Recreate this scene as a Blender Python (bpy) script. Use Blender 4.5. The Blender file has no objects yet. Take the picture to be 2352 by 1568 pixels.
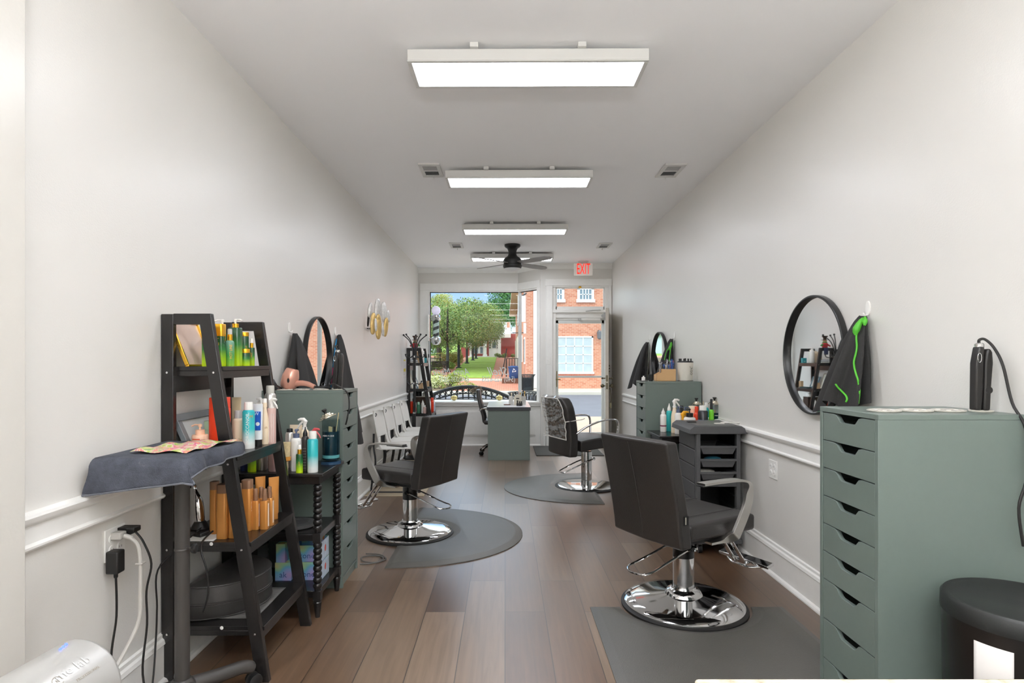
import bpy, bmesh, math, random
from mathutils import Vector, Matrix, noise
random.seed(7)
R = math.radians
# ---------------------------------------------------------------- camera, world, sun, exposure
F, CX, CY, CH = 1385.0, 1160.0, 830.0, 1.331        # focal length in pixels, vanishing point, eye height
scene = bpy.context.scene
col = scene.collection
cd = bpy.data.cameras.new('camera'); cam = bpy.data.objects.new('camera', cd); col.objects.link(cam)
cd.sensor_fit = 'HORIZONTAL'; cd.sensor_width = 36.0; cd.lens = F / 2352 * 36
cd.shift_x = (1176 - CX) / 2352; cd.shift_y = (CY - 784) / 2352
cd.clip_start = 0.05; cd.clip_end = 400
cam.location = (0, 0, CH); cam.rotation_euler = (R(90), 0, 0)
scene.camera = cam
vs = scene.view_settings
vs.view_transform = 'Standard'; vs.look = 'None'; vs.gamma = 1.0; vs.use_curve_mapping = False
vs.exposure = 0.15
scene.cycles.max_bounces = 16; scene.cycles.diffuse_bounces = 10; scene.cycles.transparent_max_bounces = 24
PANEL_E = 16.8         # strength of the ceiling panels
SUN_E = 1.0
SKY_E = 1.55

def lin(h):
    if isinstance(h, str):
        h = h.lstrip('#'); c = [int(h[i:i+2], 16) / 255 for i in (0, 2, 4)]
    else:
        c = [v / 255 for v in h]
    return tuple(((v / 12.92) if v <= 0.04045 else ((v + 0.055) / 1.055) ** 2.4) for v in c) + (1.0,)

w = bpy.data.worlds.new('sky'); scene.world = w; w.use_nodes = True
nt = w.node_tree; nt.nodes.clear()
wo = nt.nodes.new('ShaderNodeOutputWorld'); bg = nt.nodes.new('ShaderNodeBackground')
tc = nt.nodes.new('ShaderNodeTexCoord'); sp = nt.nodes.new('ShaderNodeSeparateXYZ')
rmp = nt.nodes.new('ShaderNodeValToRGB'); nz = nt.nodes.new('ShaderNodeTexNoise'); mx = nt.nodes.new('ShaderNodeMix')
mx.data_type = 'RGBA'; r2 = nt.nodes.new('ShaderNodeValToRGB')
rmp.color_ramp.elements[0].color = lin('#d3dfee'); rmp.color_ramp.elements[0].position = 0.0
rmp.color_ramp.elements[1].color = lin('#86abe0'); rmp.color_ramp.elements[1].position = 0.14; _e = rmp.color_ramp.elements.new(0.4); _e.color = lin('#dfe6f0')
nz.inputs['Scale'].default_value = 3.0; nz.inputs['Detail'].default_value = 6
r2.color_ramp.elements[0].position = 0.52; r2.color_ramp.elements[1].position = 0.66
nt.links.new(tc.outputs['Generated'], sp.inputs[0]); nt.links.new(sp.outputs['Z'], rmp.inputs[0])
nt.links.new(tc.outputs['Generated'], nz.inputs[0]); nt.links.new(nz.outputs[0], r2.inputs[0])
nt.links.new(r2.outputs[0], mx.inputs[0]); nt.links.new(rmp.outputs[0], mx.inputs[6]); mx.inputs[7].default_value = lin('#f4f7fc')
mr = nt.nodes.new('ShaderNodeMapRange'); mr.inputs[1].default_value = 0.13; mr.inputs[2].default_value = 0.40; mr.inputs[3].default_value = SKY_E; mr.inputs[4].default_value = SKY_E*2.3   # brighter cloud cover overhead
nt.links.new(sp.outputs['Z'], mr.inputs[0]); nt.links.new(mr.outputs[0], bg.inputs[1])
nt.links.new(mx.outputs[2], bg.inputs[0]); nt.links.new(bg.outputs[0], wo.inputs[0])
sl = bpy.data.lights.new('sun', 'SUN'); sun = bpy.data.objects.new('sun', sl); col.objects.link(sun)
sl.energy = SUN_E; sl.angle = R(4); sl.color = (1.0, 0.95, 0.88)
# added lamp, unseen behind the camera, brightens the room off the ceiling
fl = bpy.data.lights.new('added_bounce_light', 'AREA'); flo = bpy.data.objects.new('added_bounce_light', fl); col.objects.link(flo)
fl.shape = 'DISK'; fl.size = 0.5; fl.energy = 185; fl.color = (0.94, 0.97, 1.0); flo.location = (0.1, -0.75, 1.85); flo.rotation_euler = (R(182), 0, 0)
sun.rotation_euler = (R(48), 0, R(-28)); sun.location = (0, 0, 20)

# ---------------------------------------------------------------- materials
MATS = {}
def nodes_of(m):
    m.use_nodes = True
    t = m.node_tree; return t, t.nodes['Principled BSDF']
def mat(name, c, rough=0.5, metal=0.0, var=0.04, vs_=14.0, bump=0.0, bs=60.0, coat=0.0, trans=0.0, ior=1.45, emit=None, es=0.0, spec=0.5):
    if name in MATS: return MATS[name]
    m = bpy.data.materials.new(name); t, b = nodes_of(m)
    L = lin(c)
    b.inputs['Base Color'].default_value = L; b.inputs['Roughness'].default_value = rough; b.inputs['Metallic'].default_value = metal
    b.inputs['Specular IOR Level'].default_value = spec
    if coat: b.inputs['Coat Weight'].default_value = coat; b.inputs['Coat Roughness'].default_value = 0.1
    if trans: b.inputs['Transmission Weight'].default_value = trans; b.inputs['IOR'].default_value = ior
    if emit: b.inputs['Emission Color'].default_value = lin(emit); b.inputs['Emission Strength'].default_value = es
    if var or bump:
        tcn = t.nodes.new('ShaderNodeTexCoord')
    if var:
        n = t.nodes.new('ShaderNodeTexNoise'); n.inputs['Scale'].default_value = vs_; n.inputs['Detail'].default_value = 4
        k = t.nodes.new('ShaderNodeMix'); k.data_type = 'RGBA'
        k.inputs[6].default_value = tuple(v * (1 - var) for v in L[:3]) + (1,); k.inputs[7].default_value = tuple(min(1, v * (1 + var)) for v in L[:3]) + (1,)
        t.links.new(tcn.outputs['Object'], n.inputs['Vector']); t.links.new(n.outputs[0], k.inputs[0]); t.links.new(k.outputs[2], b.inputs['Base Color'])
    if bump:
        n2 = t.nodes.new('ShaderNodeTexNoise'); n2.inputs['Scale'].default_value = bs; n2.inputs['Detail'].default_value = 3
        bp = t.nodes.new('ShaderNodeBump'); bp.inputs['Strength'].default_value = bump; bp.inputs['Distance'].default_value = 0.004
        t.links.new(tcn.outputs['Object'], n2.inputs['Vector']); t.links.new(n2.outputs[0], bp.inputs['Height']); t.links.new(bp.outputs[0], b.inputs['Normal'])
    MATS[name] = m; return m
def grad(name, stops, rough=0.3, axis='Z', metal=0.0):
    """colour bands up the bottle, as printed on it"""
    if name in MATS: return MATS[name]
    m = bpy.data.materials.new(name); t, b = nodes_of(m)
    tcn = t.nodes.new('ShaderNodeTexCoord'); s = t.nodes.new('ShaderNodeSeparateXYZ'); r = t.nodes.new('ShaderNodeValToRGB')
    e = r.color_ramp.elements
    while len(e) < len(stops): e.new(0.5)
    for i, (p, c) in enumerate(stops): e[i].position = p; e[i].color = lin(c)
    t.links.new(tcn.outputs['Generated'], s.inputs[0]); t.links.new(s.outputs[axis], r.inputs[0]); t.links.new(r.outputs[0], b.inputs['Base Color'])
    b.inputs['Roughness'].default_value = rough; b.inputs['Metallic'].default_value = metal
    MATS[name] = m; return m
def glassmat(name, tint='#ffffff', refl=0.06, rough=0.0):
    if name in MATS: return MATS[name]
    m = bpy.data.materials.new(name); m.use_nodes = True; t = m.node_tree; t.nodes.clear()
    o = t.nodes.new('ShaderNodeOutputMaterial'); a = t.nodes.new('ShaderNodeBsdfTransparent'); g = t.nodes.new('ShaderNodeBsdfGlossy')
    x = t.nodes.new('ShaderNodeMixShader'); fr = t.nodes.new('ShaderNodeFresnel'); fr.inputs[0].default_value = 1.45
    n = t.nodes.new('ShaderNodeTexNoise'); n.inputs['Scale'].default_value = 2.0
    mm = t.nodes.new('ShaderNodeMath'); mm.operation = 'MULTIPLY'; mm.inputs[1].default_value = refl / 0.04
    ge = t.nodes.new('ShaderNodeNewGeometry'); inv = t.nodes.new('ShaderNodeMath'); inv.operation = 'SUBTRACT'; inv.inputs[0].default_value = 1.0
    m2 = t.nodes.new('ShaderNodeMath'); m2.operation = 'MULTIPLY'          # only the outer face mirrors; no false total reflection inside
    t.links.new(ge.outputs['Backfacing'], inv.inputs[1]); t.links.new(fr.outputs[0], mm.inputs[0]); t.links.new(mm.outputs[0], m2.inputs[0]); t.links.new(inv.outputs[0], m2.inputs[1]); t.links.new(m2.outputs[0], x.inputs[0])
    a.inputs[0].default_value = lin(tint); g.inputs['Roughness'].default_value = rough
    t.links.new(a.outputs[0], x.inputs[1]); t.links.new(g.outputs[0], x.inputs[2]); t.links.new(x.outputs[0], o.inputs[0])
    MATS[name] = m; return m
def brick(name, c1, c2, mortar, bw=0.22, bh=0.075, plane='XZ', ms=0.008, rough=0.85):
    if name in MATS: return MATS[name]
    m = bpy.data.materials.new(name); t, b = nodes_of(m)
    tcn = t.nodes.new('ShaderNodeTexCoord'); s = t.nodes.new('ShaderNodeSeparateXYZ'); cb = t.nodes.new('ShaderNodeCombineXYZ'); br = t.nodes.new('ShaderNodeTexBrick')
    t.links.new(tcn.outputs['Object'], s.inputs[0]); t.links.new(s.outputs[plane[0]], cb.inputs[0]); t.links.new(s.outputs[plane[1]], cb.inputs[1])
    t.links.new(cb.outputs[0], br.inputs['Vector'])
    br.inputs['Color1'].default_value = lin(c1); br.inputs['Color2'].default_value = lin(c2); br.inputs['Mortar'].default_value = lin(mortar)
    br.inputs['Scale'].default_value = 1.0; br.inputs['Mortar Size'].default_value = ms; br.inputs['Brick Width'].default_value = bw; br.inputs['Row Height'].default_value = bh
    t.links.new(br.outputs['Color'], b.inputs['Base Color']); b.inputs['Roughness'].default_value = rough
    MATS[name] = m; return m

# ---------------------------------------------------------------- mesh building
def ref_matrix(o):
    return Matrix.Translation(o.location) @ Matrix.Rotation(o.rotation_euler.z, 4, 'Z')
class MB:
    def __init__(s, ref=None, world=False, rz=0.0):
        s.v = []; s.f = []; s.fm = []; s.mats = []; s.ref = ref; s.rz = rz; s.T = Matrix()
        if ref is not None and world:
            m = ref_matrix(ref) if isinstance(ref, bpy.types.Object) else Matrix.Translation(Vector(ref)) @ Matrix.Rotation(rz, 4, 'Z')
            s.T = m.inverted()
    def mi(s, m):
        if m not in s.mats: s.mats.append(m)
        return s.mats.index(m)
    def add(s, vs_, fs, m, M=None):
        o = len(s.v); T = s.T @ M if M is not None else s.T
        s.v += [T @ Vector(p) for p in vs_]
        if isinstance(m, list):
            for f, mm in zip(fs, m): s.f.append([o + i for i in f]); s.fm.append(s.mi(mm))
        else:
            k = s.mi(m)
            for f in fs: s.f.append([o + i for i in f]); s.fm.append(k)
        return s
    def box(s, x0, y0, z0, x1, y1, z1, m, M=None):
        if x0 > x1: x0, x1 = x1, x0
        if y0 > y1: y0, y1 = y1, y0
        if z0 > z1: z0, z1 = z1, z0
        v = [(x0,y0,z0),(x1,y0,z0),(x1,y1,z0),(x0,y1,z0),(x0,y0,z1),(x1,y0,z1),(x1,y1,z1),(x0,y1,z1)]
        return s.add(v, [(0,3,2,1),(4,5,6,7),(0,1,5,4),(1,2,6,5),(2,3,7,6),(3,0,4,7)], m, M)
    def cb(s, c, d, m, M=None):
        return s.box(c[0]-d[0]/2, c[1]-d[1]/2, c[2]-d[2]/2, c[0]+d[0]/2, c[1]+d[1]/2, c[2]+d[2]/2, m, M)
    def lathe(s, prof, m, loc=(0,0,0), n=24, sx=1.0, sy=1.0, pw=2.0, M=None, closed=True):
        vs_ = []; fs = []; fm = []
        for (r, z) in prof:
            for i in range(n):
                a = 2*math.pi*i/n + (math.pi/n if pw > 2 else 0); ca, sa = math.cos(a), math.sin(a)
                if pw != 2:
                    k = (abs(ca)**pw + abs(sa)**pw) ** (-1/pw); ca *= k; sa *= k
                vs_.append((loc[0]+r*sx*ca, loc[1]+r*sy*sa, loc[2]+z))
        for j in range(len(prof)-1):
            mm = m[j] if isinstance(m, list) else m
            for i in range(n):
                a = j*n+i; b = j*n+(i+1) % n
                fs.append((a, b, b+n, a+n)); fm.append(mm)
        if closed:
            if prof[0][0] > 1e-6: fs.append(tuple(range(n-1, -1, -1))); fm.append(m[0] if isinstance(m, list) else m)
            if prof[-1][0] > 1e-6: fs.append(tuple(range((len(prof)-1)*n, len(prof)*n))); fm.append(m[-1] if isinstance(m, list) else m)
        return s.add(vs_, fs, fm, M)
    def cyl(s, p0, p1, r, m, r2=None, n=16):
        p0 = Vector(p0); p1 = Vector(p1); d = p1-p0
        q = d.to_track_quat('Z', 'Y').to_matrix().to_4x4(); M = Matrix.Translation(p0) @ q
        r2 = r if r2 is None else r2
        return s.lathe([(r, 0), (r2, d.length)], m, n=n, M=M)
    def sphere(s, c, r, m, n=16, k=8, sz=1.0, sx=1, sy=1):
        pr = [(max(1e-5, r*math.cos(-math.pi/2+math.pi*j/k)), r*sz*math.sin(-math.pi/2+math.pi*j/k)) for j in range(k+1)]
        return s.lathe(pr, m, loc=c, n=n, closed=False, sx=sx, sy=sy)
    def tube(s, path, r, m, n=8, closed=False, flat=None, up=None):
        """round tube, or a flat band when flat=(width,thickness) with 'up' the width direction"""
        P = [Vector(p) for p in path]; N = len(P); vs_ = []; nrm = None
        for i in range(N):
            if closed: t = (P[(i+1) % N]-P[i-1]).normalized()
            else: t = (P[min(i+1, N-1)]-P[max(i-1, 0)]).normalized()
            if up is not None:
                u = Vector(up); u = (u - t*u.dot(t)).normalized()
            else:
                if nrm is None:
                    u = Vector((0,0,1)) if abs(t.z) < .9 else Vector((1,0,0)); u = (u - t*u.dot(t)).normalized()
                else: u = (nrm - t*nrm.dot(t)).normalized()
                nrm = u
            w_ = t.cross(u); rr = r[i] if isinstance(r, list) else r
            if flat:
                fl_ = flat[i] if isinstance(flat, list) else flat; fw, ft = fl_[0]/2, fl_[1]/2
                for a, b in ((-1,-1),(1,-1),(1,1),(-1,1)): vs_.append(P[i]+u*fw*a+w_*ft*b)
            else:
                for k in range(n):
                    a = 2*math.pi*k/n; vs_.append(P[i]+u*rr*math.cos(a)+w_*rr*math.sin(a))
        nn = 4 if flat else n; fs = []
        for i in range(N if closed else N-1):
            for k in range(nn):
                a = i*nn+k; b = i*nn+(k+1) % nn; c = ((i+1) % N)*nn
                fs.append((a, b, c+(k+1) % nn, c+k))
        if not closed:
            fs.append(tuple(range(nn-1, -1, -1))); fs.append(tuple(range((N-1)*nn, N*nn)))
        return s.add(vs_, fs, m)
    def prism(s, poly, axis, a, b, m, M=None):
        """poly in the two other axes (in XYZ order), extruded along axis from a to b"""
        def p3(p, t):
            if axis == 'X': return (t, p[0], p[1])
            if axis == 'Y': return (p[0], t, p[1])
            return (p[0], p[1], t)
        n = len(poly); vs_ = [p3(p, a) for p in poly] + [p3(p, b) for p in poly]
        fs = [tuple(range(n-1, -1, -1)), tuple(range(n, 2*n))] + [(i, (i+1) % n, n+(i+1) % n, n+i) for i in range(n)]
        return s.add(vs_, fs, m, M)
    def grid(s, fn, nu, nv, m, M=None, wrap=False):
        vs_ = [fn(i/nu, j/nv) for j in range(nv+1) for i in range(nu+1)]
        fs = [(j*(nu+1)+i, j*(nu+1)+i+1, (j+1)*(nu+1)+i+1, (j+1)*(nu+1)+i) for j in range(nv) for i in range(nu)]
        return s.add(vs_, fs, m, M)
    def text(s, body, size, m, M, depth=0.0004, sx=1.0, align='CENTER', shear=0.0):
        c = bpy.data.curves.new('t', 'FONT'); c.body = body; c.size = size; c.extrude = depth; c.align_x = align; c.align_y = 'CENTER'; c.shear = shear; c.resolution_u = 2
        o = bpy.data.objects.new('t', c); me = bpy.data.meshes.new_from_object(o)
        S = Matrix.Diagonal((sx, 1, 1, 1))
        s.add([v.co.copy() for v in me.vertices], [tuple(p.vertices) for p in me.polygons], m, M @ S)
        bpy.data.meshes.remove(me); bpy.data.objects.remove(o); bpy.data.curves.remove(c)
        return s
    def build(s, name, parent=None, label=None, bevel=0.0, ang=38, sub=0, solid=0.0, seg=2, cat=None, group=None, kind=None, fixn=True):
        me = bpy.data.meshes.new(name); me.from_pydata([tuple(p) for p in s.v], [], s.f)
        for m in s.mats: me.materials.append(m)
        me.polygons.foreach_set('material_index', s.fm); me.update()
        if fixn:
            bm = bmesh.new(); bm.from_mesh(me); bmesh.ops.recalc_face_normals(bm, faces=bm.faces); bm.to_mesh(me); bm.free()
        me.shade_smooth(); me.set_sharp_from_angle(angle=R(ang))
        o = bpy.data.objects.new(name, me); col.objects.link(o)
        if parent is not None: o.parent = parent
        elif s.ref is not None and not isinstance(s.ref, bpy.types.Object):
            o.location = s.ref; o.rotation_euler = (0, 0, s.rz)
        if solid: k = o.modifiers.new('solid', 'SOLIDIFY'); k.thickness = solid; k.offset = 0
        if bevel: k = o.modifiers.new('bevel', 'BEVEL'); k.width = bevel; k.segments = seg; k.limit_method = 'ANGLE'; k.angle_limit = R(40)
        if sub: k = o.modifiers.new('sub', 'SUBSURF'); k.levels = sub; k.render_levels = sub
        if label: o['label'] = label
        if cat: o['category'] = cat
        if group: o['group'] = group
        if kind: o['kind'] = kind
        return o
def thing(name, label, cat, loc=(0,0,0), rz=0.0, group=None):
    o = bpy.data.objects.new(name, None); col.objects.link(o); o.empty_display_size = 0.1
    o.location = loc; o.rotation_euler = (0, 0, rz); o['label'] = label; o['category'] = cat
    if group: o['group'] = group
    return o
def dup(root, loc, rz=None, label=None, group=None):
    def cp(o, par):
        c = o.copy(); col.objects.link(c); c.parent = par
        for ch in list(kids.get(o.name, [])): cp(ch, c)
        return c
    kids = {}
    for o in col.objects:
        if o.parent: kids.setdefault(o.parent.name, []).append(o)
    r = cp(root, None); r.location = loc
    if rz is not None: r.rotation_euler = (0, 0, rz)
    if label: r['label'] = label
    if group: r['group'] = group
    return r
def at(px, y): return (px-CX)*y/F            # lateral position of a sight line at a measured depth
def zh(py, y): return CH-(py-CY)*y/F
def arc(cx, cy, r, a0, a1, n): return [(cx+r*math.cos(R(a0+(a1-a0)*i/n)), cy+r*math.sin(R(a0+(a1-a0)*i/n))) for i in range(n+1)]
def smooth_path(pts, k=6):
    P = [Vector(p) for p in pts]; out = []
    for i in range(len(P)-1):
        a = P[max(i-1, 0)]; b = P[i]; c = P[i+1]; d = P[min(i+2, len(P)-1)]
        for j in range(k):
            t = j/k
            out.append(0.5*((2*b)+(c-a)*t+(2*a-5*b+4*c-d)*t*t+(3*b-a-3*c+d)*t**3))
    out.append(P[-1]); return out
# palette
WHITE = mat('painted_white', '#f2f1ed', 0.35, bump=0.05, bs=30)
BLACKW = mat('black_wood', '#1d1b1a', 0.27, var=0.12, vs_=30, bump=0.08, bs=90)
BLACKM = mat('black_metal', '#161616', 0.35)
BLACKP = mat('black_plastic', '#181818', 0.45, bump=0.05)
CHROME = mat('chrome', '#d9d9d9', 0.06, 1.0, var=0.02)
BRUSHED = mat('brushed_aluminium', '#c9c7c2', 0.28, 1.0, var=0.05)
LEATHER = mat('black_leather', '#2e2b29', 0.36, var=0.10, vs_=20, bump=0.25, bs=220)
GREEN = mat('sage_green_foil', '#6a7670', 0.36, var=0.03, vs_=40, bump=0.03)
GOLD = mat('gold_metal', '#d9a93c', 0.25, 0.9)
RUBBER = mat('dark_rubber', '#161514', 0.6)
# ---------------------------------------------------------------- room shell
XL, XR, HC = -1.43, 1.683, 2.874
YW, YD, YB = 9.95, 9.50, -3.0
WALL = mat('wall_paint', '#e3e1dc', 0.33, var=0.015, vs_=1.5, bump=0.12, bs=160)
CEIL = mat('ceiling_paint', '#fafafb', 0.75, var=0.015, vs_=1.2, bump=0.05, bs=120)
def floor_material():
    m = bpy.data.materials.new('vinyl_planks'); t, b = nodes_of(m); N = t.nodes.new; L = t.links.new
    tcn = N('ShaderNodeTexCoord'); s = N('ShaderNodeSeparateXYZ'); c = N('ShaderNodeCombineXYZ'); L(tcn.outputs['Object'], s.inputs[0])
    L(s.outputs['Y'], c.inputs[0]); L(s.outputs['X'], c.inputs[1])
    br = N('ShaderNodeTexBrick'); br.offset = 0.37; br.offset_frequency = 2
    for k, v in (('Scale', 1.0), ('Mortar Size', 0.0022), ('Brick Width', 1.22), ('Row Height', 0.2115), ('Bias', 0.0), ('Mortar Smooth', 0.3)): br.inputs[k].default_value = v
    br.inputs['Color1'].default_value = (0, 0, 0, 1); br.inputs['Color2'].default_value = (1, 1, 1, 1); br.inputs['Mortar'].default_value = (0.5, 0.5, 0.5, 1)
    L(c.outputs[0], br.inputs['Vector'])
    r = N('ShaderNodeValToRGB'); e = r.color_ramp.elements
    e[0].color = lin('#553e2c'); e[1].color = lin('#7f6a57'); x = e.new(0.35); x.color = lin('#674e3a'); x = e.new(0.7); x.color = lin('#715b47')
    L(br.outputs['Color'], r.inputs[0])
    # grain stretched along the plank, shifted per plank
    add = N('ShaderNodeVectorMath'); add.operation = 'MULTIPLY_ADD'; add.inputs[1].default_value = (7, 13, 5)
    L(br.outputs['Color'], add.inputs[0]); L(tcn.outputs['Object'], add.inputs[2])
    mp = N('ShaderNodeMapping'); mp.inputs['Scale'].default_value = (22, 1.1, 1); L(add.outputs[0], mp.inputs[0])
    n = N('ShaderNodeTexNoise'); n.inputs['Scale'].default_value = 2.2; n.inputs['Detail'].default_value = 7; n.inputs['Distortion'].default_value = 0.6; L(mp.outputs[0], n.inputs['Vector'])
    gr = N('ShaderNodeValToRGB'); gr.color_ramp.elements[0].position = 0.3; gr.color_ramp.elements[1].position = 0.72
    gr.color_ramp.elements[0].color = (0.74, 0.72, 0.70, 1); gr.color_ramp.elements[1].color = (1.16, 1.15, 1.14, 1); L(n.outputs[0], gr.inputs[0])
    mu = N('ShaderNodeMix'); mu.data_type = 'RGBA'; mu.blend_type = 'MULTIPLY'; mu.inputs[0].default_value = 1; L(r.outputs[0], mu.inputs[6]); L(gr.outputs[0], mu.inputs[7])
    mo = N('ShaderNodeMix'); mo.data_type = 'RGBA'; mo.inputs[7].default_value = lin('#241a13'); L(br.outputs['Fac'], mo.inputs[0]); L(mu.outputs[2], mo.inputs[6])
    L(mo.outputs[2], b.inputs['Base Color'])
    rr = N('ShaderNodeMapRange'); rr.inputs[3].default_value = 0.27; rr.inputs[4].default_value = 0.36; b.inputs['Specular IOR Level'].default_value = 0.8; b.inputs['Coat Weight'].default_value = 0.55; b.inputs['Coat Roughness'].default_value = 0.33; L(n.outputs[0], rr.inputs[0]); L(rr.outputs[0], b.inputs['Roughness'])
    bp = N('ShaderNodeBump'); bp.inputs['Strength'].default_value = 0.10; bp.inputs['Distance'].default_value = 0.0006
    sb = N('ShaderNodeMath'); sb.operation = 'SUBTRACT'; L(n.outputs[0], sb.inputs[0]); L(br.outputs['Fac'], sb.inputs[1]); L(sb.outputs[0], bp.inputs['Height']); L(bp.outputs[0], b.inputs['Normal'])
    return m
FLOOR = floor_material()
o = MB().box(XL-.2, YB-.1, -0.12, XR+.2, 9.66, 0.0, FLOOR).build('floor', kind='structure'); o.location.x = 0.0
MB().box(XL-.2, YB-.1, HC, XR+.2, 10.2, HC+.15, CEIL).build('ceiling', kind='structure')
MB().box(XL-.2, YB-.1, -.12, XL, 10.2, HC, WALL).build('wall_left', kind='structure')
MB().box(XR, YB-.1, -.12, XR+.2, 9.66, HC, WALL).build('wall_right', kind='structure')
MB().box(XL-.2, YB-.2, -.12, XR+.2, YB, HC+.15, WALL).build('wall_back', kind='structure')
# recessed end of the right wall beside the door and the projecting jamb on the left, close to the camera
MB().box(XL, 0.95, 0, XL+.062, 1.72, HC, mat('jamb_paint', '#d6d3cc', 0.3, var=0.02, bump=0.15, bs=50)).build('trim_1', kind='structure', bevel=.002)
# front wall around the shop window
wf = MB()
WZ0, WZ1 = 0.70, 2.482; GY = 10.03; GX0, GX1 = -1.246, 0.255
wf.box(XL, YW, WZ1+.02, .215, YW+.18, HC, WALL)
wf.prism([(.215, YW), (.56, YD), (.76, YD+.05), (.36, 10.13), (.215, 10.13)], 'Z', WZ1+.02, HC, WALL)
wf.box(XL, YW, WZ0-.04, GX0-.02, YW+.18, WZ1+.02, WALL)
wf.box(XL, 9.55, -.12, .62, 10.13, WZ0-.035, WHITE)
wf.box(.56, YD, -.12, .745, YD+.15, HC, WALL)
wf.box(.745, YD, 2.52, 1.63, YD+.15, HC, WALL)
wf.box(1.63, YD, -.12, XR, YD+.15, HC, WALL)
wf.box(.48, 9.62, -.1, .6, 10.13, WZ0-.04, WALL)
wf.build('wall_front', kind='structure')
# window: frame, mullion, panes, sill, casing
wr = bpy.data.objects.new('window_1', None); col.objects.link(wr); wr['kind'] = 'structure'; wr.location = (-.5, GY, WZ0)
DARK = mat('dark_seal', '#2c2a28', 0.5); STEEL = mat('grey_mullion', '#b9bab8', 0.35, 0.4)
n_ = Vector((.608, -.794, 0)); nn = Vector((.794, .608, 0))
def quadbar(b, a, c, z0, z1, th, m, off=0.0):
    a = Vector(a); c = Vector(c); d = (c-a).normalized(); q = Vector((d.y, -d.x, 0))   # q points into the room
    P = [a+q*off, c+q*off, c+q*(off+th), a+q*(off+th)]
    b.prism([(p.x, p.y) for p in P], 'Z', z0, z1, m)
A0 = Vector((GX0, GY, 0)); A1 = Vector((GX1, GY, 0)); A2 = A1 + n_*0.53
g = glassmat('window_glass', '#f6fbfa', 0.03)
b = MB(wr, True); quadbar(b, A0, A1, WZ0, WZ1, .006, g); b.build('pane', wr)
b = MB(wr, True); quadbar(b, A1, A2, WZ0, WZ1, .006, g); b.build('pane', wr)
b = MB(wr, True)
for (a, c) in ((A0, A1), (A1, A2)):
    quadbar(b, a, c, WZ1-.012, WZ1, .02, DARK, .007); quadbar(b, a, c, WZ0, WZ0+.012, .02, DARK, .007)
quadbar(b, A0, A0+Vector((.014, 0, 0)), WZ0, WZ1, .02, DARK, .007); quadbar(b, A2-n_*.014, A2, WZ0, WZ1, .02, DARK, .007)
b.box(GX1-.035, GY-.05, WZ0, GX1+.02, GY+.02, WZ1, STEEL); b.build('frame', wr, bevel=.002)
b = MB(wr, True)       # casing boards
b.box(-1.40, YW-.02, WZ0, -1.264, YW+.001, 2.617, WHITE); b.box(-1.40, YW-.025, WZ1+.02, .205, YW+.001, 2.617, WHITE)
b.box(-1.262, YW-.012, WZ0, -1.246, GY-.002, WZ1, WHITE); b.box(-1.262, YW-.012, WZ1, .235, GY-.002, WZ1+.02, WHITE)
W0 = Vector((.215, YW, 0)); W1 = Vector((.56, YD, 0))
quadbar(b, W0+n_*.0, W1, WZ1+.02, 2.617, .025, WHITE, -.002); quadbar(b, W1-n_*.075, W1, WZ0, 2.617, .022, WHITE, -.002)
quadbar(b, W0+n_*.03, W1-n_*.075, WZ1, WZ1+.02, .08, WHITE, -.075); quadbar(b, W1-n_*.09, W1-n_*.072, WZ0, WZ1+.02, .07, WHITE, -.075)
b.build('casing', wr, bevel=.003)
b = MB(wr, True)
b.prism([(XL, 9.50), (.60, 9.50), (.60, 9.56), (.60, 9.60), (.31, 10.04), (XL, 10.04)], 'Z', WZ0-.032, WZ0-.001, WHITE)
b.box(XL, 9.52, WZ0-.075, .585, 9.549, WZ0-.032, WHITE); b.build('window_sill', wr, bevel=.006)
b = MB(wr, True)       # flat panels on the wall under the window
for (x0, x1) in ((-1.35, -.80), (-.72, -.12), (-.02, .48)):
    b.box(x0, 9.538, .16, x1, 9.549, .56, WHITE); b.box(x0+.02, 9.534, .18, x1-.02, 9.54, .54, WHITE)
b.build('panelling', wr, bevel=.003)
# writing on the glass, meant to be read from the street, so mirrored in here
LET = mat('window_lettering', '#cfd3d0', 0.5)
def lett(s, size, px, py, sx=1.0, shear=0.0):
    x = at(px, GY); z = zh(py, GY)
    M = Matrix.Translation((x, GY-.008, z)) @ Matrix.Rotation(R(90), 4, 'X') @ Matrix.Diagonal((-1, 1, 1, 1))
    b.text(s, size, LET, M, .0008, sx, shear=shear)
b = MB(wr, True)
lett('Anna Marie', .16, 1038, 854, .82, .45); lett('(540)335-2837', .125, 1043, 871, .67)
lett('Shell', .19, 1147, 853, .92, .45); lett('(540) 325-6255', .125, 1145, 871, .72)
b.build('lettering', wr, fixn=False)
# crown, chair rails, baseboards
def run_profile(name, pts, prof, m=WHITE, kind='structure'):
    """prof = (out from wall, height) list swept along XY points; 'out' is to the right-hand side of travel"""
    b = MB(); P = [Vector((p[0], p[1], 0)) for p in pts]; n = len(prof); vs_ = []
    for i, p in enumerate(P):
        d0 = (P[i]-P[i-1]).normalized() if i else (P[1]-P[0]).normalized(); d1 = (P[i+1]-P[i]).normalized() if i < len(P)-1 else d0
        q0 = Vector((d0.y, -d0.x, 0)); q1 = Vector((d1.y, -d1.x, 0)); q = (q0+q1).normalized(); q = q/max(.3, q.dot(q0))
        for (o_, z) in prof: v = p+q*o_; vs_.append((v.x, v.y, z))
    fs = []
    for i in range(len(P)-1):
        for k in range(n): fs.append((i*n+k, i*n+(k+1) % n, (i+1)*n+(k+1) % n, (i+1)*n+k))
    fs += [tuple(range(n-1, -1, -1)), tuple(range((len(P)-1)*n, len(P)*n))]
    b.add(vs_, fs, m); return b.build(name, kind=kind, ang=30)
T = HC
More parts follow.
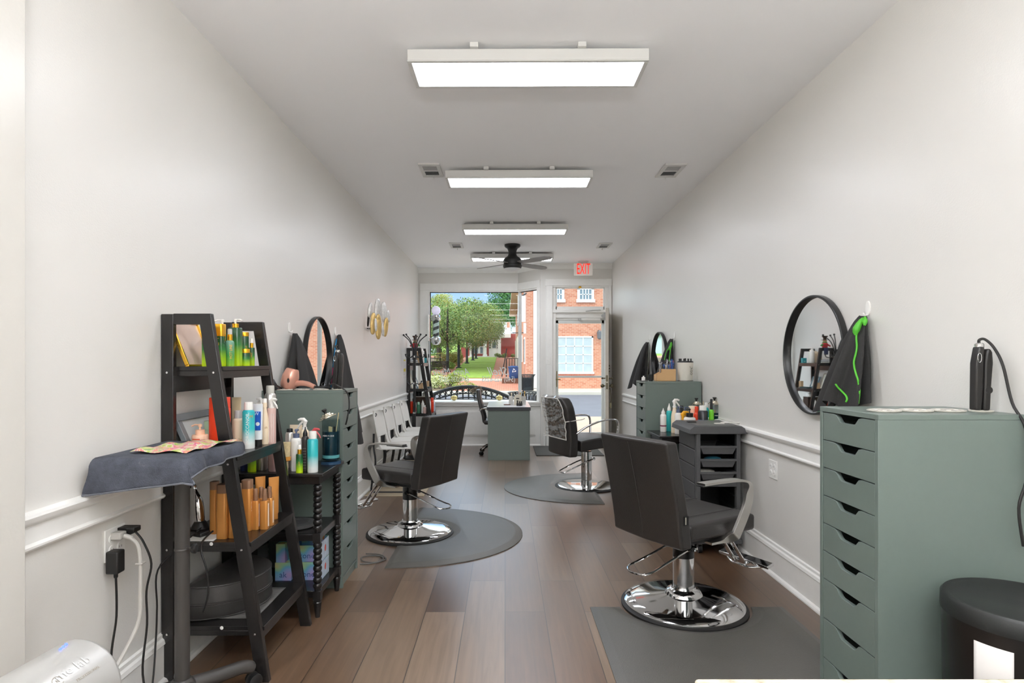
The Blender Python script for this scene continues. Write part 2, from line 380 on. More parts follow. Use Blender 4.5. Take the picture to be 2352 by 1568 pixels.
crown = [(0, T-.085), (.012, T-.085), (.016, T-.07), (.022, T-.045), (.04, T-.022), (.052, T-.012), (.052, T), (0, T)]
run_profile('trim_2', [(XL, YW), (.215, YW), (.56, YD), (XR, YD)], crown)
rail = [(0, .765), (.016, .765), (.022, .772), (.022, .779), (.012, .786), (.012, .838), (.022, .845), (.026, .853), (.03, .866), (.026, .875), (0, .88)]
run_profile('trim_3', [(XL, 1.72), (XL, 9.54)], rail)
run_profile('trim_4', [(XR, 8.55), (XR, 2.31)], rail)
base = [(0, 0), (.034, 0), (.034, .008), (.028, .018), (.02, .022), (.016, .024), (.016, .155), (.022, .162), (.018, .178), (.010, .186), (.010, .2), (0, .205)]
run_profile('baseboard_left', [(XL, 1.72), (XL, 9.54)], base)
run_profile('baseboard_right', [(XR, 9.49), (XR, 2.31)], base)
low = [(0, 0), (.014, 0), (.014, .012), (.006, .02), (0, .02)]
run_profile('baseboard_front', [(XL+.04, 9.55), (.62, 9.55)], [(0, 0), (.022, 0), (.02, .012), (.008, .022), (0, .024)])
b = MB(); b.box(.60, 9.478, 0, .64, 9.5, .17, WHITE); b.box(.60, 9.484, .17, .64, 9.5, .205, WHITE); b.build('baseboard_door', kind='structure', bevel=.003)
# ---------------------------------------------------------------- entrance: casing, transom, glazed storm door, open inner door
dr = bpy.data.objects.new('door_1', None); col.objects.link(dr); dr['kind'] = 'structure'; dr.location = (1.18, YD, 0)
b = MB(dr, True)
for x0, x1 in ((.645, .745), (1.625, 1.675)): b.box(x0, YD-.03, 0, x1, YD, 2.52, WHITE)
b.box(.645, YD-.035, 0, .757, YD, .24, WHITE)
b.box(.63, YD-.035, 2.52, 1.68, YD, 2.63, WHITE)
b.box(.745, YD, 0, .80, YD+.13, 2.52, WHITE); b.box(1.57, YD, 0, 1.63, YD+.13, 2.52, WHITE)
b.box(.745, YD-.01, 2.50, 1.63, YD+.13, 2.53, WHITE); b.box(.745, YD-.02, 2.10, 1.63, YD+.13, 2.15, WHITE)
b.box(.745, YD+.02, 2.02, 1.63, YD+.06, 2.10, WHITE); b.box(.745, YD+.05, 1.985, 1.63, YD+.09, 2.03, WHITE)
b.build('casing', dr, bevel=.004)
b = MB(dr, True)       # transom sash
b.box(.80, YD+.03, 2.15, 1.57, YD+.07, 2.20, WHITE); b.box(.80, YD+.03, 2.485, 1.57, YD+.07, 2.505, WHITE)
b.box(.80, YD+.03, 2.15, .82, YD+.07, 2.5, WHITE); b.box(1.555, YD+.03, 2.15, 1.57, YD+.07, 2.5, WHITE)
tr = b.build('transom', dr, bevel=.003)
b = MB(dr, True); b.box(.82, YD+.045, 2.20, 1.555, YD+.05, 2.485, g); b.build('pane', tr)
b = MB(dr, True); b.box(1.16, YD-.02, 2.485, 1.20, YD+.03, 2.515, GOLD); b.build('latch', tr, label='brass latch')
b = MB(dr, True)       # storm door frame
SW = mat('storm_door_white', '#dfe2df', 0.3, var=.01)
b.box(.80, YD+.06, .02, .845, YD+.095, 1.985, SW); b.box(1.53, YD+.06, .02, 1.57, YD+.095, 1.985, SW)
b.box(.80, YD+.06, 1.935, 1.57, YD+.095, 1.985, SW); b.box(.80, YD+.06, .02, 1.57, YD+.095, .21, SW); b.box(.845, YD+.065, 1.075, 1.53, YD+.09, 1.105, SW)
sd = b.build('storm_door', dr, bevel=.004)
b = MB(dr, True); b.box(.845, YD+.075, .21, 1.53, YD+.08, 1.935, g); b.build('pane', sd)
b = MB(dr, True); b.box(.815, YD+.045, .93, .825, YD+.06, 1.18, mat('aged_brass', '#8a7a4a', .35, .9)); b.box(.80, YD+.03, 1.04, .88, YD+.06, 1.055, MATS['aged_brass']); b.build('handle', sd, label='aged brass push handle')
b = MB(dr, True)
b.cyl((1.20, YD+.0, 1.995), (1.50, YD+.0, 1.995), .018, WHITE, n=12); b.cyl((1.50, YD+.0, 1.995), (1.57, YD+.03, 1.995), .008, STEEL, n=8); b.box(1.16, YD-.01, 1.98, 1.2, YD+.05, 2.01, STEEL)
b.tube([(1.27, YD-.02, 2.12), (1.36, YD-.08, 2.13), (1.50, YD-.03, 2.14)], .008, STEEL, n=6)
b.build('door_closer', dr, bevel=.002)
# open inner door, seen edge on
ir = bpy.data.objects.new('door_2', None); col.objects.link(ir); ir['kind'] = 'structure'
hx, hy = 1.615, 9.47; ex, ey = 1.462, 8.64; ir.location = (hx, hy, 0); ang = math.atan2(ey-hy, ex-hx); ir.rotation_euler = (0, 0, ang); W_ = math.hypot(ex-hx, ey-hy)
EDGE = mat('door_edge_paint', '#cdc6b8', 0.45, var=.06, bump=.1)
b = MB(); b.box(0, -.022, .012, W_, .022, 2.10, EDGE); b.build('door_leaf', ir, bevel=.002)
OB = mat('old_brass', '#6d6653', .35, .85)
b = MB()
for z, r in ((.98, .028), (1.09, .016)):
    for sgn in (-1, 1):
        b.cyl((W_-.06, sgn*.022, z), (W_-.06, sgn*.06, z), .009, OB, n=10); b.sphere((W_-.06, sgn*.068, z), r, OB, 12, 6)
    b.box(W_-.001, -.013, z-.045, W_+.002, .013, z+.045, OB)
b.box(W_-.08, -.026, .92, W_-.035, .026, 1.03, OB); b.box(W_-.08, -.026, 1.05, W_-.035, .026, 1.13, OB)
for z in (1.19, 1.23, 1.27): b.sphere((W_-.03, .03, z), .012, OB, 8, 5)
b.build('door_handle', ir, label='old brass knobs and lock plates')
b = MB(); b.tube([(W_-.06, .04, .95), (W_-.05, .06, .8), (W_-.05, .05, .70)], .006, OB, n=6); b.box(W_-.07, .03, .66, W_-.03, .06, .74, OB); b.build('chain', ir)
b = MB(); b.cyl((W_-.30, -.04, 1.99), (W_-.05, -.06, 1.99), .025, mat('closer_grey', '#8f8f8c', .4, .5), n=12); b.box(W_-.14, -.05, 1.93, W_-.03, -.02, 2.04, MATS['closer_grey']); b.build('door_closer', ir)
# ---------------------------------------------------------------- ceiling fittings
FR = mat('fixture_white', '#d5d4d0', 0.4, var=.01)
LENS = mat('lit_diffuser', '#fff8ef', 0.5, var=.0, emit='#f3f6ff', es=PANEL_E)
pan = thing('ceiling_panel_light', 'largest and nearest of the flat rectangular ceiling light panels', 'ceiling light', (.112, 3.06, HC), R(-.45), 'ceiling panels in a row')
b = MB(); b.box(-.585, -.145, -.085, .585, .145, -.03, FR); b.box(-.56, -.12, -.03, .56, .12, -.02, FR)
b.build('housing', pan, bevel=.003)
b = MB(); L0 = -.088
for (x0, y0, x1, y1) in ((-.585, -.145, .585, -.125), (-.585, .125, .585, .145), (-.585, -.125, -.565, .125), (.565, -.125, .585, .125)): b.box(x0, y0, L0-.002, x1, y1, -.085, FR)
b.build('rim', pan, bevel=.001)
b = MB(); b.box(-.563, -.123, -.0875, .563, .123, -.0855, LENS); b.build('diffuser', pan)
for x in (-.26, .26):
    b = MB(); b.box(x-.02, -.165, -.03, x+.02, -.13, -.008, FR); b.box(x-.015, -.15, -.02, x+.015, .15, 0, FR); b.build('bracket', pan, bevel=.001)
for y, lb, x in ((4.91, 'second flat ceiling light panel from the camera, between the two nearer vents', .112), (6.78, 'third flat ceiling light panel, just before the black fan', .112), (8.62, 'farthest flat ceiling light panel, partly hidden behind the black fan', .10),
              (1.20, 'added flat ceiling light panel over the camera, out of view', .112), (-.65, 'added flat ceiling light panel behind the camera, out of view', .112), (-2.3, 'added flat ceiling light panel at the back of the room, out of view', .112)):  # these three unseen panels are added to raise the room's brightness
    dup(pan, (x, y, HC), None, lb)
vent = thing('ceiling_vent', 'white ceiling vent on the left, beside the second light panel', 'vent', (-.595, 4.855, HC), R(0), 'ceiling vents')
b = MB()
b.box(-.085, -.165, -.012, .085, -.12, 0, FR); b.box(-.085, .12, -.012, .085, .165, 0, FR); b.box(-.085, -.12, -.012, -.055, .12, 0, FR); b.box(.055, -.12, -.012, .085, .12, 0, FR); b.box(-.055, -.01, -.012, .055, .01, 0, FR)
b.build('frame', vent, bevel=.002)
b = MB(); b.box(-.055, -.12, -.002, .055, .12, -.0005, mat('vent_dark', '#3c3c3c', .8)); b.build('backing', vent)
b = MB()
for i in range(11):
    y = -.115+i*.0225
    if abs(y) > .012: b.box(-.055, -.006, -.0006, .055, .006, .0006, mat('louvre_grey', '#a9a9a8', .5), Matrix.Translation((0, y, -.006)) @ Matrix.Rotation(R(35 if y > 0 else -35), 4, 'X'))
b.cyl((0, .165, -.012), (0, .17, -.03), .004, FR, n=6); b.build('louvres', vent)
dup(vent, (1.335, 4.86, HC), None, 'white ceiling vent on the right, beside the second light panel')
dup(vent, (-.645, 8.0, HC), None, 'small far white ceiling vent to the left of the fan')
dup(vent, (1.315, 8.0, HC), None, 'small far white ceiling vent to the right of the fan')
# fan
fan = thing('ceiling_fan', 'matte black ceiling fan with four grey blades and a light', 'ceiling fan', (.098, 7.97, HC), R(0))
FB = mat('fan_black', '#1c1b1b', .45)
b = MB(); b.lathe([(.105, 0), (.105, -.022), (.095, -.035), (.07, -.05), (.055, -.085), (.052, -.115), (.06, -.145), (.085, -.17)], FB, n=32); b.build('mount', fan)
b = MB(); b.lathe([(.085, -.165), (.115, -.19), (.125, -.215), (.125, -.262), (.121, -.266), (.125, -.27), (.125, -.29), (.115, -.31), (.11, -.315)], FB, n=32); b.build('motor_housing', fan)
b = MB(); b.lathe([(.112, -.312), (.105, -.322), (.08, -.337), (.04, -.345), (.001, -.347)], mat('frosted_globe', '#d9d9d9', .4), n=32, closed=False); b.build('light_dome', fan, label='frosted light dome')
for k, a in enumerate((44, 136, 224, 316)):
    b = MB(); M = Matrix.Rotation(R(a), 4, 'Z') @ Matrix.Translation((0, 0, -.245)) @ Matrix.Rotation(R(-11), 4, 'X')
    out = [(.10, -.035), (.20, -.055), (.45, -.066), (.60, -.06), (.655, -.03), (.665, .02), (.62, .05), (.45, .066), (.20, .055), (.10, .035)]
    b.prism(out, 'Z', -.004, .004, mat('blade_grey', '#8b8886', .5, bump=.05), M); b.build('blade', fan, bevel=.002, label='grey blade with black upper side' if k == 0 else None)
# exit sign
ex = thing('exit_sign', 'red lettered EXIT sign hung from the ceiling above the door', 'exit sign', (1.205, 9.28, HC))
PL = mat('sign_plate', '#efece4', .3, emit='#efece4', es=.08)
b = MB(); b.box(-.075, -.05, -.02, .075, .05, 0, FR); b.box(-.05, -.015, -.04, .05, .015, -.02, FR); b.build('canopy', ex, bevel=.004)
b = MB(); b.box(-.145, -.012, -.225, .145, .012, -.035, PL); b.build('face', ex, bevel=.02, seg=4)
b = MB(); b.text('EXIT', .235, mat('exit_red', '#ff2a12', .4, emit='#ff2410', es=.9), Matrix.Translation((0, -.014, -.127)) @ Matrix.Rotation(R(90), 4, 'X'), .001, .44); o = b.build('lettering', ex, fixn=False)
# outlets and switch
def outlet(name, label, loc, rz, n=2, cat='power outlet', sw=False):
    t = thing(name, label, cat, loc, rz)
    b = MB(); b.box(-.0575 if n == 2 else -.035, -.006, -.058, .0575 if n == 2 else .035, 0, .058, WHITE); b.build('cover_plate', t, bevel=.003)
    for x in ((-.023, .023) if n == 2 else (0,)):
        b = MB()
        if sw: b.box(x-.005, -.016, -.012, x+.005, -.006, .012, WHITE)
        else:
            for z in (-.02, .02):
                b.lathe([(.016, 0), (.016, .003)], WHITE, n=16, M=Matrix.Translation((x, -.006, z)) @ Matrix.Rotation(R(90), 4, 'X'))
                for dx in (-.006, .006): b.box(x+dx-.001, -.0095, z-.004, x+dx+.001, -.009, z+.004, DARK)
        b.build('toggle' if sw else 'socket', t, bevel=.001)
    return t
out_r = outlet('wall_outlet', 'white four socket outlet on right wall behind the near salon chair', (XR, 3.78, .655), R(-90))
out_l = outlet('wall_outlet', 'white outlet plate on left wall with plugs and cords in it', (XL, 2.205, .67), R(90))
outlet('light_switch', 'white light switch beside the entrance door', (at(1259, 9.47), 9.47, zh(828, 9.47)), 0, 1, 'light switch', True)
# ---------------------------------------------------------------- street, park and buildings outside
def gz(y): return -.15 if y < 28 else -.15 + .0572*(y-28)
ASPH = mat('asphalt', '#75747a', 1.0, spec=.1, var=.15, vs_=3, bump=.3, bs=40)
CONC = mat('pale_concrete', '#c9bfb0', .9, var=.12, vs_=2)
PAVE = brick('brick_paving', '#b5694f', '#c98468', '#c9a793', .22, .11, 'XY', .008)
GRASS = mat('lawn', '#8fae44', .95, var=.35, vs_=2.5, bump=.4, bs=30)
def slab(name, pts, m, dz=0.0, th=.05):
    """ground polygon following the slope of the park"""
    b = MB(); n = len(pts); z = [gz(p[1])+dz for p in pts]
    vs_ = [(p[0], p[1], z[i]) for i, p in enumerate(pts)]+[(p[0], p[1], z[i]-th) for i, p in enumerate(pts)]
    b.add(vs_, [tuple(range(n)), tuple(range(2*n-1, n-1, -1))]+[(i, n+i, n+(i+1) % n, (i+1) % n) for i in range(n)], m); return b.build(name, kind='structure')
slab('street', [(-40, 16), (60, 16), (60, 26.8), (-40, 26.8)], ASPH, 0, .1)
slab('near_pavement', [(-6, 10.2), (14, 10.2), (14, 16), (-6, 16)], mat('pavement_tan', '#b59a86', .9, var=.12, vs_=3), .02, .12)
slab('door_step', [(.5, 9.66), (1.7, 9.66), (1.7, 10.25), (.5, 10.25)], CONC, .10, .2)
slab('far_kerb', [(-40, 26.8), (60, 26.8), (60, 28.0), (-40, 28.0)], CONC, .12, .2)
slab('far_pavement', [(1.05, 28.0), (30, 28.0), (30, 29.0), (1.05, 29.0)], CONC, .13, .2)
slab('brick_plaza', [(-30, 28), (1.05, 28), (1.05, 64), (-30, 64)], PAVE, .03, .3)
slab('ground_beyond', [(-80, 64), (80, 64), (80, 160), (-80, 160)], GRASS, 0, .3)
for i, (y0, y1) in enumerate(((36, 44.4), (44.8, 51.4), (51.8, 60.5))):
    slab('lawn', [(-3.5, y0), (-.83, y0), (-.83, y1), (-3.5, y1)], GRASS, .07, .1)
slab('paving_edge', [(-6, 34.2), (.9, 34.2), (.9, 35.4), (-6, 35.4)], CONC, .05, .1)
slab('planting_bed', [(-30, 40), (-5.2, 40), (-4.3, 60), (-30, 60)], mat('soil', '#6b5a45', .95), .05, .1)
slab('planting_bed', [(-14, 28.6), (-2.6, 28.6), (-2.0, 31), (-3.0, 34), (-14, 34)], MATS['soil'], .05, .1)
# brick building across the street
BF = brick('brick_front', '#bf7152', '#d39373', '#d2ab94', .22, .075, 'XZ', .009); BS = brick('brick_side', '#cb7a59', '#d99372', '#e2b79c', .22, .075, 'YZ', .009)
bld = thing('brick_building', 'orange brick building across the street with white framed windows', 'building', (1.05, 29, 0))
TRIMW = mat('exterior_white', '#f0f0ec', .5); PANE = mat('dark_pane', '#7d8e96', .15, var=.2, vs_=1.5); CURT = mat('curtained_pane', '#b9c3c4', .3, var=.2, vs_=3)
b = MB(bld, True); b.box(1.05, 29.0, -.6, 16, 29.4, 6.0, BF); b.build('front_wall', bld)
b = MB(bld, True); b.box(1.05, 29.4, -.6, 1.45, 60, 6.0, BS); b.box(15.6, 29.4, -.6, 16, 60, 6, BS); b.build('side_wall', bld)
b = MB(bld, True); b.prism([(.42, 5.85), (.42, 6.02), (.5, 6.1), (8.5, 10.0), (16.5, 6.1), (16.5, 5.85)], 'Y', 28.6, 60.6, mat('soffit', '#e8dccd', .7)); b.build('roof', bld)
def win(px0, px1, py0, py1, nx, nz, m, parent=bld, y=29.0, fw=.07):
    x0, x1, z1, z0 = at(px0, y), at(px1, y), zh(py0, y), zh(py1, y)
    b = MB(parent, True)
    b.box(x0, y-.06, z0, x0+fw, y+.02, z1, TRIMW); b.box(x1-fw, y-.06, z0, x1, y+.02, z1, TRIMW); b.box(x0, y-.06, z1-fw, x1, y+.02, z1, TRIMW); b.box(x0-.05, y-.09, z0-.03, x1+.05, y+.02, z0+fw, TRIMW)
    for i in range(1, nx): x = x0+fw+(x1-x0-2*fw)*i/nx; b.box(x-.02, y-.045, z0+fw, x+.02, y, z1-fw, TRIMW)
    for i in range(1, nz): z = z0+fw+(z1-z0-2*fw)*i/nz; b.box(x0+fw, y-.045, z-.02, x1-fw, y, z+.02, TRIMW)
    w_ = b.build('window', parent)
    b = MB(parent, True); b.box(x0+.04, y-.03, z0+.04, x1-.04, y-.005, z1-.04, m); b.build('pane', w_)
win(1277, 1362, 772, 857, 4, 4, CURT); win(1326, 1364, 659, 693, 4, 2, PANE, fw=.12); win(1262, 1296, 659, 693, 4, 2, PANE, fw=.12)
b = MB(bld, True); b.box(at(1280, 28.95), 28.93, zh(862, 28.95), at(1364, 28.95), 29.0, zh(857, 28.95), brick('brick_sill', '#a9523a', '#b8644a', '#c9a08a', .075, .2, 'XZ', .006)); b.build('brick_sill', bld)
b = MB(bld, True); x = at(1228, 28.9); b.box(x-.06, 28.86, gz(29)+.15, x+.12, 28.99, 5.85, TRIMW); b.build('downpipe', bld, label='white downpipe')
b = MB(bld, True); b.box(.62, 29.2, zh(738, 29), 1.0, 29.32, zh(678, 29), TRIMW); b.cyl((.81, 29.26, zh(678, 29)), (1.05, 29.26, zh(672, 29)), .03, DARK, n=8); b.box(.9, 29.2, zh(765, 29), 1.02, 29.3, zh(741, 29), TRIMW); b.build('projecting_sign', bld, label='blank white projecting sign box')
for (y, z0, z1) in ((31, 1.2, 2.6), (31, 3.6, 5.0), (36, 1.3, 2.9), (36, 4.0, 5.2), (42, 4.2, 5.3), (48, 4.2, 5.3)):
    b = MB(bld, True); b.box(1.0, y, z0, 1.06, y+1.3, z1, TRIMW); ww = b.build('window', bld)
    b = MB(bld, True); b.box(.985, y+.1, z0+.1, 1.0, y+1.2, z1-.1, PANE); b.build('pane', ww)
b = MB(bld, True); b.box(.93, 40, .8, 1.05, 52, 3.2, TRIMW)
for y in (41, 43.5, 46, 48.5): b.box(.82, y, .8, .93, y+.9, 3.0, mat('shop_door_cream', '#dcd6c8', .5))
b.build('shopfront', bld, label='white painted shopfront on the side wall')
b = MB(bld, True); x = at(1376, 28.9); z = zh(770, 28.9); b.box(x-.05, 28.85, z+.1, x+.05, 29, z+.25, DARK); b.lathe([(.02, .25), (.13, .16), (.11, -.14), (.04, -.2)], mat('lantern_grey', '#77787a', .4, .4), loc=(x, 28.75, z), n=6); b.build('wall_lantern', bld)
b = MB(bld, True); b.cyl((.4, 33, 2.9), (1.05, 33, 2.9), .025, DARK, n=6); b.build('sign_bracket', bld)
# low red house at the end of the lawn
RH = mat('red_brick_painted', '#a84f48', .8, var=.1, vs_=6); hy = 62.0
hs = thing('red_house', 'low red house with white columned porch behind the lawn', 'house', (-1.5, hy, 1.7))
b = MB(hs, True); b.box(at(1070, hy), hy, 1.3, at(1186, hy), hy+8, zh(766, hy), RH); b.build('wall', hs)
b = MB(hs, True); b.box(at(1060, 61), 60.8, 1.2, at(1078, 61), 64, zh(797, 61), RH); b.build('side_wall', hs)
MR = mat('white_metal_roof', '#f4f4f2', .4)
b = MB(hs, True); z0, z1 = zh(768, hy), zh(746, hy); x0, x1 = at(1062, hy), at(1173, hy)
b.prism([(hy-1.2, z0), (hy+4, z1+.5), (hy+9, z0)], 'X', x0, x1, MR); b.build('roof', hs, label='white metal roof')
b = MB(hs, True); b.box(x0, hy-1.2, z0-.35, x1, hy+.1, z0+.02, TRIMW); b.build('cornice', hs)
for p in (1079, 1114, 1147):
    b = MB(hs, True); x = at(p, hy-.9); b.box(x-.16, hy-1.06, 1.85, x+.16, hy-.74, z0-.3, TRIMW); b.box(x-.22, hy-1.1, 1.85, x+.22, hy-.7, 2.05, TRIMW); b.build('column', hs)
b = MB(hs, True); b.box(at(1074, hy), hy-1.4, 1.66, at(1153, hy), hy, 1.88, TRIMW); b.box(at(1083, hy), hy-1.8, 1.5, at(1143, hy), hy-1.4, 1.68, CONC); b.build('porch_floor', hs)
b = MB(hs, True); b.box(at(1123, hy), hy-.06, 1.88, at(1146, hy), hy, zh(779, hy), TRIMW)
for i in range(3):
    for p in (1125.5, 1143.5): b.box(at(p, hy)-.06, hy-.09, zh(800-i*5.5, hy), at(p, hy)+.06, hy-.05, zh(797-i*5.5, hy)+.04, DARK)
for i in range(4): b.box(at(1126+i*5, hy)-.06, hy-.09, zh(784, hy), at(1126+i*5, hy)+.06, hy-.05, zh(781.5, hy), DARK)
dd = b.build('front_door', hs, label='white panelled front door')
b = MB(hs, True); b.box(at(1131, hy), hy-.1, zh(799, hy), at(1139, hy), hy-.06, zh(786, hy), PANE); b.build('pane', dd)
b = MB(hs, True); b.box(at(1087, hy), hy-.06, zh(812, hy), at(1110, hy), hy, zh(795, hy), TRIMW); b.box(at(1088, hy), hy-.09, zh(811, hy), at(1098, hy), hy-.05, zh(797, hy), PANE); b.box(at(1103, hy), hy-.09, zh(811, hy), at(1109, hy), hy-.05, zh(797, hy), PANE); b.build('window', hs)
b = MB(hs, True); b.box(at(1164, 63), 62.6, zh(752, 63), at(1171, 63), 63.2, zh(740, 63), BF); b.build('chimney', hs)
ph = thing('pale_house', 'pale blue house at far left behind the bushes', 'house', (-12, 72, 1.6))
b = MB(ph, True); b.box(-16, 70, 1.5, -8.2, 76, 4.4, mat('pale_siding', '#c5d3e0', .7, var=.05)); b.build('wall', ph)
b = MB(ph, True); b.prism([(-16.4, 4.4), (-12.2, 6.4), (-8, 4.4)], 'Y', 69.6, 76.4, mat('grey_shingle', '#9aa3ab', .8)); b.build('roof', ph)
# trees: leaves as small faces over clustered crowns
LG = [mat('leaf_a', '#6f8a3c', .6, var=.3, vs_=1), mat('leaf_b', '#52702e', .6, var=.3, vs_=1), mat('leaf_c', '#8fa04e', .6, var=.3, vs_=1), mat('leaf_d', '#b08a58', .6, var=.3, vs_=1)]
LD = [mat('leaf_e', '#4a7a3e', .6, var=.3, vs_=1), mat('leaf_f', '#3c6433', .6, var=.3, vs_=1), mat('leaf_g', '#64904c', .6, var=.3, vs_=1)]
LY = [mat('leaf_h', '#9aa34c', .6, var=.3, vs_=1), mat('leaf_i', '#7f9238', .6, var=.3, vs_=1), mat('leaf_j', '#b5b86a', .6, var=.3, vs_=1), mat('leaf_k', '#a98a4a', .6, var=.3, vs_=1)]
BARK = mat('bark', '#3a352f', .9, var=.2, bump=.4)
def leaves(blobs, n, size, mats, wts, seed):
    rg = random.Random(seed); b = MB(); tot = sum(r**2 for _, r in blobs); ms = [b.mi(m) for m in mats]
    for c, r in blobs:
        for _ in range(int(n*r*r/tot)):
            u = rg.uniform(-1, 1); a = rg.uniform(0, 6.283); k = r*(.55+.5*rg.random()**.6); q = math.sqrt(1-u*u)
            p = Vector(c)+Vector((k*q*math.cos(a), k*q*math.sin(a), k*u*.85))
            d1 = Vector((rg.gauss(0, 1), rg.gauss(0, 1), rg.gauss(0, 1))).normalized(); d2 = d1.orthogonal().normalized(); s_ = size*rg.uniform(.6, 1.4)
            o = len(b.v); b.v += [p-d1*s_, p-d2*s_*.5, p+d1*s_, p+d2*s_*.5]; b.f.append([o, o+1, o+2, o+3]); b.fm.append(ms[rg.choices(range(len(mats)), wts)[0]])
    return b
def blobs_for(r, h, n, seed, sq=.8):
    rg = random.Random(seed); out = [((0, 0, h), r*(.7 if sq > .5 else .45))]
    for i in range(n):
        a = rg.uniform(0, 6.28); e = rg.uniform(-.7, 1); k = r*.75
        out.append(((k*math.cos(a)*math.cos(e), k*math.sin(a)*math.cos(e), h+k*math.sin(e)*sq), r*(rg.uniform(.28, .48) if sq > .5 else rg.uniform(.26, .42))))
    return out
def tree(name, label, loc, r, h, n, size, mats, wts, seed, group, guard=False, trunk=.07, nb=14, sq=.8):
    t = thing(name, label, 'tree', loc, 0, group)
    leaves(blobs_for(r, h, nb, seed, sq), n, size, mats, wts, seed+1).build('foliage', t, fixn=False)
    b = MB(); b.tube(smooth_path([(0, 0, 0), (.03, 0, h*.35), (-.04, .05, h*.7), (0, 0, h+r*.3)], 4), trunk, BARK, n=7)
    rg = random.Random(seed)
    for i in range(6):
        a = rg.uniform(0, 6.28); b.tube([(0, 0, h*.62), (r*.4*math.cos(a), r*.4*math.sin(a), h), (r*.75*math.cos(a), r*.75*math.sin(a), h+r*.35)], [.05, .035, .015], BARK, n=5)
    b.build('trunk', t)
    if guard:
        b = MB(); b.lathe([(.22, 0), (.22, .1), (.10, .16), (.10, 1.7)], mat('dark_iron', '#2d3132', .5), n=10, pw=4); b.build('trunk_guard', t, label='dark iron post at the foot of the tree')
    return t
pk = [(-3.9, 41), (-3.42, 44.6), (-3.16, 50), (-2.92, 54.6), (-2.77, 57.5)]
nm = ['nearest', 'second', 'third', 'fourth', 'farthest']
for i, (x, y) in enumerate(pk):
    tree('park_tree', '%s green tree with dark iron foot in the row along the lawn' % nm[i], (x, y, gz(y)), 3.3 if i < 3 else 2.7 if i == 3 else 2.2, 3.15+(.0 if i else .15), 26000 if i < 3 else 14000, .056, LG, (5, 5, 4, .35), 20+i, 'trees along the lawn', True, nb=24, sq=.42)
tree('shade_tree', 'tall dark green tree behind the brick building and red house', (1.9, 80, 2.2), 4.9, 6.8, 24000, .13, LD, (4, 4, 3), 40, 'background trees', trunk=.3, nb=26)
tree('shade_tree', 'dense green tree rising above the red house roof', (-2.3, 92, 2.4), 3.2, 4.6, 12000, .12, LD, (4, 4, 3), 41, 'background trees', trunk=.3, nb=20)
tree('yellowing_tree', 'yellow green tree at far left behind the barber pole', (-6.9, 62, 1.5), 1.8, 5.6, 8000, .06, LY, (3, 3, 3, 1.5), 42, 'background trees', trunk=.16)
tree('yellowing_tree', 'low bushy green tree left of the park trees', (-7.0, 65.5, 1.8), 2.4, 1.9, 5000, .11, LG, (4, 4, 3, .3), 43, 'background trees', trunk=.14)
def bush(name, label, loc, rx, h, n, size, mats, wts, seed, group='park bushes'):
    t = thing(name, label, 'bush', loc, 0, group); rg = random.Random(seed)
    bl = [((rg.uniform(-rx, rx), rg.uniform(-.4, .4)*rx, h*rg.uniform(.3, .62)), h*.42) for _ in range(9)]
    leaves(bl, n, size, mats, wts, seed).build('foliage', t, fixn=False)
    b = MB()
    for i in range(7): b.tube([(rg.uniform(-.2, .2), 0, 0), (bl[i][0][0], bl[i][0][1], bl[i][0][2])], .015, BARK, n=4)
    b.build('stems', t)
bush('rounded_bush', 'rounded reddish yellow bush beside the left path', (at(1030, 48), 48, gz(48)), .75, 1.15, 2600, .05, LY, (2, 2, 2, 3), 50)
bush('rounded_bush', 'rounded yellow bush behind the reddish one, under the trees', (at(1044, 52), 52, gz(52)), .5, 1.0, 1600, .05, LY, (2, 2, 2, 2), 51)
bush('low_hedge', 'low bright green hedge at the left edge of the window', (at(1000, 43), 43, gz(43)), 1.3, .62, 2600, .045, LG, (4, 2, 4, .1), 52)
bush('leafy_shrub', 'yellow green shrub in the planting bed nearest the street', (at(1030, 31), 31, gz(31)), .75, .85, 2600, .04, LY, (3, 4, 3, .3), 53)
bush('leafy_shrub', 'low pinkish shrub in the near bed behind the railing', (at(1050, 29.4), 29.4, gz(29.4)), .8, .42, 2000, .035, [MATS['leaf_a'], MATS['leaf_h'], mat('pink_bloom', '#cf9a86', .7)], (3, 3, 2), 54)
bush('ornamental_grass', 'pale ornamental grass clump at the left of the near bed', (at(998, 30), 30, gz(30)), .45, .75, 1800, .05, [mat('straw_leaf', '#c9cd9a', .7), MATS['leaf_j']], (3, 1), 55)
bush('low_hedge', 'green planting beside the house porch', (at(1160, 60), 59.9, gz(60)), .9, .5, 1200, .05, LG, (4, 3, 4, 0), 56)
# street furniture
IRON = mat('black_iron', '#1d1e20', .45, .3)
def outdoor_railing():
    t = thing('handrail', 'grey metal handrail at the left edge of the park', 'railing', (-5.6, 46, gz(46)))
    b = MB(t, True)
    for z in (.35, .65, .95): b.tube([(-6.4, 46, gz(46)+z+.15), (-4.9, 46, gz(46)+z)], .025, IRON, n=6)
    b.build('rails', t)
    for x in (-6.3, -5.7, -4.95):
        b = MB(t, True); b.cyl((x, 46, gz(46)), (x, 46, gz(46)+1.05), .03, IRON, n=6); b.build('post', t)
outdoor_railing()
sr = thing('stair_railing', 'thin black railing with sloping rail beside the blue bin', 'railing', (.4, 37, gz(37)))
b = MB(sr, True); y = 37; g0 = gz(y)
b.tube([(at(1152, y), y, zh(868, y)), (at(1164, y), y, zh(800, y))], .03, IRON, n=6)
b.tube([(at(1163, y), y, zh(823, y)), (at(1196, y), y, zh(823, y))], .02, IRON, n=6)
for p in (1163, 1170, 1176, 1182, 1189): b.cyl((at(p, y), y, g0), (at(p, y), y, zh(823, y)), .02 if p > 1163 else .035, IRON, n=6)
b.build('bars', sr)
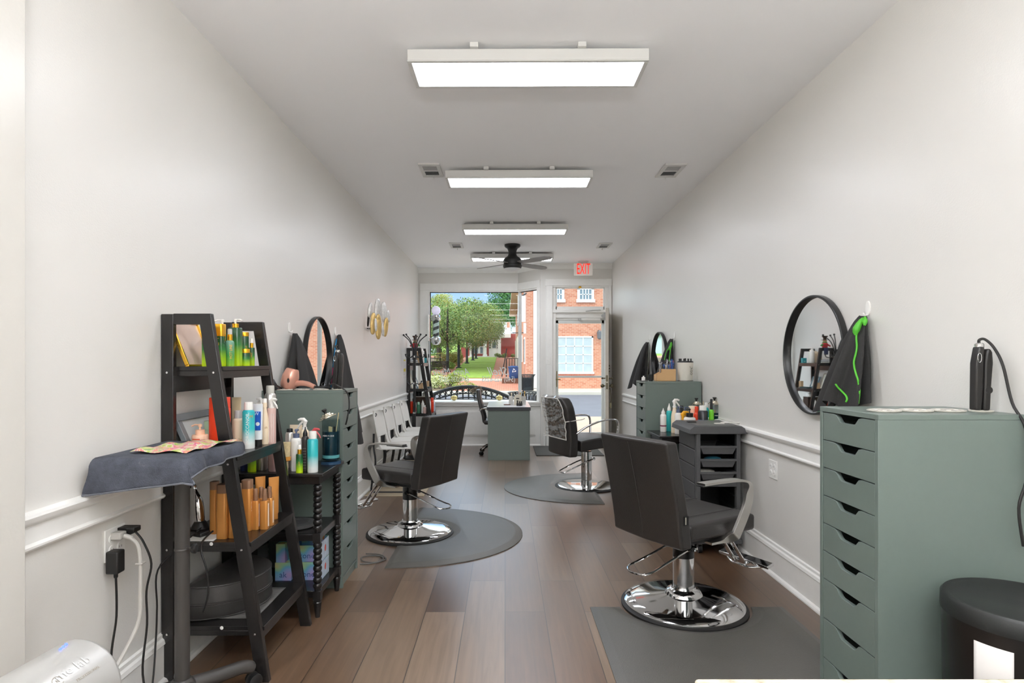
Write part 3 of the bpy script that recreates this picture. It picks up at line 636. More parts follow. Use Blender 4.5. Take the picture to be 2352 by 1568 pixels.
bn = thing('recycling_bin', 'blue wheeled recycling bin with white arrows, beside the brick building', 'recycling bin', (at(1180.5, 33), 33, gz(33)+.28))
BL = mat('bin_blue', '#25508c', .45); x = 0; k = 33/F
b = MB(bn); b.lathe([(.235, 0), (.25, .02), (.30, .56), (.30, .58)], BL, n=4*6, pw=8); b.build('body', bn)
b = MB(bn); b.box(-.33, -.33, .58, .33, .33, .64, BL); b.box(-.2, .28, .6, .2, .36, .68, BL); b.build('lid', bn, bevel=.02)
b = MB(bn)
for i in range(3):
    a = 90+120*i; c0, s0 = math.cos(R(a)), math.sin(R(a)); M = Matrix.Translation((c0*.07, -.31, .42+s0*.07)) @ Matrix.Rotation(R(-a-60), 4, 'Y')
    b.prism([(-.055, -.02), (.02, -.02), (.02, -.045), (.065, 0), (.02, .045), (.02, .02), (-.055, .02)], 'Y', -.004, .004, TRIMW, M)
b.build('recycling_symbol', bn)
pb = thing('planter_box', 'brown wooden planter box beneath the blue recycling bin', 'planter', (at(1179, 33), 33, gz(33)))
b = MB(pb); b.box(-.62, -.4, 0, .45, .45, .28, mat('brown_timber', '#6e4a38', .8, var=.2)); b.build('box', pb, bevel=.01)
tr_ = thing('litter_bin', 'black slatted litter bin with flared top by the brick corner', 'litter bin', (at(1212, 27.6), 27.6, -.02))
b = MB(tr_)
for i in range(28):
    a = 6.283*i/28; c0, s0 = math.cos(a), math.sin(a); b.tube([(.26*c0, .26*s0, .03), (.27*c0, .27*s0, .62), (.30*c0, .30*s0, .7), (.35*c0, .35*s0, .76)], .012, IRON, n=4)
b.build('slats', tr_)
b = MB(tr_); b.lathe([(.24, .02), (.24, .6)], IRON, n=20); b.build('liner', tr_)
b = MB(tr_)
for z, r in ((.05, .27), (.6, .28), (.755, .355)): b.tube([(r*math.cos(6.283*i/24), r*math.sin(6.283*i/24), z) for i in range(24)], .012, IRON, n=5, closed=True)
b.build('rings', tr_)
wb = dup(tr_, (at(1208, 11.9), 11.9, -.13), 0, 'large black slatted receptacle with flared top just outside the window corner'); wb.scale = (1, 1, 1.12)
bch = thing('park_bench', 'black slatted park bench on the left brick path', 'bench', (at(1010, 38.5), 38.5, gz(38.5)), R(35))
b = MB(bch)
for i in range(5): b.box(-.6, .02+i*.09, .43, .6, .09+i*.09, .46, IRON)
b.build('seat', bch)
b = MB(bch)
for i in range(5): b.box(-.6, -.02-i*.02, .52+i*.08, .6, .01-i*.02, .585+i*.08, IRON)
b.build('backrest', bch)
for x in (-.58, .58):
    b = MB(bch); b.tube([(x, -.12, .9), (x, 0, .45), (x, -.05, 0)], .03, IRON, n=6); b.tube([(x, 0, .45), (x, .45, .45), (x, .45, 0)], .03, IRON, n=6); b.tube([(x, -.04, .65), (x, .4, .66), (x, .45, .45)], .025, IRON, n=6); b.build('end_frame', bch)
# arched iron bench back right outside the window
ab = thing('arched_bench', 'ornate black iron bench with arched ringed back outside the window', 'bench', (-.55, 10.75, -.13))
y = 10.75; b = MB(ab, True)
def archz(px, top=True): t = (px-1075)/100.0; return zh(888 + 27*t*t, y)
P_ = [(at(p, y), y, archz(p)) for p in range(975, 1181, 8)]
b.tube(P_, .03, IRON, n=8); b.build('top_rail', ab)
b = MB(ab, True); b.tube([(p[0], y, p[2]-.115) for p in P_], .012, IRON, n=6); b.tube([(p[0], y, p[2]-.19) for p in P_[1:-1]], .012, IRON, n=6); b.build('lower_rail', ab)
b = MB(ab, True)
for i in range(15):
    px = 984+i*13.2; x = at(px, y); z = archz(px); b.box(x-.012, y-.012, .30, x+.012, y+.012, z-.01, IRON)
b.build('bars', ab)
b = MB(ab, True)
for i in range(14):
    px = 990.6+i*13.2; x = at(px, y); z = archz(px)-.065; b.tube([(x+.034*math.cos(6.283*k/16), y, z+.034*math.sin(6.283*k/16)) for k in range(16)], .006, IRON, n=5, closed=True)
b.build('rings', ab)
b = MB(ab, True)
for i in range(6): b.box(-1.38, y+.05+i*.075, .30, .1, y+.11+i*.075, .325, IRON)
b.build('seat', ab)
for x in (-1.36, .08):
    b = MB(ab, True); b.tube([(x, y, .5), (x, y, -.13)], .02, IRON, n=6); b.tube([(x, y+.5, .32), (x, y+.5, -.13)], .02, IRON, n=6); b.build('leg', ab)
# ---------------------------------------------------------------- drawer towers
def drawer_tower(label, loc, rz, group='sage green drawer towers'):
    """local: drawer fronts face -x, width along y (0..0.36), depth along x (0..0.48)"""
    t = thing('drawer_tower', label, 'drawer unit', loc, rz, group)
    b = MB()
    b.box(0, 0, .0, .475, .018, 1.142, GREEN); b.box(0, .342, .0, .475, .36, 1.142, GREEN); b.box(.46, .018, .03, .475, .342, 1.142, GREEN)
    b.box(.012, .018, 0, .03, .342, .048, GREEN); b.box(.002, .018, .048, .46, .342, .06, GREEN)
    b.build('carcass', t, bevel=.0012)
    b = MB(); b.box(0, 0, 1.142, .475, .36, 1.16, GREEN); b.build('top', t, bevel=.0015)
    z = 1.139
    for i in range(9):
        h = .1045 if i < 6 else .149; z1 = z; z0 = z-h+.003; z -= h
        a0, a1 = .021, .339; c = .18; o = .012
        prof = [(a0, z0), (a1, z0), (a1, z1), (c+.085, z1), (c+.068, z1-.004), (c+.048, z1-.024), (c+.038, z1-.028), (c-.038, z1-.028), (c-.048, z1-.024), (c-.068, z1-.004), (c-.085, z1), (a0, z1)]
        b = MB(); b.prism(prof, 'X', .002, .018, GREEN)
        b.box(.018, .03, z0+.002, .44, .036, z1-.035, GREEN); b.box(.018, .324, z0+.002, .44, .33, z1-.035, GREEN); b.box(.02, .036, z0+.002, .44, .324, z0+.006, GREEN); b.box(.43, .03, z0+.002, .436, .33, z1-.035, GREEN)
        b.build('drawer', t, bevel=.001)
    return t
TN = drawer_tower('large near sage green drawer tower on the right with flat iron on top', (1.203, 1.944, 0), 0)
TL = drawer_tower('sage green drawer tower against left wall with pink hair dryer on top', (-.953, 3.90, 0), R(180))
TF = drawer_tower('far right sage green drawer tower with white canister and clip box on top', (1.195, 5.13, 0), 0)
# ---------------------------------------------------------------- ladder shelves
def ladder_shelf(label, loc):
    """local: x from wall (0) outwards, y 0..0.56 along the wall"""
    t = thing('ladder_shelf', label, 'shelf', loc, 0, 'black ladder shelves')
    Wd = .56; tk = .026; H = 1.53
    def fx(z): return .205+.242*(1-z/H)       # front edge of the slanted leg
    for y0 in (0, Wd-tk):
        y1 = y0+tk; b = MB()
        b.box(0, y0, 0, .05, y1, H-.002, BLACKW); b.build('rear_leg', t, bevel=.002)
        b = MB(); b.prism([(.05, H-.045), (fx(H-.045)-.03, H-.045), (fx(H)-.001, H), (0.05, H)], 'Y', y0, y1, BLACKW); b.build('top_rail', t, bevel=.002)
        b = MB(); b.prism([(fx(0)-.052, 0), (fx(0), 0), (fx(H), H), (fx(H)-.052, H)], 'Y', y0-.001, y1+.001, BLACKW); b.build('front_leg', t, bevel=.002)
        b = MB(); yy = y0-.001 if y0 == 0 else y1
        for z in (1.285, .905, .55, .20):
            b.lathe([(.0045, 0), (.0045, .002), (.001, .003)], CHROME, n=10, M=Matrix.Translation((fx(z)-.026, yy, z)) @ Matrix.Rotation(R(90), 4, 'X'))
            b.lathe([(.0045, 0), (.0045, .002), (.001, .003)], CHROME, n=10, M=Matrix.Translation((.025, yy, z)) @ Matrix.Rotation(R(90), 4, 'X'))
        b.build('bolts', t, label='small steel bolts')
    for z in (1.31, .934, .574, .2225):
        x1 = fx(z)+.006
        b = MB(); b.box(.01, tk, z-.018, x1, Wd-tk, z, BLACKW); b.box(x1-.02, tk, z-.05, x1-.004, Wd-tk, z-.018, BLACKW)
        b.box(.05, tk+.0005, z-.04, x1-.06, tk+.012, z-.018, BLACKW)
        b.box(.012, tk, z-(.11 if z > 1 else .05), .026, Wd-tk, z-.018, BLACKW)
        b.build('shelf_board', t, bevel=.0015)
    return t
LS1 = ladder_shelf('near black ladder shelf on left wall holding hair products', (XL+.004, 2.50, 0))
LS2 = ladder_shelf('far black ladder shelf beside the shop window and coat rack', (XL+.004, 8.74, 0))
b = MB(LS1, True)
for z in (.568, .2165):
    b.lathe([(.0075, 0), (.0075, .001)], WHITE, n=14, M=Matrix.Translation((at(485 if z > .3 else 509, 2.525)+.0, 2.5265, z-.001)) @ Matrix.Rotation(R(90), 4, 'X'))
b.build('screw_cap', LS1, label='white screw caps on the shelf ends')
# ---------------------------------------------------------------- bobbin tables
def bobbin_table(label, loc, rz=0):
    """local: x 0 (wall) .. .46, y 0..0.39"""
    t = thing('bobbin_table', label, 'table', loc, rz, 'black bobbin legged side tables')
    b = MB(); b.box(-.0, -.012, .733, .48, .402, .752, BLACKW); b.box(.02, .01, .69, .455, .38, .733, BLACKW); b.build('tabletop', t, bevel=.003)
    for z in (.43, .135):
        b = MB(); b.box(.02, .015, z-.035, .45, .375, z, BLACKW); b.build('lower_shelf', t, bevel=.002)
    for x in (.025, .445):
        for y in (.015, .375):
            prof = [(.012, 0), (.02, .07), (.021, .078), (.017, .084)]
            b = MB(); b.lathe(prof+[(.022, .09)], BLACKW, n=16, loc=(x, y, 0))
            def blk(z0, z1): b.box(x-.02, y-.02, z0, x+.02, y+.02, z1, BLACKW)
            blk(.09, .14)
            for (z0, z1) in ((.14, .39), (.44, .69)):
                n = 8; h = (z1-z0-.01)/n; p = [(.016, z0)]
                for i in range(n):
                    for k in range(1, 6): a = math.pi*k/6; p.append((.0135+.0095*math.sin(a), z0+.01+h*(i+(1-math.cos(a))/2)))
                    p.append((.0135, z0+.01+h*(i+1)))
                b.lathe(p, BLACKW, n=14, loc=(x, y, 0))
            blk(.39, .44); b.build('leg', t, bevel=.001, ang=50)
    return t
BT1 = bobbin_table('black table with bobbin legs between ladder shelf and left drawer tower', (XL+.008, 3.128, 0))
BT2 = bobbin_table('black table with bobbin legs behind the grey trolley, crowded with bottles', (XR-.005, 5.08, 0), R(180))
# ---------------------------------------------------------------- floor mats
def mat_shape(name, label, outline, inset, h, group=None, cat='floor mat'):
    b = MB(); n = len(outline); P = [Vector((p[0], p[1])) for p in outline]; area = sum(P[i].x*P[(i+1) % n].y-P[(i+1) % n].x*P[i].y for i in range(n))
    sg = 1 if area > 0 else -1
    def off(d):
        out = []
        for i in range(n):
            d0 = (P[i]-P[i-1]).normalized(); d1 = (P[(i+1) % n]-P[i]).normalized(); q0 = Vector((-d0.y, d0.x))*sg; q1 = Vector((-d1.y, d1.x))*sg
            q = q0+q1; q = q/max(.7, q.length)*1.0; out.append(P[i]+q*d)
        return out
    rings = [(0, 0), (0, .006), (inset*.85, h*.92), (inset, h)]
    vs_ = []
    for d, z in rings: vs_ += [(p.x, p.y, z) for p in off(d)]
    fs = [(j*n+i, j*n+(i+1) % n, (j+1)*n+(i+1) % n, (j+1)*n+i) for j in range(len(rings)-1) for i in range(n)]
    fs += [tuple(range((len(rings)-1)*n, len(rings)*n))]
    b.add(vs_, fs, mat('anti_fatigue_vinyl', '#56544f', .36, var=.08, vs_=6, bump=.35, bs=300)); cx = sum(p.x for p in P)/n; cy = sum(p.y for p in P)/n
    o = b.build(name, label=label, cat=cat, group=group, ang=50); return o
def dline(p, q, n): return [(p[0]+(q[0]-p[0])*i/n, p[1]+(q[1]-p[1])*i/n) for i in range(n)]
def halfdisc(x0, y0, y1, depth, sgn, bc, br):
    """straight edge on x=x0 from y0 to y1, bulging to sgn*x; concave bite of radius br round bc"""
    cy = (y0+y1)/2; a = (y1-y0)/2; out = []
    for i in range(49):
        t = -math.pi/2+math.pi*i/48; out.append((x0+sgn*depth*abs(math.cos(t))**.92, cy+a*math.sin(t)))
    dx = x0-bc[0]; hh = math.sqrt(max(0.0, br*br-dx*dx)); e = []
    a1 = math.atan2(hh, dx); a0 = math.atan2(-hh, dx)
    if sgn > 0: e = [(bc[0]+br*math.cos(a1+(a0-a1)*i/20), bc[1]+br*math.sin(a1+(a0-a1)*i/20)) for i in range(21)]
    else:
        a1 = math.atan2(hh, dx) ; a0 = math.atan2(-hh, dx)+2*math.pi
        e = [(bc[0]+br*math.cos(a1+(a0-a1)*i/20), bc[1]+br*math.sin(a1+(a0-a1)*i/20)) for i in range(21)]
    return out+e
C1, C2, C3 = (-.735, 4.67), (.867, 6.42), (.974, 3.29)
mat_shape('salon_mat', 'half round dark grey mat under the left salon chair', halfdisc(-.775, 3.88, 5.46, .91, 1, C1, .335), .06, .022, 'salon mats')
mat_shape('salon_mat', 'half round grey mat under the far salon chair with plastic cover', halfdisc(.93, 5.62, 7.14, .94, -1, C2, .325), .06, .022, 'salon mats')
# rectangular mat: bite in its far edge
bx, by, br_ = C3[0], C3[1]+.03, .36; o_ = [(.46, 1.70), (1.50, 1.70), (1.50, 3.26)]
a1 = math.asin((3.26-by)/br_)
arcp = [(bx+br_*math.cos(a1+(-math.pi-2*a1)*i/24), by+br_*math.sin(a1+(-math.pi-2*a1)*i/24)) for i in range(25)]
mat_shape('salon_mat', 'rectangular dark grey mat under the near right salon chair', o_+arcp+[(.46, 3.26)], .06, .022, 'salon mats')
# ---------------------------------------------------------------- square salon chairs
BLACKG = mat('column_black', '#141414', .25)
def base_column(t, dome=True, top=.42):
    b = MB(); b.lathe([(.335, .0), (.335, .012), (.315, .02)], RUBBER, n=64); b.build('base_ring', t, label='black rubber ring')
    b = MB()
    pr = [(.318, .012), (.318, .024), (.305, .034), (.26, .044), (.17, .056), (.11, .066), (.10, .068), (.095, .078), (.085, .092), (.066, .10), (.062, .11)] if dome else [(.306, .012), (.306, .02), (.30, .023), (.06, .026)]
    b.lathe(pr, CHROME, n=64); b.build('base_plate', t, label='polished chrome base')
    b = MB(); b.lathe([(.056, .02), (.056, .27)], CHROME, n=32)
    b.lathe([(.057, .27), (.057, .375), (.05, .38)], BLACKG if dome else CHROME, n=32); b.cyl((0, 0, .37), (0, 0, top+.01), .022, CHROME); b.build('column', t, label='chrome hydraulic column')
def salon_chair(label, loc, rz, top_face, lever_rz=0):
    t = thing('salon_chair', label, 'salon chair', (loc[0], loc[1], 0), rz, 'square black salon chairs')
    base_column(t)
    # seat cushion: soft block
    b = MB()
    def soft(b, x0, x1, y0, y1, z0, z1, puff, m, n=10, M=None):
        def f(u, v, top):
            k = (1-abs(2*u-1)**6)*(1-abs(2*v-1)**6); return (x0+(x1-x0)*u, y0+(y1-y0)*v, (z1+puff*k) if top else (z0-puff*.3*k))
        vs_ = [f(i/n, j/n, 1) for j in range(n+1) for i in range(n+1)]; q = (n+1)**2
        vs_ += [f(i/n, j/n, 0) for j in range(n+1) for i in range(n+1)]
        fs = [(j*(n+1)+i, j*(n+1)+i+1, (j+1)*(n+1)+i+1, (j+1)*(n+1)+i) for j in range(n) for i in range(n)]
        fs += [tuple(q+k for k in reversed(f_)) for f_ in fs[:n*n]]
        ed = [(i, 0) for i in range(n)]+[(n, j) for j in range(n)]+[(i, n) for i in range(n, 0, -1)]+[(0, j) for j in range(n, 0, -1)]
        ids = [j*(n+1)+i for i, j in ed]
        fs += [(ids[k], ids[(k+1) % len(ids)], q+ids[(k+1) % len(ids)], q+ids[k]) for k in range(len(ids))]
        b.add(vs_, fs, m, M)
    soft(b, -.20, .29, -.235, .235, .43, .515, .012, LEATHER); b.build('seat', t, bevel=.018, seg=4, ang=60)
    b = MB(); b.tube([(-.19, -.14, .530), (.27, -.14, .530)], .0015, LEATHER, n=5); b.tube([(-.19, .14, .530), (.27, .14, .530)], .0015, LEATHER, n=5); b.build('seam', t)
    b = MB(); b.box(-.17, -.2, .405, .22, .2, .43, BLACKP); b.build('seat_pan', t, bevel=.004)
    # backrest, leaning back; two slightly angled rear panels meeting on a centre seam
    lean = .105; vs_ = []; prof = []
    rows = 8; P_ = []
    for j in range(rows+1):
        v = j/rows; z = .405+.535*v; xo = -.20-lean*v**1.25
        for k, y in enumerate((-.25, -.13, 0, .13, .25)):
            P_.append((xo-.075-(.018 if k == 2 else 0.010 if k in (1, 3) else 0), y, z))
    for j in range(rows+1):
        v = j/rows; z = .405+.535*v; xo = -.20-lean*v**1.25
        for k, y in enumerate((-.25, -.13, 0, .13, .25)): P_.append((xo+(.006 if k in (1, 2, 3) else 0), y, z))
    n5 = 5*(rows+1); fs = []
    for s_ in (0, n5):
        for j in range(rows):
            for k in range(4):
                q = (s_+j*5+k, s_+j*5+k+1, s_+(j+1)*5+k+1, s_+(j+1)*5+k); fs.append(q)
    for j in range(rows):
        for k in (0, 4): fs.append((j*5+k, (j+1)*5+k, n5+(j+1)*5+k, n5+j*5+k))
    for k in range(4):
        for j in (0, rows): fs.append((j*5+k, j*5+k+1, n5+j*5+k+1, n5+j*5+k))
    b = MB(); b.add(P_, fs, LEATHER); b.build('backrest', t, bevel=.014, seg=4, ang=60)
    b = MB(); b.tube([(-.20-lean*(j/8)**1.25-.0945, 0, .42+.50*j/8) for j in range(9)], .0016, mat('stitching', '#3b3835', .6), n=5); b.build('back_seam', t)
    b = MB(); b.box(-.262, -.256, .53, -.235, -.2505, .575, mat('tag_black', '#101010', .6)); b.box(-.258, -.2575, .535, -.252, -.2560, .570, mat('tag_thread', '#b9b2a4', .6)); b.build('brand_tag', t)
    pts = smooth_path([(-.17, 0, .727), (-.05, 0, .727), (.10, 0, .722), (.165, 0, .70), (.185, 0, .65), (.165, 0, .57), (.10, 0, .465), (.07, 0, .43), (.02, 0, .412), (-.06, 0, .408)], 5)
    def bandw(i):
        q = i/(len(pts)-1); k = min(max((q-.28)/.2, 0), 1)*min(max((.93-q)/.22, 0), 1); k = k*k*(3-2*k); return (.052-.036*k, .012+.046*k)
    for s_ in (-1, 1):
        b = MB(); b.tube([(p.x, s_*(.275 if p.z > .44 else .275-.05*(.44-p.z)/.03), p.z) for p in pts], 0, BRUSHED, flat=[bandw(i) for i in range(len(pts))], up=(0, 1, 0)); b.build('armrest', t, bevel=.003, ang=50, label='brushed metal armrest')
        b = MB(); b.box(-.18, s_*.275-.024, .715, -.02, s_*.275+.024, .7225, BLACKP); b.build('arm_pad', t, bevel=.003)
    b = MB()
    for y in (-.035, .035): b.tube(smooth_path([(.14, y, .41), (.24, y, .41), (.30, y, .36), (.44, y, .185), (.47, y, .165), (.50, y, .17)], 4), .011, CHROME, n=8)
    b.build('footrest_tubes', t)
    b = MB(); b.tube([(.505, -.17, .178), (.505, .17, .178)], 0, CHROME, flat=(.055, .018), up=(1, 0, .25)); b.tube(smooth_path([(.50, -.13, .165), (.46, -.06, .15), (.45, 0, .155), (.46, .06, .15), (.50, .13, .165)], 4), .008, CHROME, n=6); b.build('footrest_bar', t, bevel=.003)
    b = MB(); M = Matrix.Rotation(lever_rz, 3, 'Z')
    L_ = smooth_path([(.02, -.058, .325), (-.05, -.075, .315), (-.16, -.08, .27), (-.25, -.085, .235), (-.30, -.07, .225), (-.33, 0, .222), (-.30, .07, .225), (-.25, .085, .235), (-.16, .08, .27), (-.05, .075, .315), (.02, .058, .325)], 4)
    b.tube([M @ p for p in L_], .006, CHROME, n=8); c = M @ Vector((.03, -.06, .325)); b.sphere(c, .016, CHROME, 10, 6); b.cyl(M @ Vector((0, -.085, .33)), M @ Vector((0, .085, .33)), .012, BLACKG); b.build('pump_lever', t, label='chrome pump lever loop')
    return t
SC3 = salon_chair('black square salon chair near right with its back to the camera', C3, R(30), None, R(-12))
SC1 = dup(SC3, (C1[0], C1[1], 0), R(150), 'black square salon chair on the left beside the drawer tower')
for ch in col.objects:      # the lever of the left chair points the other way
    if ch.parent == SC1 and ch.name.startswith('pump_lever'): ch.rotation_euler = (0, 0, R(28))
# ---------------------------------------------------------------- far salon chair, round arms, plastic cover
t = thing('salon_chair', 'black salon chair with clear plastic cover over its back, near the door', 'salon chair', (C2[0], C2[1], 0), R(22))
base_column(t, False, .44)
b = MB(); rows = []
pth = [(-.20, .46), (-.1, .475), (.05, .49), (.17, .485), (.25, .46), (.285, .42)]
def cush(u, v, lo=False):
    i = u*(len(pth)-1); k = min(int(i), len(pth)-2); f = i-k; x = pth[k][0]*(1-f)+pth[k+1][0]*f; z = pth[k][1]*(1-f)+pth[k+1][1]*f
    return x, z
N = 12; top = []; bot = []
for j in range(9):
    for i in range(N+1):
        x, z = cush(i/N, 0); y = -.24+.48*j/8; k = 1-abs(2*j/8-1)**5; top.append((x, y, z+.055+.012*k)); bot.append((x*.98, y, z-.055 if x < .2 else z-.05))
q = len(top); fs = [(j*(N+1)+i, j*(N+1)+i+1, (j+1)*(N+1)+i+1, (j+1)*(N+1)+i) for j in range(8) for i in range(N)]
fs += [tuple(q+k for k in reversed(f_)) for f_ in fs[:8*N]]
for i in range(N): fs += [(i, i+1, q+i+1, q+i), (8*(N+1)+i, 8*(N+1)+i+1, q+8*(N+1)+i+1, q+8*(N+1)+i)]
for j in range(8): fs += [(j*(N+1), (j+1)*(N+1), q+(j+1)*(N+1), q+j*(N+1)), (j*(N+1)+N, (j+1)*(N+1)+N, q+(j+1)*(N+1)+N, q+j*(N+1)+N)]
b.add(top+bot, fs, LEATHER); b.build('seat', t, bevel=.02, seg=4, ang=60)
def backpt(y, v, th):      # curved rear shell of the backrest, used for cushion and cover
    z = .36+.60*v; x = -.235-.07*v+.03*math.sin(v*3.1)-th; return (x, y, z)
sh = [(-.25, 0), (.25, 0)]
b = MB(); n = 12; V_ = []; 
def wid(v): return .245 if v < .82 else .245-.06*((v-.82)/.18)**2
for th in (0, .10):
    for j in range(n+1):
        for i in range(9):
            v = j/n; y = wid(v)*(2*i/8-1); k = (1-abs(2*i/8-1)**4)*.02; p = backpt(y, v, th+(k if th else -k)); V_.append(p)
q = 9*(n+1); fs = []
for s_ in (0, q):
    for j in range(n):
        for i in range(8): fs.append((s_+j*9+i, s_+j*9+i+1, s_+(j+1)*9+i+1, s_+(j+1)*9+i))
for j in range(n): fs += [(j*9, (j+1)*9, q+(j+1)*9, q+j*9), (j*9+8, (j+1)*9+8, q+(j+1)*9+8, q+j*9+8)]
for i in range(8): fs += [(i, i+1, q+i+1, q+i), (n*9+i, n*9+i+1, q+n*9+i+1, q+n*9+i)]
b.add(V_, fs, LEATHER); b.build('backrest', t, bevel=.025, seg=4, ang=60)
PLAS = glassmat('clear_plastic', '#eceef0', .16, .16)
rg = random.Random(5); b = MB()
def cov(u, v):
    y = (2*u-1)*.235; vv = .30+.72*v; w_ = .011*noise.noise(Vector((y*9, vv*13, 0)))+.007*noise.noise(Vector((y*22, vv*34, 3)))+.003*noise.noise(Vector((y*70, vv*60, 7)))
    p = backpt(min(max(y, -wid(min(vv, 1))), wid(min(vv, 1))), min(vv, 1.0), .135+w_)
    if vv > 1: return (p[0]+(vv-1)*3, p[1], p[2]+.02)
    return p
b.grid(cov, 40, 60, PLAS); cvr = b.build('plastic_cover', t, label='clear crinkled plastic cover', ang=25)
b = MB(); ring = [cov(u/10, 0.0) for u in range(11)]+[cov(1, v/10) for v in range(1, 10)]+[cov(1-u/10, .96) for u in range(11)]+[cov(0, 1-v/10) for v in range(1, 10)]
b.tube(ring, .005, mat('elastic_white', '#dcd9d2', .6), n=5, closed=True); e_ = cov(0.0, .42); b.tube([e_, (-.20, -.253, e_[2]+.02), (-.16, -.245, e_[2]+.03)], .005, MATS['elastic_white'], n=5); b.build('elastic_edge', cvr, label='white elastic edging')
for s_ in (-1, 1):
    b = MB(); b.tube(smooth_path([(-.27, s_*.262, .60), (-.16, s_*.285, .67), (0, s_*.295, .725), (.14, s_*.295, .735), (.20, s_*.29, .71), (.21, s_*.285, .62), (.19, s_*.26, .49), (.15, s_*.24, .44)], 5), 0, CHROME, flat=(.03, .016), up=(0, 1, 0)); b.build('armrest', t, bevel=.006, ang=50, label='curved chrome armrest')
b = MB(); b.tube(smooth_path([(.06, .05, .30), (-.08, .07, .26), (-.28, .055, .185), (-.30, .03, .175), (-.30, -.03, .175), (-.28, -.055, .185), (-.08, -.07, .26), (.06, -.05, .30)], 4), .007, CHROME, n=8); b.sphere((.06, -.055, .30), .016, CHROME, 10, 6); b.build('pump_lever', t)
# ---------------------------------------------------------------- white waiting chairs
SHELL = mat('white_shell', '#dcdad4', .38, var=.02); GREYM = mat('grey_tube', '#3b3b3d', .35, .6)
def waiting_chair(loc, label):
    t = thing('waiting_chair', label, 'chair', loc, 0, 'white waiting chairs along the left wall')
    # one curved shell: seat + narrow neck + back, facing +x
    b = MB()
    sec = [(.42, .415, .215), (.40, .445, .225), (.30, .455, .235), (.12, .445, .235), (.04, .445, .23), (.0, .455, .225)]
    vs_ = []; n = 12
    def prof(u):
        k = u*(len(sec)-1); i = min(int(k), len(sec)-2); f = k-i; return [sec[i][c]*(1-f)+sec[i+1][c]*f for c in range(3)]
    b.grid(lambda u, v: (prof(v)[0], prof(v)[2]*(2*u-1), prof(v)[1]-.012*(1-(2*u-1)**2)), 12, 14, SHELL); b.build('seat', t, solid=.012, bevel=.002, ang=60)
    b = MB()
    def back(u, v):
        z = .545+.275*v; hw = .232-.02*abs(v-.45)-(.10*((v-.62)/.38)**2.6 if v > .62 else 0); y = hw*(2*u-1)
        return (-.02-.055*v+.04*((2*u-1)**2), y, z)
    b.grid(back, 14, 12, SHELL)
    for s_ in (-1, 1): b.grid(lambda u, v, s_=s_: (.018+.03*(1-v)**2, s_*(.232-.055*u*(1+.8*v*v)), .45+.11*v), 2, 6, SHELL)
    b.build('backrest', t, solid=.012, bevel=.002, ang=60)
    b = MB(); M = Matrix.Translation((-.085, -.0, .775)) @ Matrix.Rotation(R(90), 4, 'Y')
    b.tube([(-.056+.0, .038*math.cos(a*.393), .772+.016*math.sin(a*.393)) for a in range(16)], .005, GREYM, n=5, closed=True); b.build('hand_hole', t, label='dark rimmed hand hole')
    for s_ in (-1, 1):
        b = MB(); b.tube(smooth_path([(-.03, s_*.21, .60), (-.03, s_*.215, .46), (-.01, s_*.225, .30), (-.05, s_*.235, .05), (-.02, s_*.235, .012), (.05, s_*.235, .012), (.36, s_*.235, .012), (.42, s_*.235, .012), (.44, s_*.235, .05), (.40, s_*.225, .43)], 5), .010, GREYM, n=8); b.build('sled_leg', t)
    b = MB(); b.cyl((.1, -.22, .417), (.1, .22, .417), .009, GREYM, n=8); b.cyl((.30, -.22, .417), (.30, .22, .417), .009, GREYM, n=8); b.build('cross_bar', t)
    return t
wc = waiting_chair((-1.30, 6.32, 0), 'nearest white waiting chair in the row by the left wall')
for y, l in ((6.84, 'second white waiting chair of the row, counted from the camera'), (7.36, 'third white waiting chair of the row, counted from the camera'), (7.88, 'farthest white waiting chair, next to the coat rack')): dup(wc, (-1.30, y, 0), 0, l)
# ---------------------------------------------------------------- coat rack
t = thing('coat_rack', 'black coat rack with ball tipped hooks beside the far ladder shelf', 'coat rack', (-1.255, 8.36, 0))
b = MB(); b.cyl((0, 0, .02), (0, 0, 1.50), .019, BLACKM, n=16); b.lathe([(.17, 0), (.17, .012), (.03, .03)], BLACKM, n=24); b.build('pole', t)
b = MB()
for z in (1.03, .62, 1.40): b.lathe([(.024, -.012), (.024, .012)], CHROME, loc=(0, 0, z), n=16)
b.build('collars', t, label='chrome collars')
for k in range(5):
    a = R(72*k+20); c0, s0 = math.cos(a), math.sin(a); rr = .165
    b = MB(); b.tube(smooth_path([(.02*c0, .02*s0, 1.36), (.03*c0, .03*s0, 1.50), (.08*c0, .08*s0, 1.62), (rr*c0, rr*s0, 1.695)], 5), .007, BLACKM, n=6); b.sphere((rr*c0, rr*s0, 1.70), .014, BLACKM, 10, 6)
    b.tube(smooth_path([(.02*c0, .02*s0, 1.42), (.07*c0, .07*s0, 1.385), (.125*c0, .125*s0, 1.395), (.135*c0, .135*s0, 1.42)], 4), .006, BLACKM, n=6); b.sphere((.135*c0, .135*s0, 1.425), .012, BLACKM, 10, 6); b.build('hook', t)
for k in range(4):
    a = R(90*k+15); c0, s0 = math.cos(a), math.sin(a); b = MB(); b.tube(smooth_path([(.02*c0, .02*s0, 1.03), (.07*c0, .07*s0, 1.015), (.095*c0, .095*s0, 1.05)], 4), .006, BLACKM, n=6); b.sphere((.097*c0, .097*s0, 1.055), .012, BLACKM, 10, 6); b.build('hook', t)
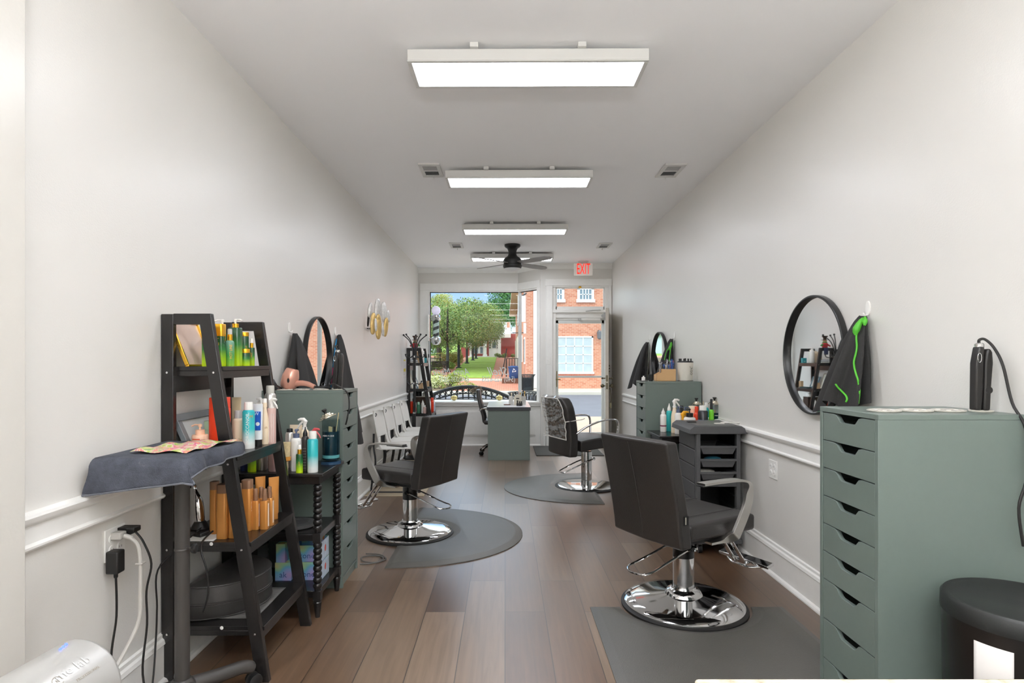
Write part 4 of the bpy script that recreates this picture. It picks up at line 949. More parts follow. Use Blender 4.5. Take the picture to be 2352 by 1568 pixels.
# ---------------------------------------------------------------- reception desk and office chair
DX0, DX1, DY0, DY1 = -.232, .335, 8.13, 9.27
t = thing('reception_desk', 'sage green reception desk with a white top near the window', 'desk', ((DX0+DX1)/2, DY0, 0))
b = MB(t, True); b.box(DX0-.015, DY0-.015, .672, DX1+.012, DY1, .716, mat('desk_edge', '#34373a', .4)); b.box(DX0-.013, DY0-.013, .716, DX1+.010, DY1-.002, .718, mat('desk_top_white', '#eceef1', .15)); b.build('worktop', t, bevel=.001, label='white top with dark edge')
b = MB(t, True); b.box(DX0, DY0, 0, DX1, DY0+.03, .672, GREEN); b.build('end_panel', t, bevel=.002)
b = MB(t, True); b.box(DX0, DY1-.05, 0, DX1, DY1-.02, .672, GREEN); b.build('end_panel', t, bevel=.002)
b = MB(t, True); b.box(DX1-.03, DY0+.03, .05, DX1-.01, DY1-.05, .672, GREEN); b.build('back_panel', t, bevel=.002)
oc = thing('office_chair', 'black padded office chair tucked behind the reception desk', 'office chair', (-.36, 8.72, 0), 0)
CP = [(-.035, .93), (-.02, .80), (.015, .66), (.045, .56), (.06, .46)]
b = MB(); vs_ = []
def ocb(u, v, off=0):
    k = v*4; i = min(int(k), 3); f = k-i; x = CP[i][0]*(1-f)+CP[i+1][0]*f; z = CP[i][1]*(1-f)+CP[i+1][1]*f; hw = .20-.05*(1-v)**6; return (x+off-.03*math.cos((u-.5)*2)+.03, hw*(2*u-1), z)
b.grid(lambda u, v: ocb(u, v), 10, 12, LEATHER); b.build('backrest', oc, solid=.05, bevel=.015, ang=60)
b = MB(); b.box(.06, -.23, .44, .46, .23, .50, LEATHER); b.build('seat', oc, bevel=.025, seg=4)
for s_ in (-1, 1): b = MB(); b.tube(smooth_path([(.0, s_*.21, .64), (.06, s_*.25, .67), (.20, s_*.26, .66), (.28, s_*.26, .62), (.30, s_*.25, .45)], 4), .012, CHROME, n=8); b.build('armrest', oc)
b = MB(); b.cyl((.25, 0, .10), (.25, 0, .44), .025, CHROME); b.build('gas_lift', oc)
for k in range(5):
    a = R(72*k+36+180); c0, s0 = math.cos(a), math.sin(a)
    b = MB(); b.tube(smooth_path([(.25, 0, .13), (.25+.15*c0, .15*s0, .125), (.25+.27*c0, .27*s0, .075)], 4), .014, CHROME, n=8); b.build('base_arm', oc, label='chrome base arm')
    b = MB()
    for d in (-.013, .013): b.cyl((.25+.28*c0-s0*d-s0*.008, .28*s0+c0*d+c0*.008, .028), (.25+.28*c0-s0*d+s0*.008, .28*s0+c0*d-c0*.008, .028), .027, BLACKP, n=14)
    b.build('caster', oc)
# ---------------------------------------------------------------- mats and rug
b = MB((1.17, 8.95, 0), True); b.box(.44, 8.50, .0, 1.75 if False else 1.40, 9.44, .012, mat('door_mat_grey', '#55534f', .95, var=.45, vs_=120, bump=.6, bs=300)); b.build('door_mat', label='grey rectangular doormat in front of the entrance door', cat='doormat', bevel=.004)
def rugmat():
    m = bpy.data.materials.new('woven_rug'); t, b = nodes_of(m); tcn = t.nodes.new('ShaderNodeTexCoord'); wv = t.nodes.new('ShaderNodeTexWave'); wv.inputs['Scale'].default_value = 9; wv.inputs['Distortion'].default_value = 2.5; wv.bands_direction = 'Y'
    r = t.nodes.new('ShaderNodeValToRGB'); r.color_ramp.elements[0].color = lin('#c2b49c'); r.color_ramp.elements[1].color = lin('#8f806a'); r.color_ramp.elements[0].position = .45; r.color_ramp.elements[1].position = .8
    t.links.new(tcn.outputs['Object'], wv.inputs['Vector']); t.links.new(wv.outputs[0], r.inputs[0]); t.links.new(r.outputs[0], b.inputs['Base Color']); b.inputs['Roughness'].default_value = .95; return m
b = MB((-1.1, 7, 0), True); b.box(-1.39, 5.95, 0, -.80, 8.1, .008, rugmat()); b.build('runner_rug', label='beige striped runner rug under the white waiting chairs', cat='rug', bevel=.003)
# ---------------------------------------------------------------- grey trolley
TG = mat('trolley_grey', '#4b4b4c', .5, var=.05, bump=.06); TB = mat('trolley_black', '#151515', .5); x0, x1, y0, y1 = 1.325, 1.63, 4.17, 4.58
t = thing('salon_trolley', 'grey salon trolley with pull out trays behind the near right chair', 'trolley', (x0, y0, 0))
b = MB(t, True); b.prism([(x0-.055, .832), (x0-.05, .862), (x0-.02, .885), (x1+.0, .885), (x1+.035, .862), (x1+.04, .832)], 'Y', y0-.02, y1+.02, TG); b.box(x0+.01, y0+.02, .885, x1-.02, y1-.02, .888, mat('trolley_top', '#5a5a58', .4, var=.08)); b.build('top', t, bevel=.004)
for x in (x0, x1-.028):
    b = MB(t, True); b.box(x, y0, .10, x+.028, y0+.04, .832, TG); b.build('front_post', t, bevel=.003)
b = MB(t, True)
for i in range(6): z = .13+i*.118; b.box(x0-.004, y0+.04, z, x0+.012, y1, z+.11, TG)
b.box(x0, y0+.04, .10, x0+.01, y1, .832, TB); b.build('side_panel', t, bevel=.003)
b = MB(t, True); b.box(x1-.012, y0+.04, .10, x1-.004, y1, .832, TB); b.box(x0, y1-.012, .10, x1, y1, .832, TB); b.build('rear_panel', t)
for z in (.735, .645, .555):
    b = MB(t, True); dz = .015 if z == .555 else 0
    for (a, c, zz) in ((.028, .055, z),):
        xa, xb = x0+.032, x1-.032
        vs_ = [(xa, y0+.005, z+dz*0), (xb, y0+.005, z+dz), (xb, y1-.03, z+dz), (xa, y1-.03, z), (xa+.018, y0+.015, z-.045), (xb-.018, y0+.015, z-.045+dz), (xb-.018, y1-.04, z-.045+dz), (xa+.018, y1-.04, z-.045)]
        b.add(vs_, [(0, 1, 5, 4), (1, 2, 6, 5), (2, 3, 7, 6), (3, 0, 4, 7), (4, 5, 6, 7)], TG)
        b.box(xa-.006, y0-.002, z-.002, xb+.006, y0+.006, z+.012+dz*0, TG)
    b.build('tray', t, solid=.003, bevel=.001)
for z in (.76, .67, .58, .42, .33, .24):
    b = MB(t, True); b.box(x1-.036, y0+.05, z-.03, x1-.02, y1-.02, z-.022, TB); b.build('tray_runner', t)
b = MB(t, True); b.box(x0+.028, y0-.0, .465, x1-.028, y0+.04, .50, TG); b.build('cross_rail', t, bevel=.003)
b = MB(t, True); b.box(x0-.01, y0-.01, .07, x1+.01, y1+.01, .10, TG); b.build('base', t, bevel=.005)
for x in (x0+.03, x1-.03):
    for y in (y0+.03, y1-.03): b = MB(t, True); b.cyl((x-.012, y, .03), (x+.012, y, .03), .03, BLACKP); b.box(x-.015, y-.012, .03, x+.015, y+.012, .075, TG); b.build('caster', t)
for px, z, c, w_ in ((1640, .647, '#2d6a80', .05), (1625, .557, '#c9c5bb', .06)):
    b = MB((at(px, 4.25), 4.28, z-.035), False); b.sphere((0, 0, .025), .05, mat('tray_stuff'+c[1:], c, .6, var=.3, vs_=40, bump=.6, bs=50), 12, 6, .5, 1.3, 1); b.build('towel_roll' if c == '#c9c5bb' else 'sponge_pad', label='white crumpled cloth in the third trolley tray' if c == '#c9c5bb' else 'blue pad in the second trolley tray', cat='cloth' if c == '#c9c5bb' else 'pad')
# ---------------------------------------------------------------- trash can, stone counter
t = thing('trash_can', 'black round trash can with a white label at lower right', 'trash can', (1.488, 1.738, 0)); t.scale = (.96, .96, 1)
CAN = mat('can_black', '#161311', .3, var=.05)
b = MB(); b.lathe([(.17, 0), (.188, .02), (.196, .56), (.196, .60)], CAN, n=64); b.build('body', t, ang=50)
b = MB(); b.lathe([(.199, .592), (.2, .60), (.199, .635), (.192, .643), (.178, .641), (.172, .636), (.001, .640)], mat('lid_black', '#1d1f1e', .5, bump=.1, bs=200), n=64, closed=False); b.build('lid', t, ang=50)
b = MB(); PLB = mat('paper_label', '#dedad5', .6)
b.grid(lambda u, v: (.1955*math.cos(R(197+28*u)), .1955*math.sin(R(197+28*u)), .33+.225*v), 10, 2, PLB); b.build('label', t, solid=.001, label='white rectangular paper label')
b = MB((.97, .5, 0), True)
def granite():
    m = bpy.data.materials.new('granite'); t, b = nodes_of(m); tcn = t.nodes.new('ShaderNodeTexCoord'); n = t.nodes.new('ShaderNodeTexNoise'); n.inputs['Scale'].default_value = 26; n.inputs['Detail'].default_value = 8; r = t.nodes.new('ShaderNodeValToRGB')
    e = r.color_ramp.elements; e[0].position = .33; e[0].color = lin('#7d7264'); e[1].position = .62; e[1].color = lin('#ddd5c3'); k = e.new(.45); k.color = lin('#c0b59f')
    t.links.new(tcn.outputs['Object'], n.inputs['Vector']); t.links.new(n.outputs[0], r.inputs[0]); t.links.new(r.outputs[0], b.inputs['Base Color']); b.inputs['Roughness'].default_value = .18; return m
GRN = granite()
ct = thing('stone_counter', 'speckled beige granite counter edge at the bottom right', 'counter', (.97, .5, 0))
b = MB(ct, True); b.box(.257, .15, .87, XR-.03, .823, .90, GRN); b.build('worktop', ct, bevel=.006, seg=3)
b = MB(ct, True); b.box(.30, .2, 0, XR-.03, .78, .869, WHITE); b.build('cabinet', ct, bevel=.003)

# invented stand and dish for the added bounce lamp, unseen behind the camera
t = thing('added_light_stand', 'added fill light on a black stand, unseen behind the camera', 'added light', (0.1, -0.80, 0))
b = MB(); b.cyl((0, 0, .35), (0, 0, 1.72), .012, BLACKM)
for k in range(3): a = R(120*k+90); b.tube([(0, 0, .40), (.4*math.cos(a), .4*math.sin(a), .01)], .009, BLACKM, n=6)
b.build('stand', t)
b = MB(); b.lathe([(.05, -.22), (.06, -.12), (.25, -.02), (.27, -.02)], BLACKP, n=32, M=Matrix.Translation((0, .05, 1.84)) @ Matrix.Rotation(R(6), 4, 'X')); b.build('reflector_dish', t)
# ---------------------------------------------------------------- bottles, jars and other small things
CW = mat('cap_white', '#f0eee8', .35, var=.01); CLR = mat('clear_cap', '#e9ecec', .12, trans=.5, var=.0); GCAP = mat('gold_cap', '#e0a92a', .25, .75)
HC1 = grad('green_lime', [(0, '#c6e01a'), (.18, '#a8d21c'), (.55, '#2f7a33'), (.8, '#1f4d2c')], .25)
HC2 = grad('green_glass', [(0, '#8fc63a'), (.4, '#4c9a52'), (.9, '#6f9c86')], .12)
TEAL = grad('teal_fade', [(0, '#f3f4f0'), (.14, '#eaf3f1'), (.5, '#35b7bb'), (1, '#1fa7ae')], .3)
TEAL2 = mat('teal_plastic', '#2fb4b3', .3); CREAM = mat('cream_plastic', '#eedcc0', .35); PEACH = mat('peach_plastic', '#f0bfa0', .35); ORNG = mat('orange_red', '#e8401c', .35)
SILV = mat('silver_can', '#cfccc6', .3, .7); PINK = mat('dusty_pink', '#cfaea6', .3); PINKG = mat('pink_liquid', '#e3c3c0', .1, trans=.35, var=0); COP = mat('copper_plastic', '#c98a45', .32, .35, var=.03); COPC = mat('copper_cap', '#8d6a50', .4, .2)
WHP = mat('white_plastic', '#eeece6', .4, var=.02); BRN = mat('brown_black', '#2a2523', .4); BLU = mat('print_blue', '#2358b8', .4); DBLU = mat('slate_blue', '#55617d', .4); YEL = mat('yellow_plastic', '#e3c21c', .35)
PRINT = mat('print_grey', '#8d8b86', .6); PG = mat('print_gold', '#dba23c', .4, .4); PW = mat('print_white', '#f5f3ee', .5); PR = mat('print_dark', '#3a3735', .6)
def face(b, body, size, m, x, y, z, M0=None, rot=0.0, sx=1.0, turn=0.0, r=0.0):
    """lettering set on the side of a bottle at angle 'turn' (0 faces the camera, positive turns to the right)"""
    a = R(turn); cx, cy = x+math.sin(a)*r, y-math.cos(a)*r
    M = Matrix.Translation((cx, cy, z)) @ Matrix.Rotation(a, 4, 'Z') @ Matrix.Rotation(R(90), 4, 'X') @ Matrix.Rotation(R(rot), 4, 'Z')
    b.text(body, size, m, M, .0003, sx)
def pump_head(b, z, m, r=.006, reach=.035, a=0.0, h=.03):
    b.cyl((0, 0, z), (0, 0, z+h), r*.6, m, n=10); b.lathe([(r, 0), (r*1.1, .004), (r*1.1, .010), (r*.6, .013)], m, n=12, loc=(0, 0, z+h))
    c, s_ = math.cos(R(a)), math.sin(R(a)); b.tube([(0, 0, z+h+.008), (reach*.6*c, reach*.6*s_, z+h+.009), (reach*c, reach*s_, z+h+.003)], .0035, m, n=8)
def trigger(b, z, m, a=180.0, k=1.0):
    c, s_ = math.cos(R(a)), math.sin(R(a)); f = lambda d, h: (d*c*k, d*s_*k, z+h*k)
    b.tube([f(0, 0), f(0, .018), f(-.004, .034), f(.006, .046), f(.022, .047), f(.036, .043)], [.010*k, .009*k, .013*k, .011*k, .008*k, .006*k], m, n=10)
    b.tube([f(.010, .036), f(.022, .022), f(.034, .008), f(.040, -.010)], [.006*k, .006*k, .005*k, .003*k], m, n=8)
SHOULD = {'round': lambda r, h: [(r*.94, 0), (r, .004), (r, h*.88), (r*.93, h*.94), (r*.6, h*.985), (r*.42, h)],
          'slope': lambda r, h: [(r*.94, 0), (r, .004), (r, h*.6), (r*.85, h*.75), (r*.55, h*.9), (r*.40, h)],
          'can': lambda r, h: [(r*.95, 0), (r, .003), (r, h*.95), (r*.86, h*.985), (r*.75, h)],
          'flat': lambda r, h: [(r*.96, 0), (r, .003), (r, h-.004), (r*.93, h)]}
def bottle(name, label, px, y, z, rpx, toppx, kind, bm_, cm, cat='bottle', group=None, cap=.2, shape='round', pw=2.0, sy=1.0, rz=0.0, x=None, ptop=None, extra=None, a=180.0, z0=None):
    """px: column in the photo, y: distance, z: shelf height, rpx: half width in px, toppx: row of its top"""
    x = at(px, y) if x is None else x; r = rpx*y/F; H = zh(toppx, y)-z
    t = thing(name, label, cat, (x, y, z), R(rz), group)
    hb = H*(1-cap)
    if kind == 'tube':          # soft tube standing on its cap
        b = MB(); n = 16; vs_ = []; lv = 8; ch = H*cap
        for j in range(lv+1):
            v = j/lv; wy = r*(1-v)*.75+.0012; wx = r*(1+.12*v)
            for i in range(n): an = 6.283*i/n; vs_.append((wx*math.cos(an), wy*math.sin(an), ch+(H-ch)*v))
        fs = [(j*n+i, j*n+(i+1) % n, (j+1)*n+(i+1) % n, (j+1)*n+i) for j in range(lv) for i in range(n)]+[tuple(range(lv*n, lv*n+n)), tuple(range(n-1, -1, -1))]
        b.add(vs_, fs, bm_)
        if extra: extra(b, r, H)
        b.build('body', t, ang=60); b = MB(); b.lathe([(r*.86, 0), (r*.9, .002), (r*.9, ch-.001)], cm, n=20, sy=.8); b.build('cap', t); return t
    if kind == 'jar':
        b = MB(); b.lathe(SHOULD['flat'](r*.98, hb), bm_, n=32)
        if extra: extra(b, r*.98, hb)
        b.build('body', t); b = MB(); b.lathe([(r, hb), (r, H-.003), (r*.95, H)], cm, n=32); b.build('lid', t); return t
    b = MB(); n = 32 if pw == 2 else 32
    pr = SHOULD['can' if kind == 'can' else shape](r, hb)
    b.lathe(pr, bm_, n=n, sy=sy, pw=pw)
    if extra: extra(b, r, hb)
    b.build('body', t, ang=45)
    b = MB(); nr = r*.42
    if kind == 'can': b.lathe([(r*.72, hb), (r*.72, H-.006), (r*.66, H)], cm, n=24); b.build('cap', t)
    elif kind == 'cap': b.lathe([(nr*1.5, hb-.003), (nr*1.5, H-.003), (nr*1.35, H)], cm, n=20); b.build('cap', t)
    elif kind == 'wide': b.lathe([(r*.98, hb), (r*.98, H-.002), (r*.94, H)], cm, n=n, sy=sy, pw=pw); b.build('cap', t)
    elif kind == 'cone': b.lathe([(r*.62, hb-.002), (r*.62, hb+(H-hb)*.25), (r*.5, hb+(H-hb)*.4), (r*.2, H-.012), (r*.12, H)], cm, n=16); b.build('nozzle_cap', t)
    elif kind == 'pump':
        k = min(.028, (H-hb)*.45); b.lathe([(nr*1.35, hb-.002), (nr*1.35, hb+k), (nr*.8, hb+k+.001)], cm, n=20); b.build('collar', t)
        b = MB(); pump_head(b, hb+k, ptop or cm, .0075, .036, a, H-hb-k-.013); b.build('pump', t)
    elif kind == 'spray':
        k = (H-hb)*.5; b.lathe([(nr*1.4, hb-.002), (nr*1.4, hb+k)], cm, n=20); b.build('collar', t)
        b = MB(); b.lathe([(nr*1.25, hb+k), (nr*1.25, H-.004), (nr*1.05, H)], ptop or CLR, n=20); b.build('spray_cap', t)
    elif kind == 'trigger': b.lathe([(nr*1.3, hb-.003), (nr*1.3, hb+.008)], cm, n=16); trigger(b, hb+.006, cm, a, max(.6, (H-hb-.006)/.053)); b.build('trigger', t)
    return t
SP = [(XL+.2, 2.7, z) for z in (1.31, .934, .574, .2225)]
G1 = 'green and gold bottles on the near ladder shelf'
z = 1.3105
def gold_text(l1, size, zz, turn=25):
    def f(b, r, h):
        for i, t_ in enumerate(l1): face(b, t_, size, PG, 0, 0, h*zz-i*size*1.05, turn=turn, r=r*1.0+.0006)
    return f
def gold_side(word, size=.016, zz=.55, turn=38):
    return lambda b, r, h: face(b, word, size, PG, 0, 0, h*zz, rot=90, turn=turn, r=r*1.0+.0008, sx=.9)
bottle('lotion_bottle', 'tall green bottle with long gold cap, nearest the gold frame', 478, 2.575, z, 11, 744, 'wide', HC1, GCAP, group=G1, cap=.29, pw=5, shape='flat', extra=gold_text(['CT', 'NE'], .017, .86, 8))
bottle('lotion_bottle', 'tall green bottle with long gold cap, right of the slanted leg', 504, 2.66, z, 12, 744, 'wide', HC1, GCAP, group=G1, cap=.29, pw=5, shape='flat', extra=gold_text(['CT', 'HE'], .018, .88, 8))
bottle('pump_bottle', 'green pump bottle with white pump pointing left, behind the gold capped one', 511, 2.76, z, 12, 733, 'pump', HC1, GCAP, group=G1, cap=.30, pw=5, shape='flat', ptop=CW, a=185)
bottle('spray_bottle', 'pale green glass spray bottle with clear cap', 528, 2.70, z, 9.5, 755, 'spray', HC2, GCAP, group=G1, cap=.30, extra=gold_side('HOT LINE'))
bottle('pump_bottle', 'tallest dark green pump bottle with white pump pointing right', 541, 2.80, z, 12.5, 732, 'pump', HC1, GCAP, group=G1, cap=.19, pw=5, shape='flat', ptop=CW, a=-8, extra=gold_side('HOT', .012, .6, 50))
bottle('lotion_bottle', 'green bottle with gold screw lid behind the squat jar', 561, 2.96, z, 10, 763, 'jar', HC1, GCAP, group=G1, cap=.12, extra=gold_side('HOT', .012, .6, 50))
bottle('cosmetic_jar', 'squat green jar with gold lid in front of a taller one', 563, 2.86, z, 10.5, 801, 'jar', HC1, GCAP, 'jar', group=G1, cap=.24)
bottle('spray_bottle', 'smallest green spray bottle with white tip, last before the far frame', 578, 2.97, z, 6.5, 777, 'spray', HC1, GCAP, group=G1, cap=.34, shape='flat', ptop=CW, extra=gold_side('HOT', .012, .6, 20))
G2 = 'hair products on the second ladder shelf'
z = .9345
def dark_word(w_, size, zz, m=PRINT, rot=90, turn=15, sx=1):
    return lambda b, r, h: face(b, w_, size, m, 0, 0, h*zz, rot=rot, turn=turn, r=r*1.0+.0008, sx=sx)
bottle('shampoo_bottle', 'orange red bottle with bold white letters', 505, 2.70, z, 20, 912, 'wide', ORNG, ORNG, group=G2, cap=.20, shape='flat', pw=4, extra=dark_word('OSIS', .052, .42, PW, 90, 50, .8))
bottle('tub_pump', 'short peach pump tub behind the towel', 440, 2.60, z, 17.5, 973, 'pump', PEACH, PEACH, 'tub', group=G2, cap=.36, shape='flat', x=-1.315, extra=lambda b, r, h: [b.grid(lambda u, v, i=i: ((r+.0006)*math.cos(R(235+60*u)), (r+.0006)*math.sin(R(235+60*u)), h*(.25+.13*i)+.004*v), 8, 1, ORNG) for i in range(5)] and None)
bottle('cosmetic_jar', 'pale green jar behind the peach pump tub', 447, 2.72, z, 15, 966, 'jar', mat('pale_green', '#bcd0b2', .4), mat('pale_green_lid', '#a9c0a2', .35), 'jar', group=G2, cap=.3, x=-1.325)
bottle('foam_bottle', 'cream bottle with clear pump cap, left of the teal can', 547, 2.79, z, 12.5, 942, 'cap', CREAM, CLR, group=G2, cap=.2, extra=dark_word('shibui', .02, .28, mat('print_tan', '#b99a6a', .5), 0, 30))
bottle('cream_tube', 'cream squeeze tube standing behind the cream foam bottle', 543, 2.93, z, 10, 912, 'tube', mat('sand_tube', '#dcc8a4', .45), CREAM, 'tube', group=G2, cap=.15)
bottle('hairspray_can', 'teal and white spray can with lettering up its side', 571, 2.76, z, 13.5, 923, 'can', TEAL, CW, group=G2, cap=.17, extra=lambda b, r, h: (face(b, 'MOROCCANOIL', .0195, PW, 0, 0, h*.52, rot=90, turn=14, r=r+.0008), face(b, 'M', .020, PG, 0, 0, h*.83, turn=46, r=r+.0008)))
bottle('gel_tube', 'clear tube with blue label and black cap', 592, 2.83, z, 10.5, 927, 'tube', mat('clear_tube', '#dfe4e6', .2), mat('tube_cap_black', '#171717', .3), 'tube', group=G2, cap=.16, extra=lambda b, r, H: (b.box(-r*.55, -r*.72, H*.38, r*.8, -r*.2, H*.82, BLU), b.lathe([(r*.42, 0), (r*.42, .002)], PW, n=20, M=Matrix.Translation((r*.3, -r*.72, H*.53)) @ Matrix.Rotation(R(90), 4, 'X')), face(b, 'W', .022, PW, 0, -r*.74, H*.77)))
bottle('styling_bottle', 'slim cream bottle with white spray top, right of the blue labelled tube', 608, 2.90, z, 8.8, 915, 'spray', CREAM, CREAM, group=G2, cap=.18, shape='slope', ptop=CW, extra=dark_word('sh', .016, .45, MATS['print_tan'], 0, 40))
bottle('trigger_bottle', 'cream bottle with white trigger behind the slim cream bottle', 600, 2.985, z, 8, 913, 'trigger', CREAM, CW, group=G2, cap=.2, a=170)
bottle('trigger_bottle', 'dusty pink bottle with white trigger and printed stripes', 624, 2.92, z, 9.5, 914, 'trigger', PINK, CW, group=G2, cap=.22, shape='flat', a=-15, extra=lambda b, r, h: [b.box(-r*.8+i*r*.5, -r-.0006, h*.05, -r*.72+i*r*.5, -r+.001, h*.85, PW) for i in range(4)] and None)
bottle('hairspray_can', 'tallest silver grey spray can at the far end of the shelf', 626, 3.0, z, 12.5, 885, 'can', SILV, mat('cap_grey', '#bdbcb4', .4), group=G2, cap=.14, x=-1.168, extra=dark_word('ables', .03, .62, PR, 90, 30))
G3 = 'copper coloured products on the third ladder shelf'
z = .5745; F3 = lambda py: F*(CH-.5745)/(py-CY)
def cop_text(b, r, h): face(b, 'DESIGN', .016, PW, 0, 0, h*.6, rot=90, turn=60, r=r+.0008)
bottle('shampoo_bottle', 'tall copper bottle at the left, half behind the next', 493, 2.655, z, 8.5, 1105, 'wide', COP, COPC, group=G3, cap=.15, pw=4, shape='flat', sy=1.2)
bottle('shampoo_bottle', 'tall copper bottle at the front left of the third shelf', 513, 2.59, z, 12.5, 1111, 'wide', COP, COPC, group=G3, cap=.16, pw=4, shape='flat')
bottle('shampoo_bottle', 'tall copper bottle just left of the slanted shelf leg', 540, 2.60, z, 12.5, 1111, 'wide', COP, COPC, group=G3, cap=.16, pw=4, shape='flat')
bottle('shampoo_bottle', 'tall copper bottle behind the two front ones', 528, 2.72, z, 10, 1102, 'wide', COP, COPC, group=G3, cap=.15, pw=4, shape='flat')
bottle('shampoo_bottle', 'copper bottle with white side lettering, right behind the slanted leg', 568, 2.71, z, 11.5, 1101, 'wide', COP, COPC, group=G3, cap=.17, pw=4, shape='flat', extra=cop_text)
for (px, y, tp, lb) in ((587, 2.725, 1122, 'small copper spray bottle, left one of the front pair'), (608, 2.73, 1122, 'small copper spray bottle, right one of the front pair'), (600, 2.80, 1118, 'small copper spray bottle behind the left one'), (619, 2.79, 1117, 'small copper spray bottle behind the right one')):
    bottle('spray_bottle', lb, px, y, z, 9, tp, 'spray', COP, COPC, group=G3, cap=.29, pw=4, shape='flat', ptop=COPC, extra=lambda b, r, h: b.box(r*.98, -r*.5, h*.1, r*1.01, r*.3, h*.9, mat('copper_label', '#ead3bd', .4)))
bottle('cream_tube', 'copper squeeze tube, left of the two, behind the small sprays', 598, 2.89, z, 10, 1094, 'tube', COP, COP, 'tube', group=G3, cap=.14, rz=35)
bottle('cream_tube', 'copper squeeze tube at the right end of the third shelf', 629, 2.90, z, 10.5, 1095, 'tube', COP, COP, 'tube', group=G3, cap=.14, rz=40)
# clippers on charging stand, white cloth
CLIP = t = thing('hair_clipper', 'silver hair clipper upright on a black charging stand', 'hair clipper', (-1.345, 2.66, z), R(-20)); t.scale = (1.22, 1.22, 1.22)
b = MB(); b.box(-.05, -.045, 0, .05, .05, .016, BLACKP); b.lathe([(.032, .016), (.026, .03), (.018, .045)], BLACKP, n=20); b.build('charging_stand', t, bevel=.004)
b = MB(); b.tube(smooth_path([(0, 0, .035), (-.006, 0, .07), (-.012, 0, .12), (-.024, 0, .15), (-.03, 0, .168)], 4), [.014+.006*math.sin(i*.35) for i in range(17)], CHROME, n=12); b.build('clipper_body', t)
b = MB(); b.box(-.048, -.02, .164, -.016, .02, .176, BLACKM, Matrix.Rotation(R(-8), 4, 'Y')); b.build('blade_head', t, bevel=.002)
b = MB((-1.30, 2.6, z)); b.grid(lambda u, v: (-.10+.17*u, -.06+.20*v, .001+.002*math.sin(u*9)*math.sin(v*7)), 14, 14, mat('cloth_white', '#e4e2dc', .9, bump=.5, bs=300)); b.build('folded_cloth', label='thin white cloth lying under the bottles on the third shelf', cat='cloth', solid=.0015)
# leather half round booster cushion on lowest shelf
z = .223; LB = mat('booster_leather', '#343230', .36, var=.08, bump=.12, bs=300)
out = []
for i in range(40):
    a = -math.pi/2+2*math.pi*i/40; c0, s0 = math.cos(a), math.sin(a); k = (abs(c0)**3+abs(s0)**3)**(-1/3) if c0 < 0 else 1; x = c0*k; out.append(((-.08+x*.245 if x > 0 else -.08+x*.02), s0*k*.235))
cx_, cy_ = -1.265, 2.80
bs = thing('booster_seat', 'black leather rounded booster cushion on the lowest ladder shelf', 'booster seat', (cx_, cy_, z), R(-4))
b = MB(); n = len(out); rings = [(.97, 0), (1, .006), (1.0, .062), (1.004, .066), (1.0, .070), (.99, .128), (.965, .142)]
vs_ = [(p[0]*k, p[1]*k, zz) for k, zz in rings for p in out]+[(0, 0, .165)]
fs = [(j*n+i, j*n+(i+1) % n, (j+1)*n+(i+1) % n, (j+1)*n+i) for j in range(len(rings)-1) for i in range(n)]+[tuple(range(n-1, -1, -1))]+[((len(rings)-1)*n+i, (len(rings)-1)*n+(i+1) % n, len(vs_)-1) for i in range(n)]
b.add(vs_, fs, LB); b.build('cushion', bs, ang=50)
b = MB()
for k, zz in ((.985, .137), (1.006, .006), (1.006, .062), (1.006, .071)): b.tube([(p[0]*k, p[1]*k, zz) for p in out], .003, LB, n=6, closed=True)
b.build('piping', bs)
b = MB((cx_+.1, 2.8, .2226)); b.grid(lambda u, v: (-.08+.17*u, -.20+.36*v, .0008+.001*math.sin(9*v+u)), 8, 10, mat('crumpled_film', '#5c5a57', .3, bump=.6)); b.build('plastic_sheet', label='dark plastic sheet poking out from under the booster cushion', cat='plastic sheet', solid=.0008)
# leaning frames
def leaning_frame(name, label, near, far, zb, h, xb, xt, m, fw, art, depth=.014, text=None):
    W_ = far-near; t = thing(name, label, 'picture frame', (xb, near, zb)); L_ = math.hypot(xb-xt, h); tilt = math.atan2(xb-xt, h)
    M = Matrix.Rotation(-tilt, 4, 'Y')
    b = MB()
    for (y0, y1, z0, z1) in ((0, W_, 0, fw), (0, W_, L_-fw, L_), (0, fw, fw, L_-fw), (W_-fw, W_, fw, L_-fw)): b.box(-depth, y0, z0, 0, y1, z1, m, M)
    b.build('frame', t, bevel=.002)
    b = MB(); b.box(-depth*.8, fw*.9, fw*.9, -depth*.5, W_-fw*.9, L_-fw*.9, art, M)
    if text: text(b, M, W_, L_)
    b.build('print', t); return t
ART1 = mat('peach_print', '#d9c0b2', .12, var=.15, vs_=6)
leaning_frame('picture_frame', 'thin gold frame with pale peach print leaning on the wall, top shelf', 2.53, 2.76, 1.3105, .198, -1.325, -1.405, GOLD, .010, ART1, .016)
leaning_frame('picture_frame', 'grey frame with wide border leaning on the wall, second shelf', 2.56, 2.90, .9345, .172, -1.325, -1.402, mat('frame_grey', '#6d7376', .4), .032, mat('pale_glazing', '#d3dadb', .1, var=.2, vs_=5), .022)
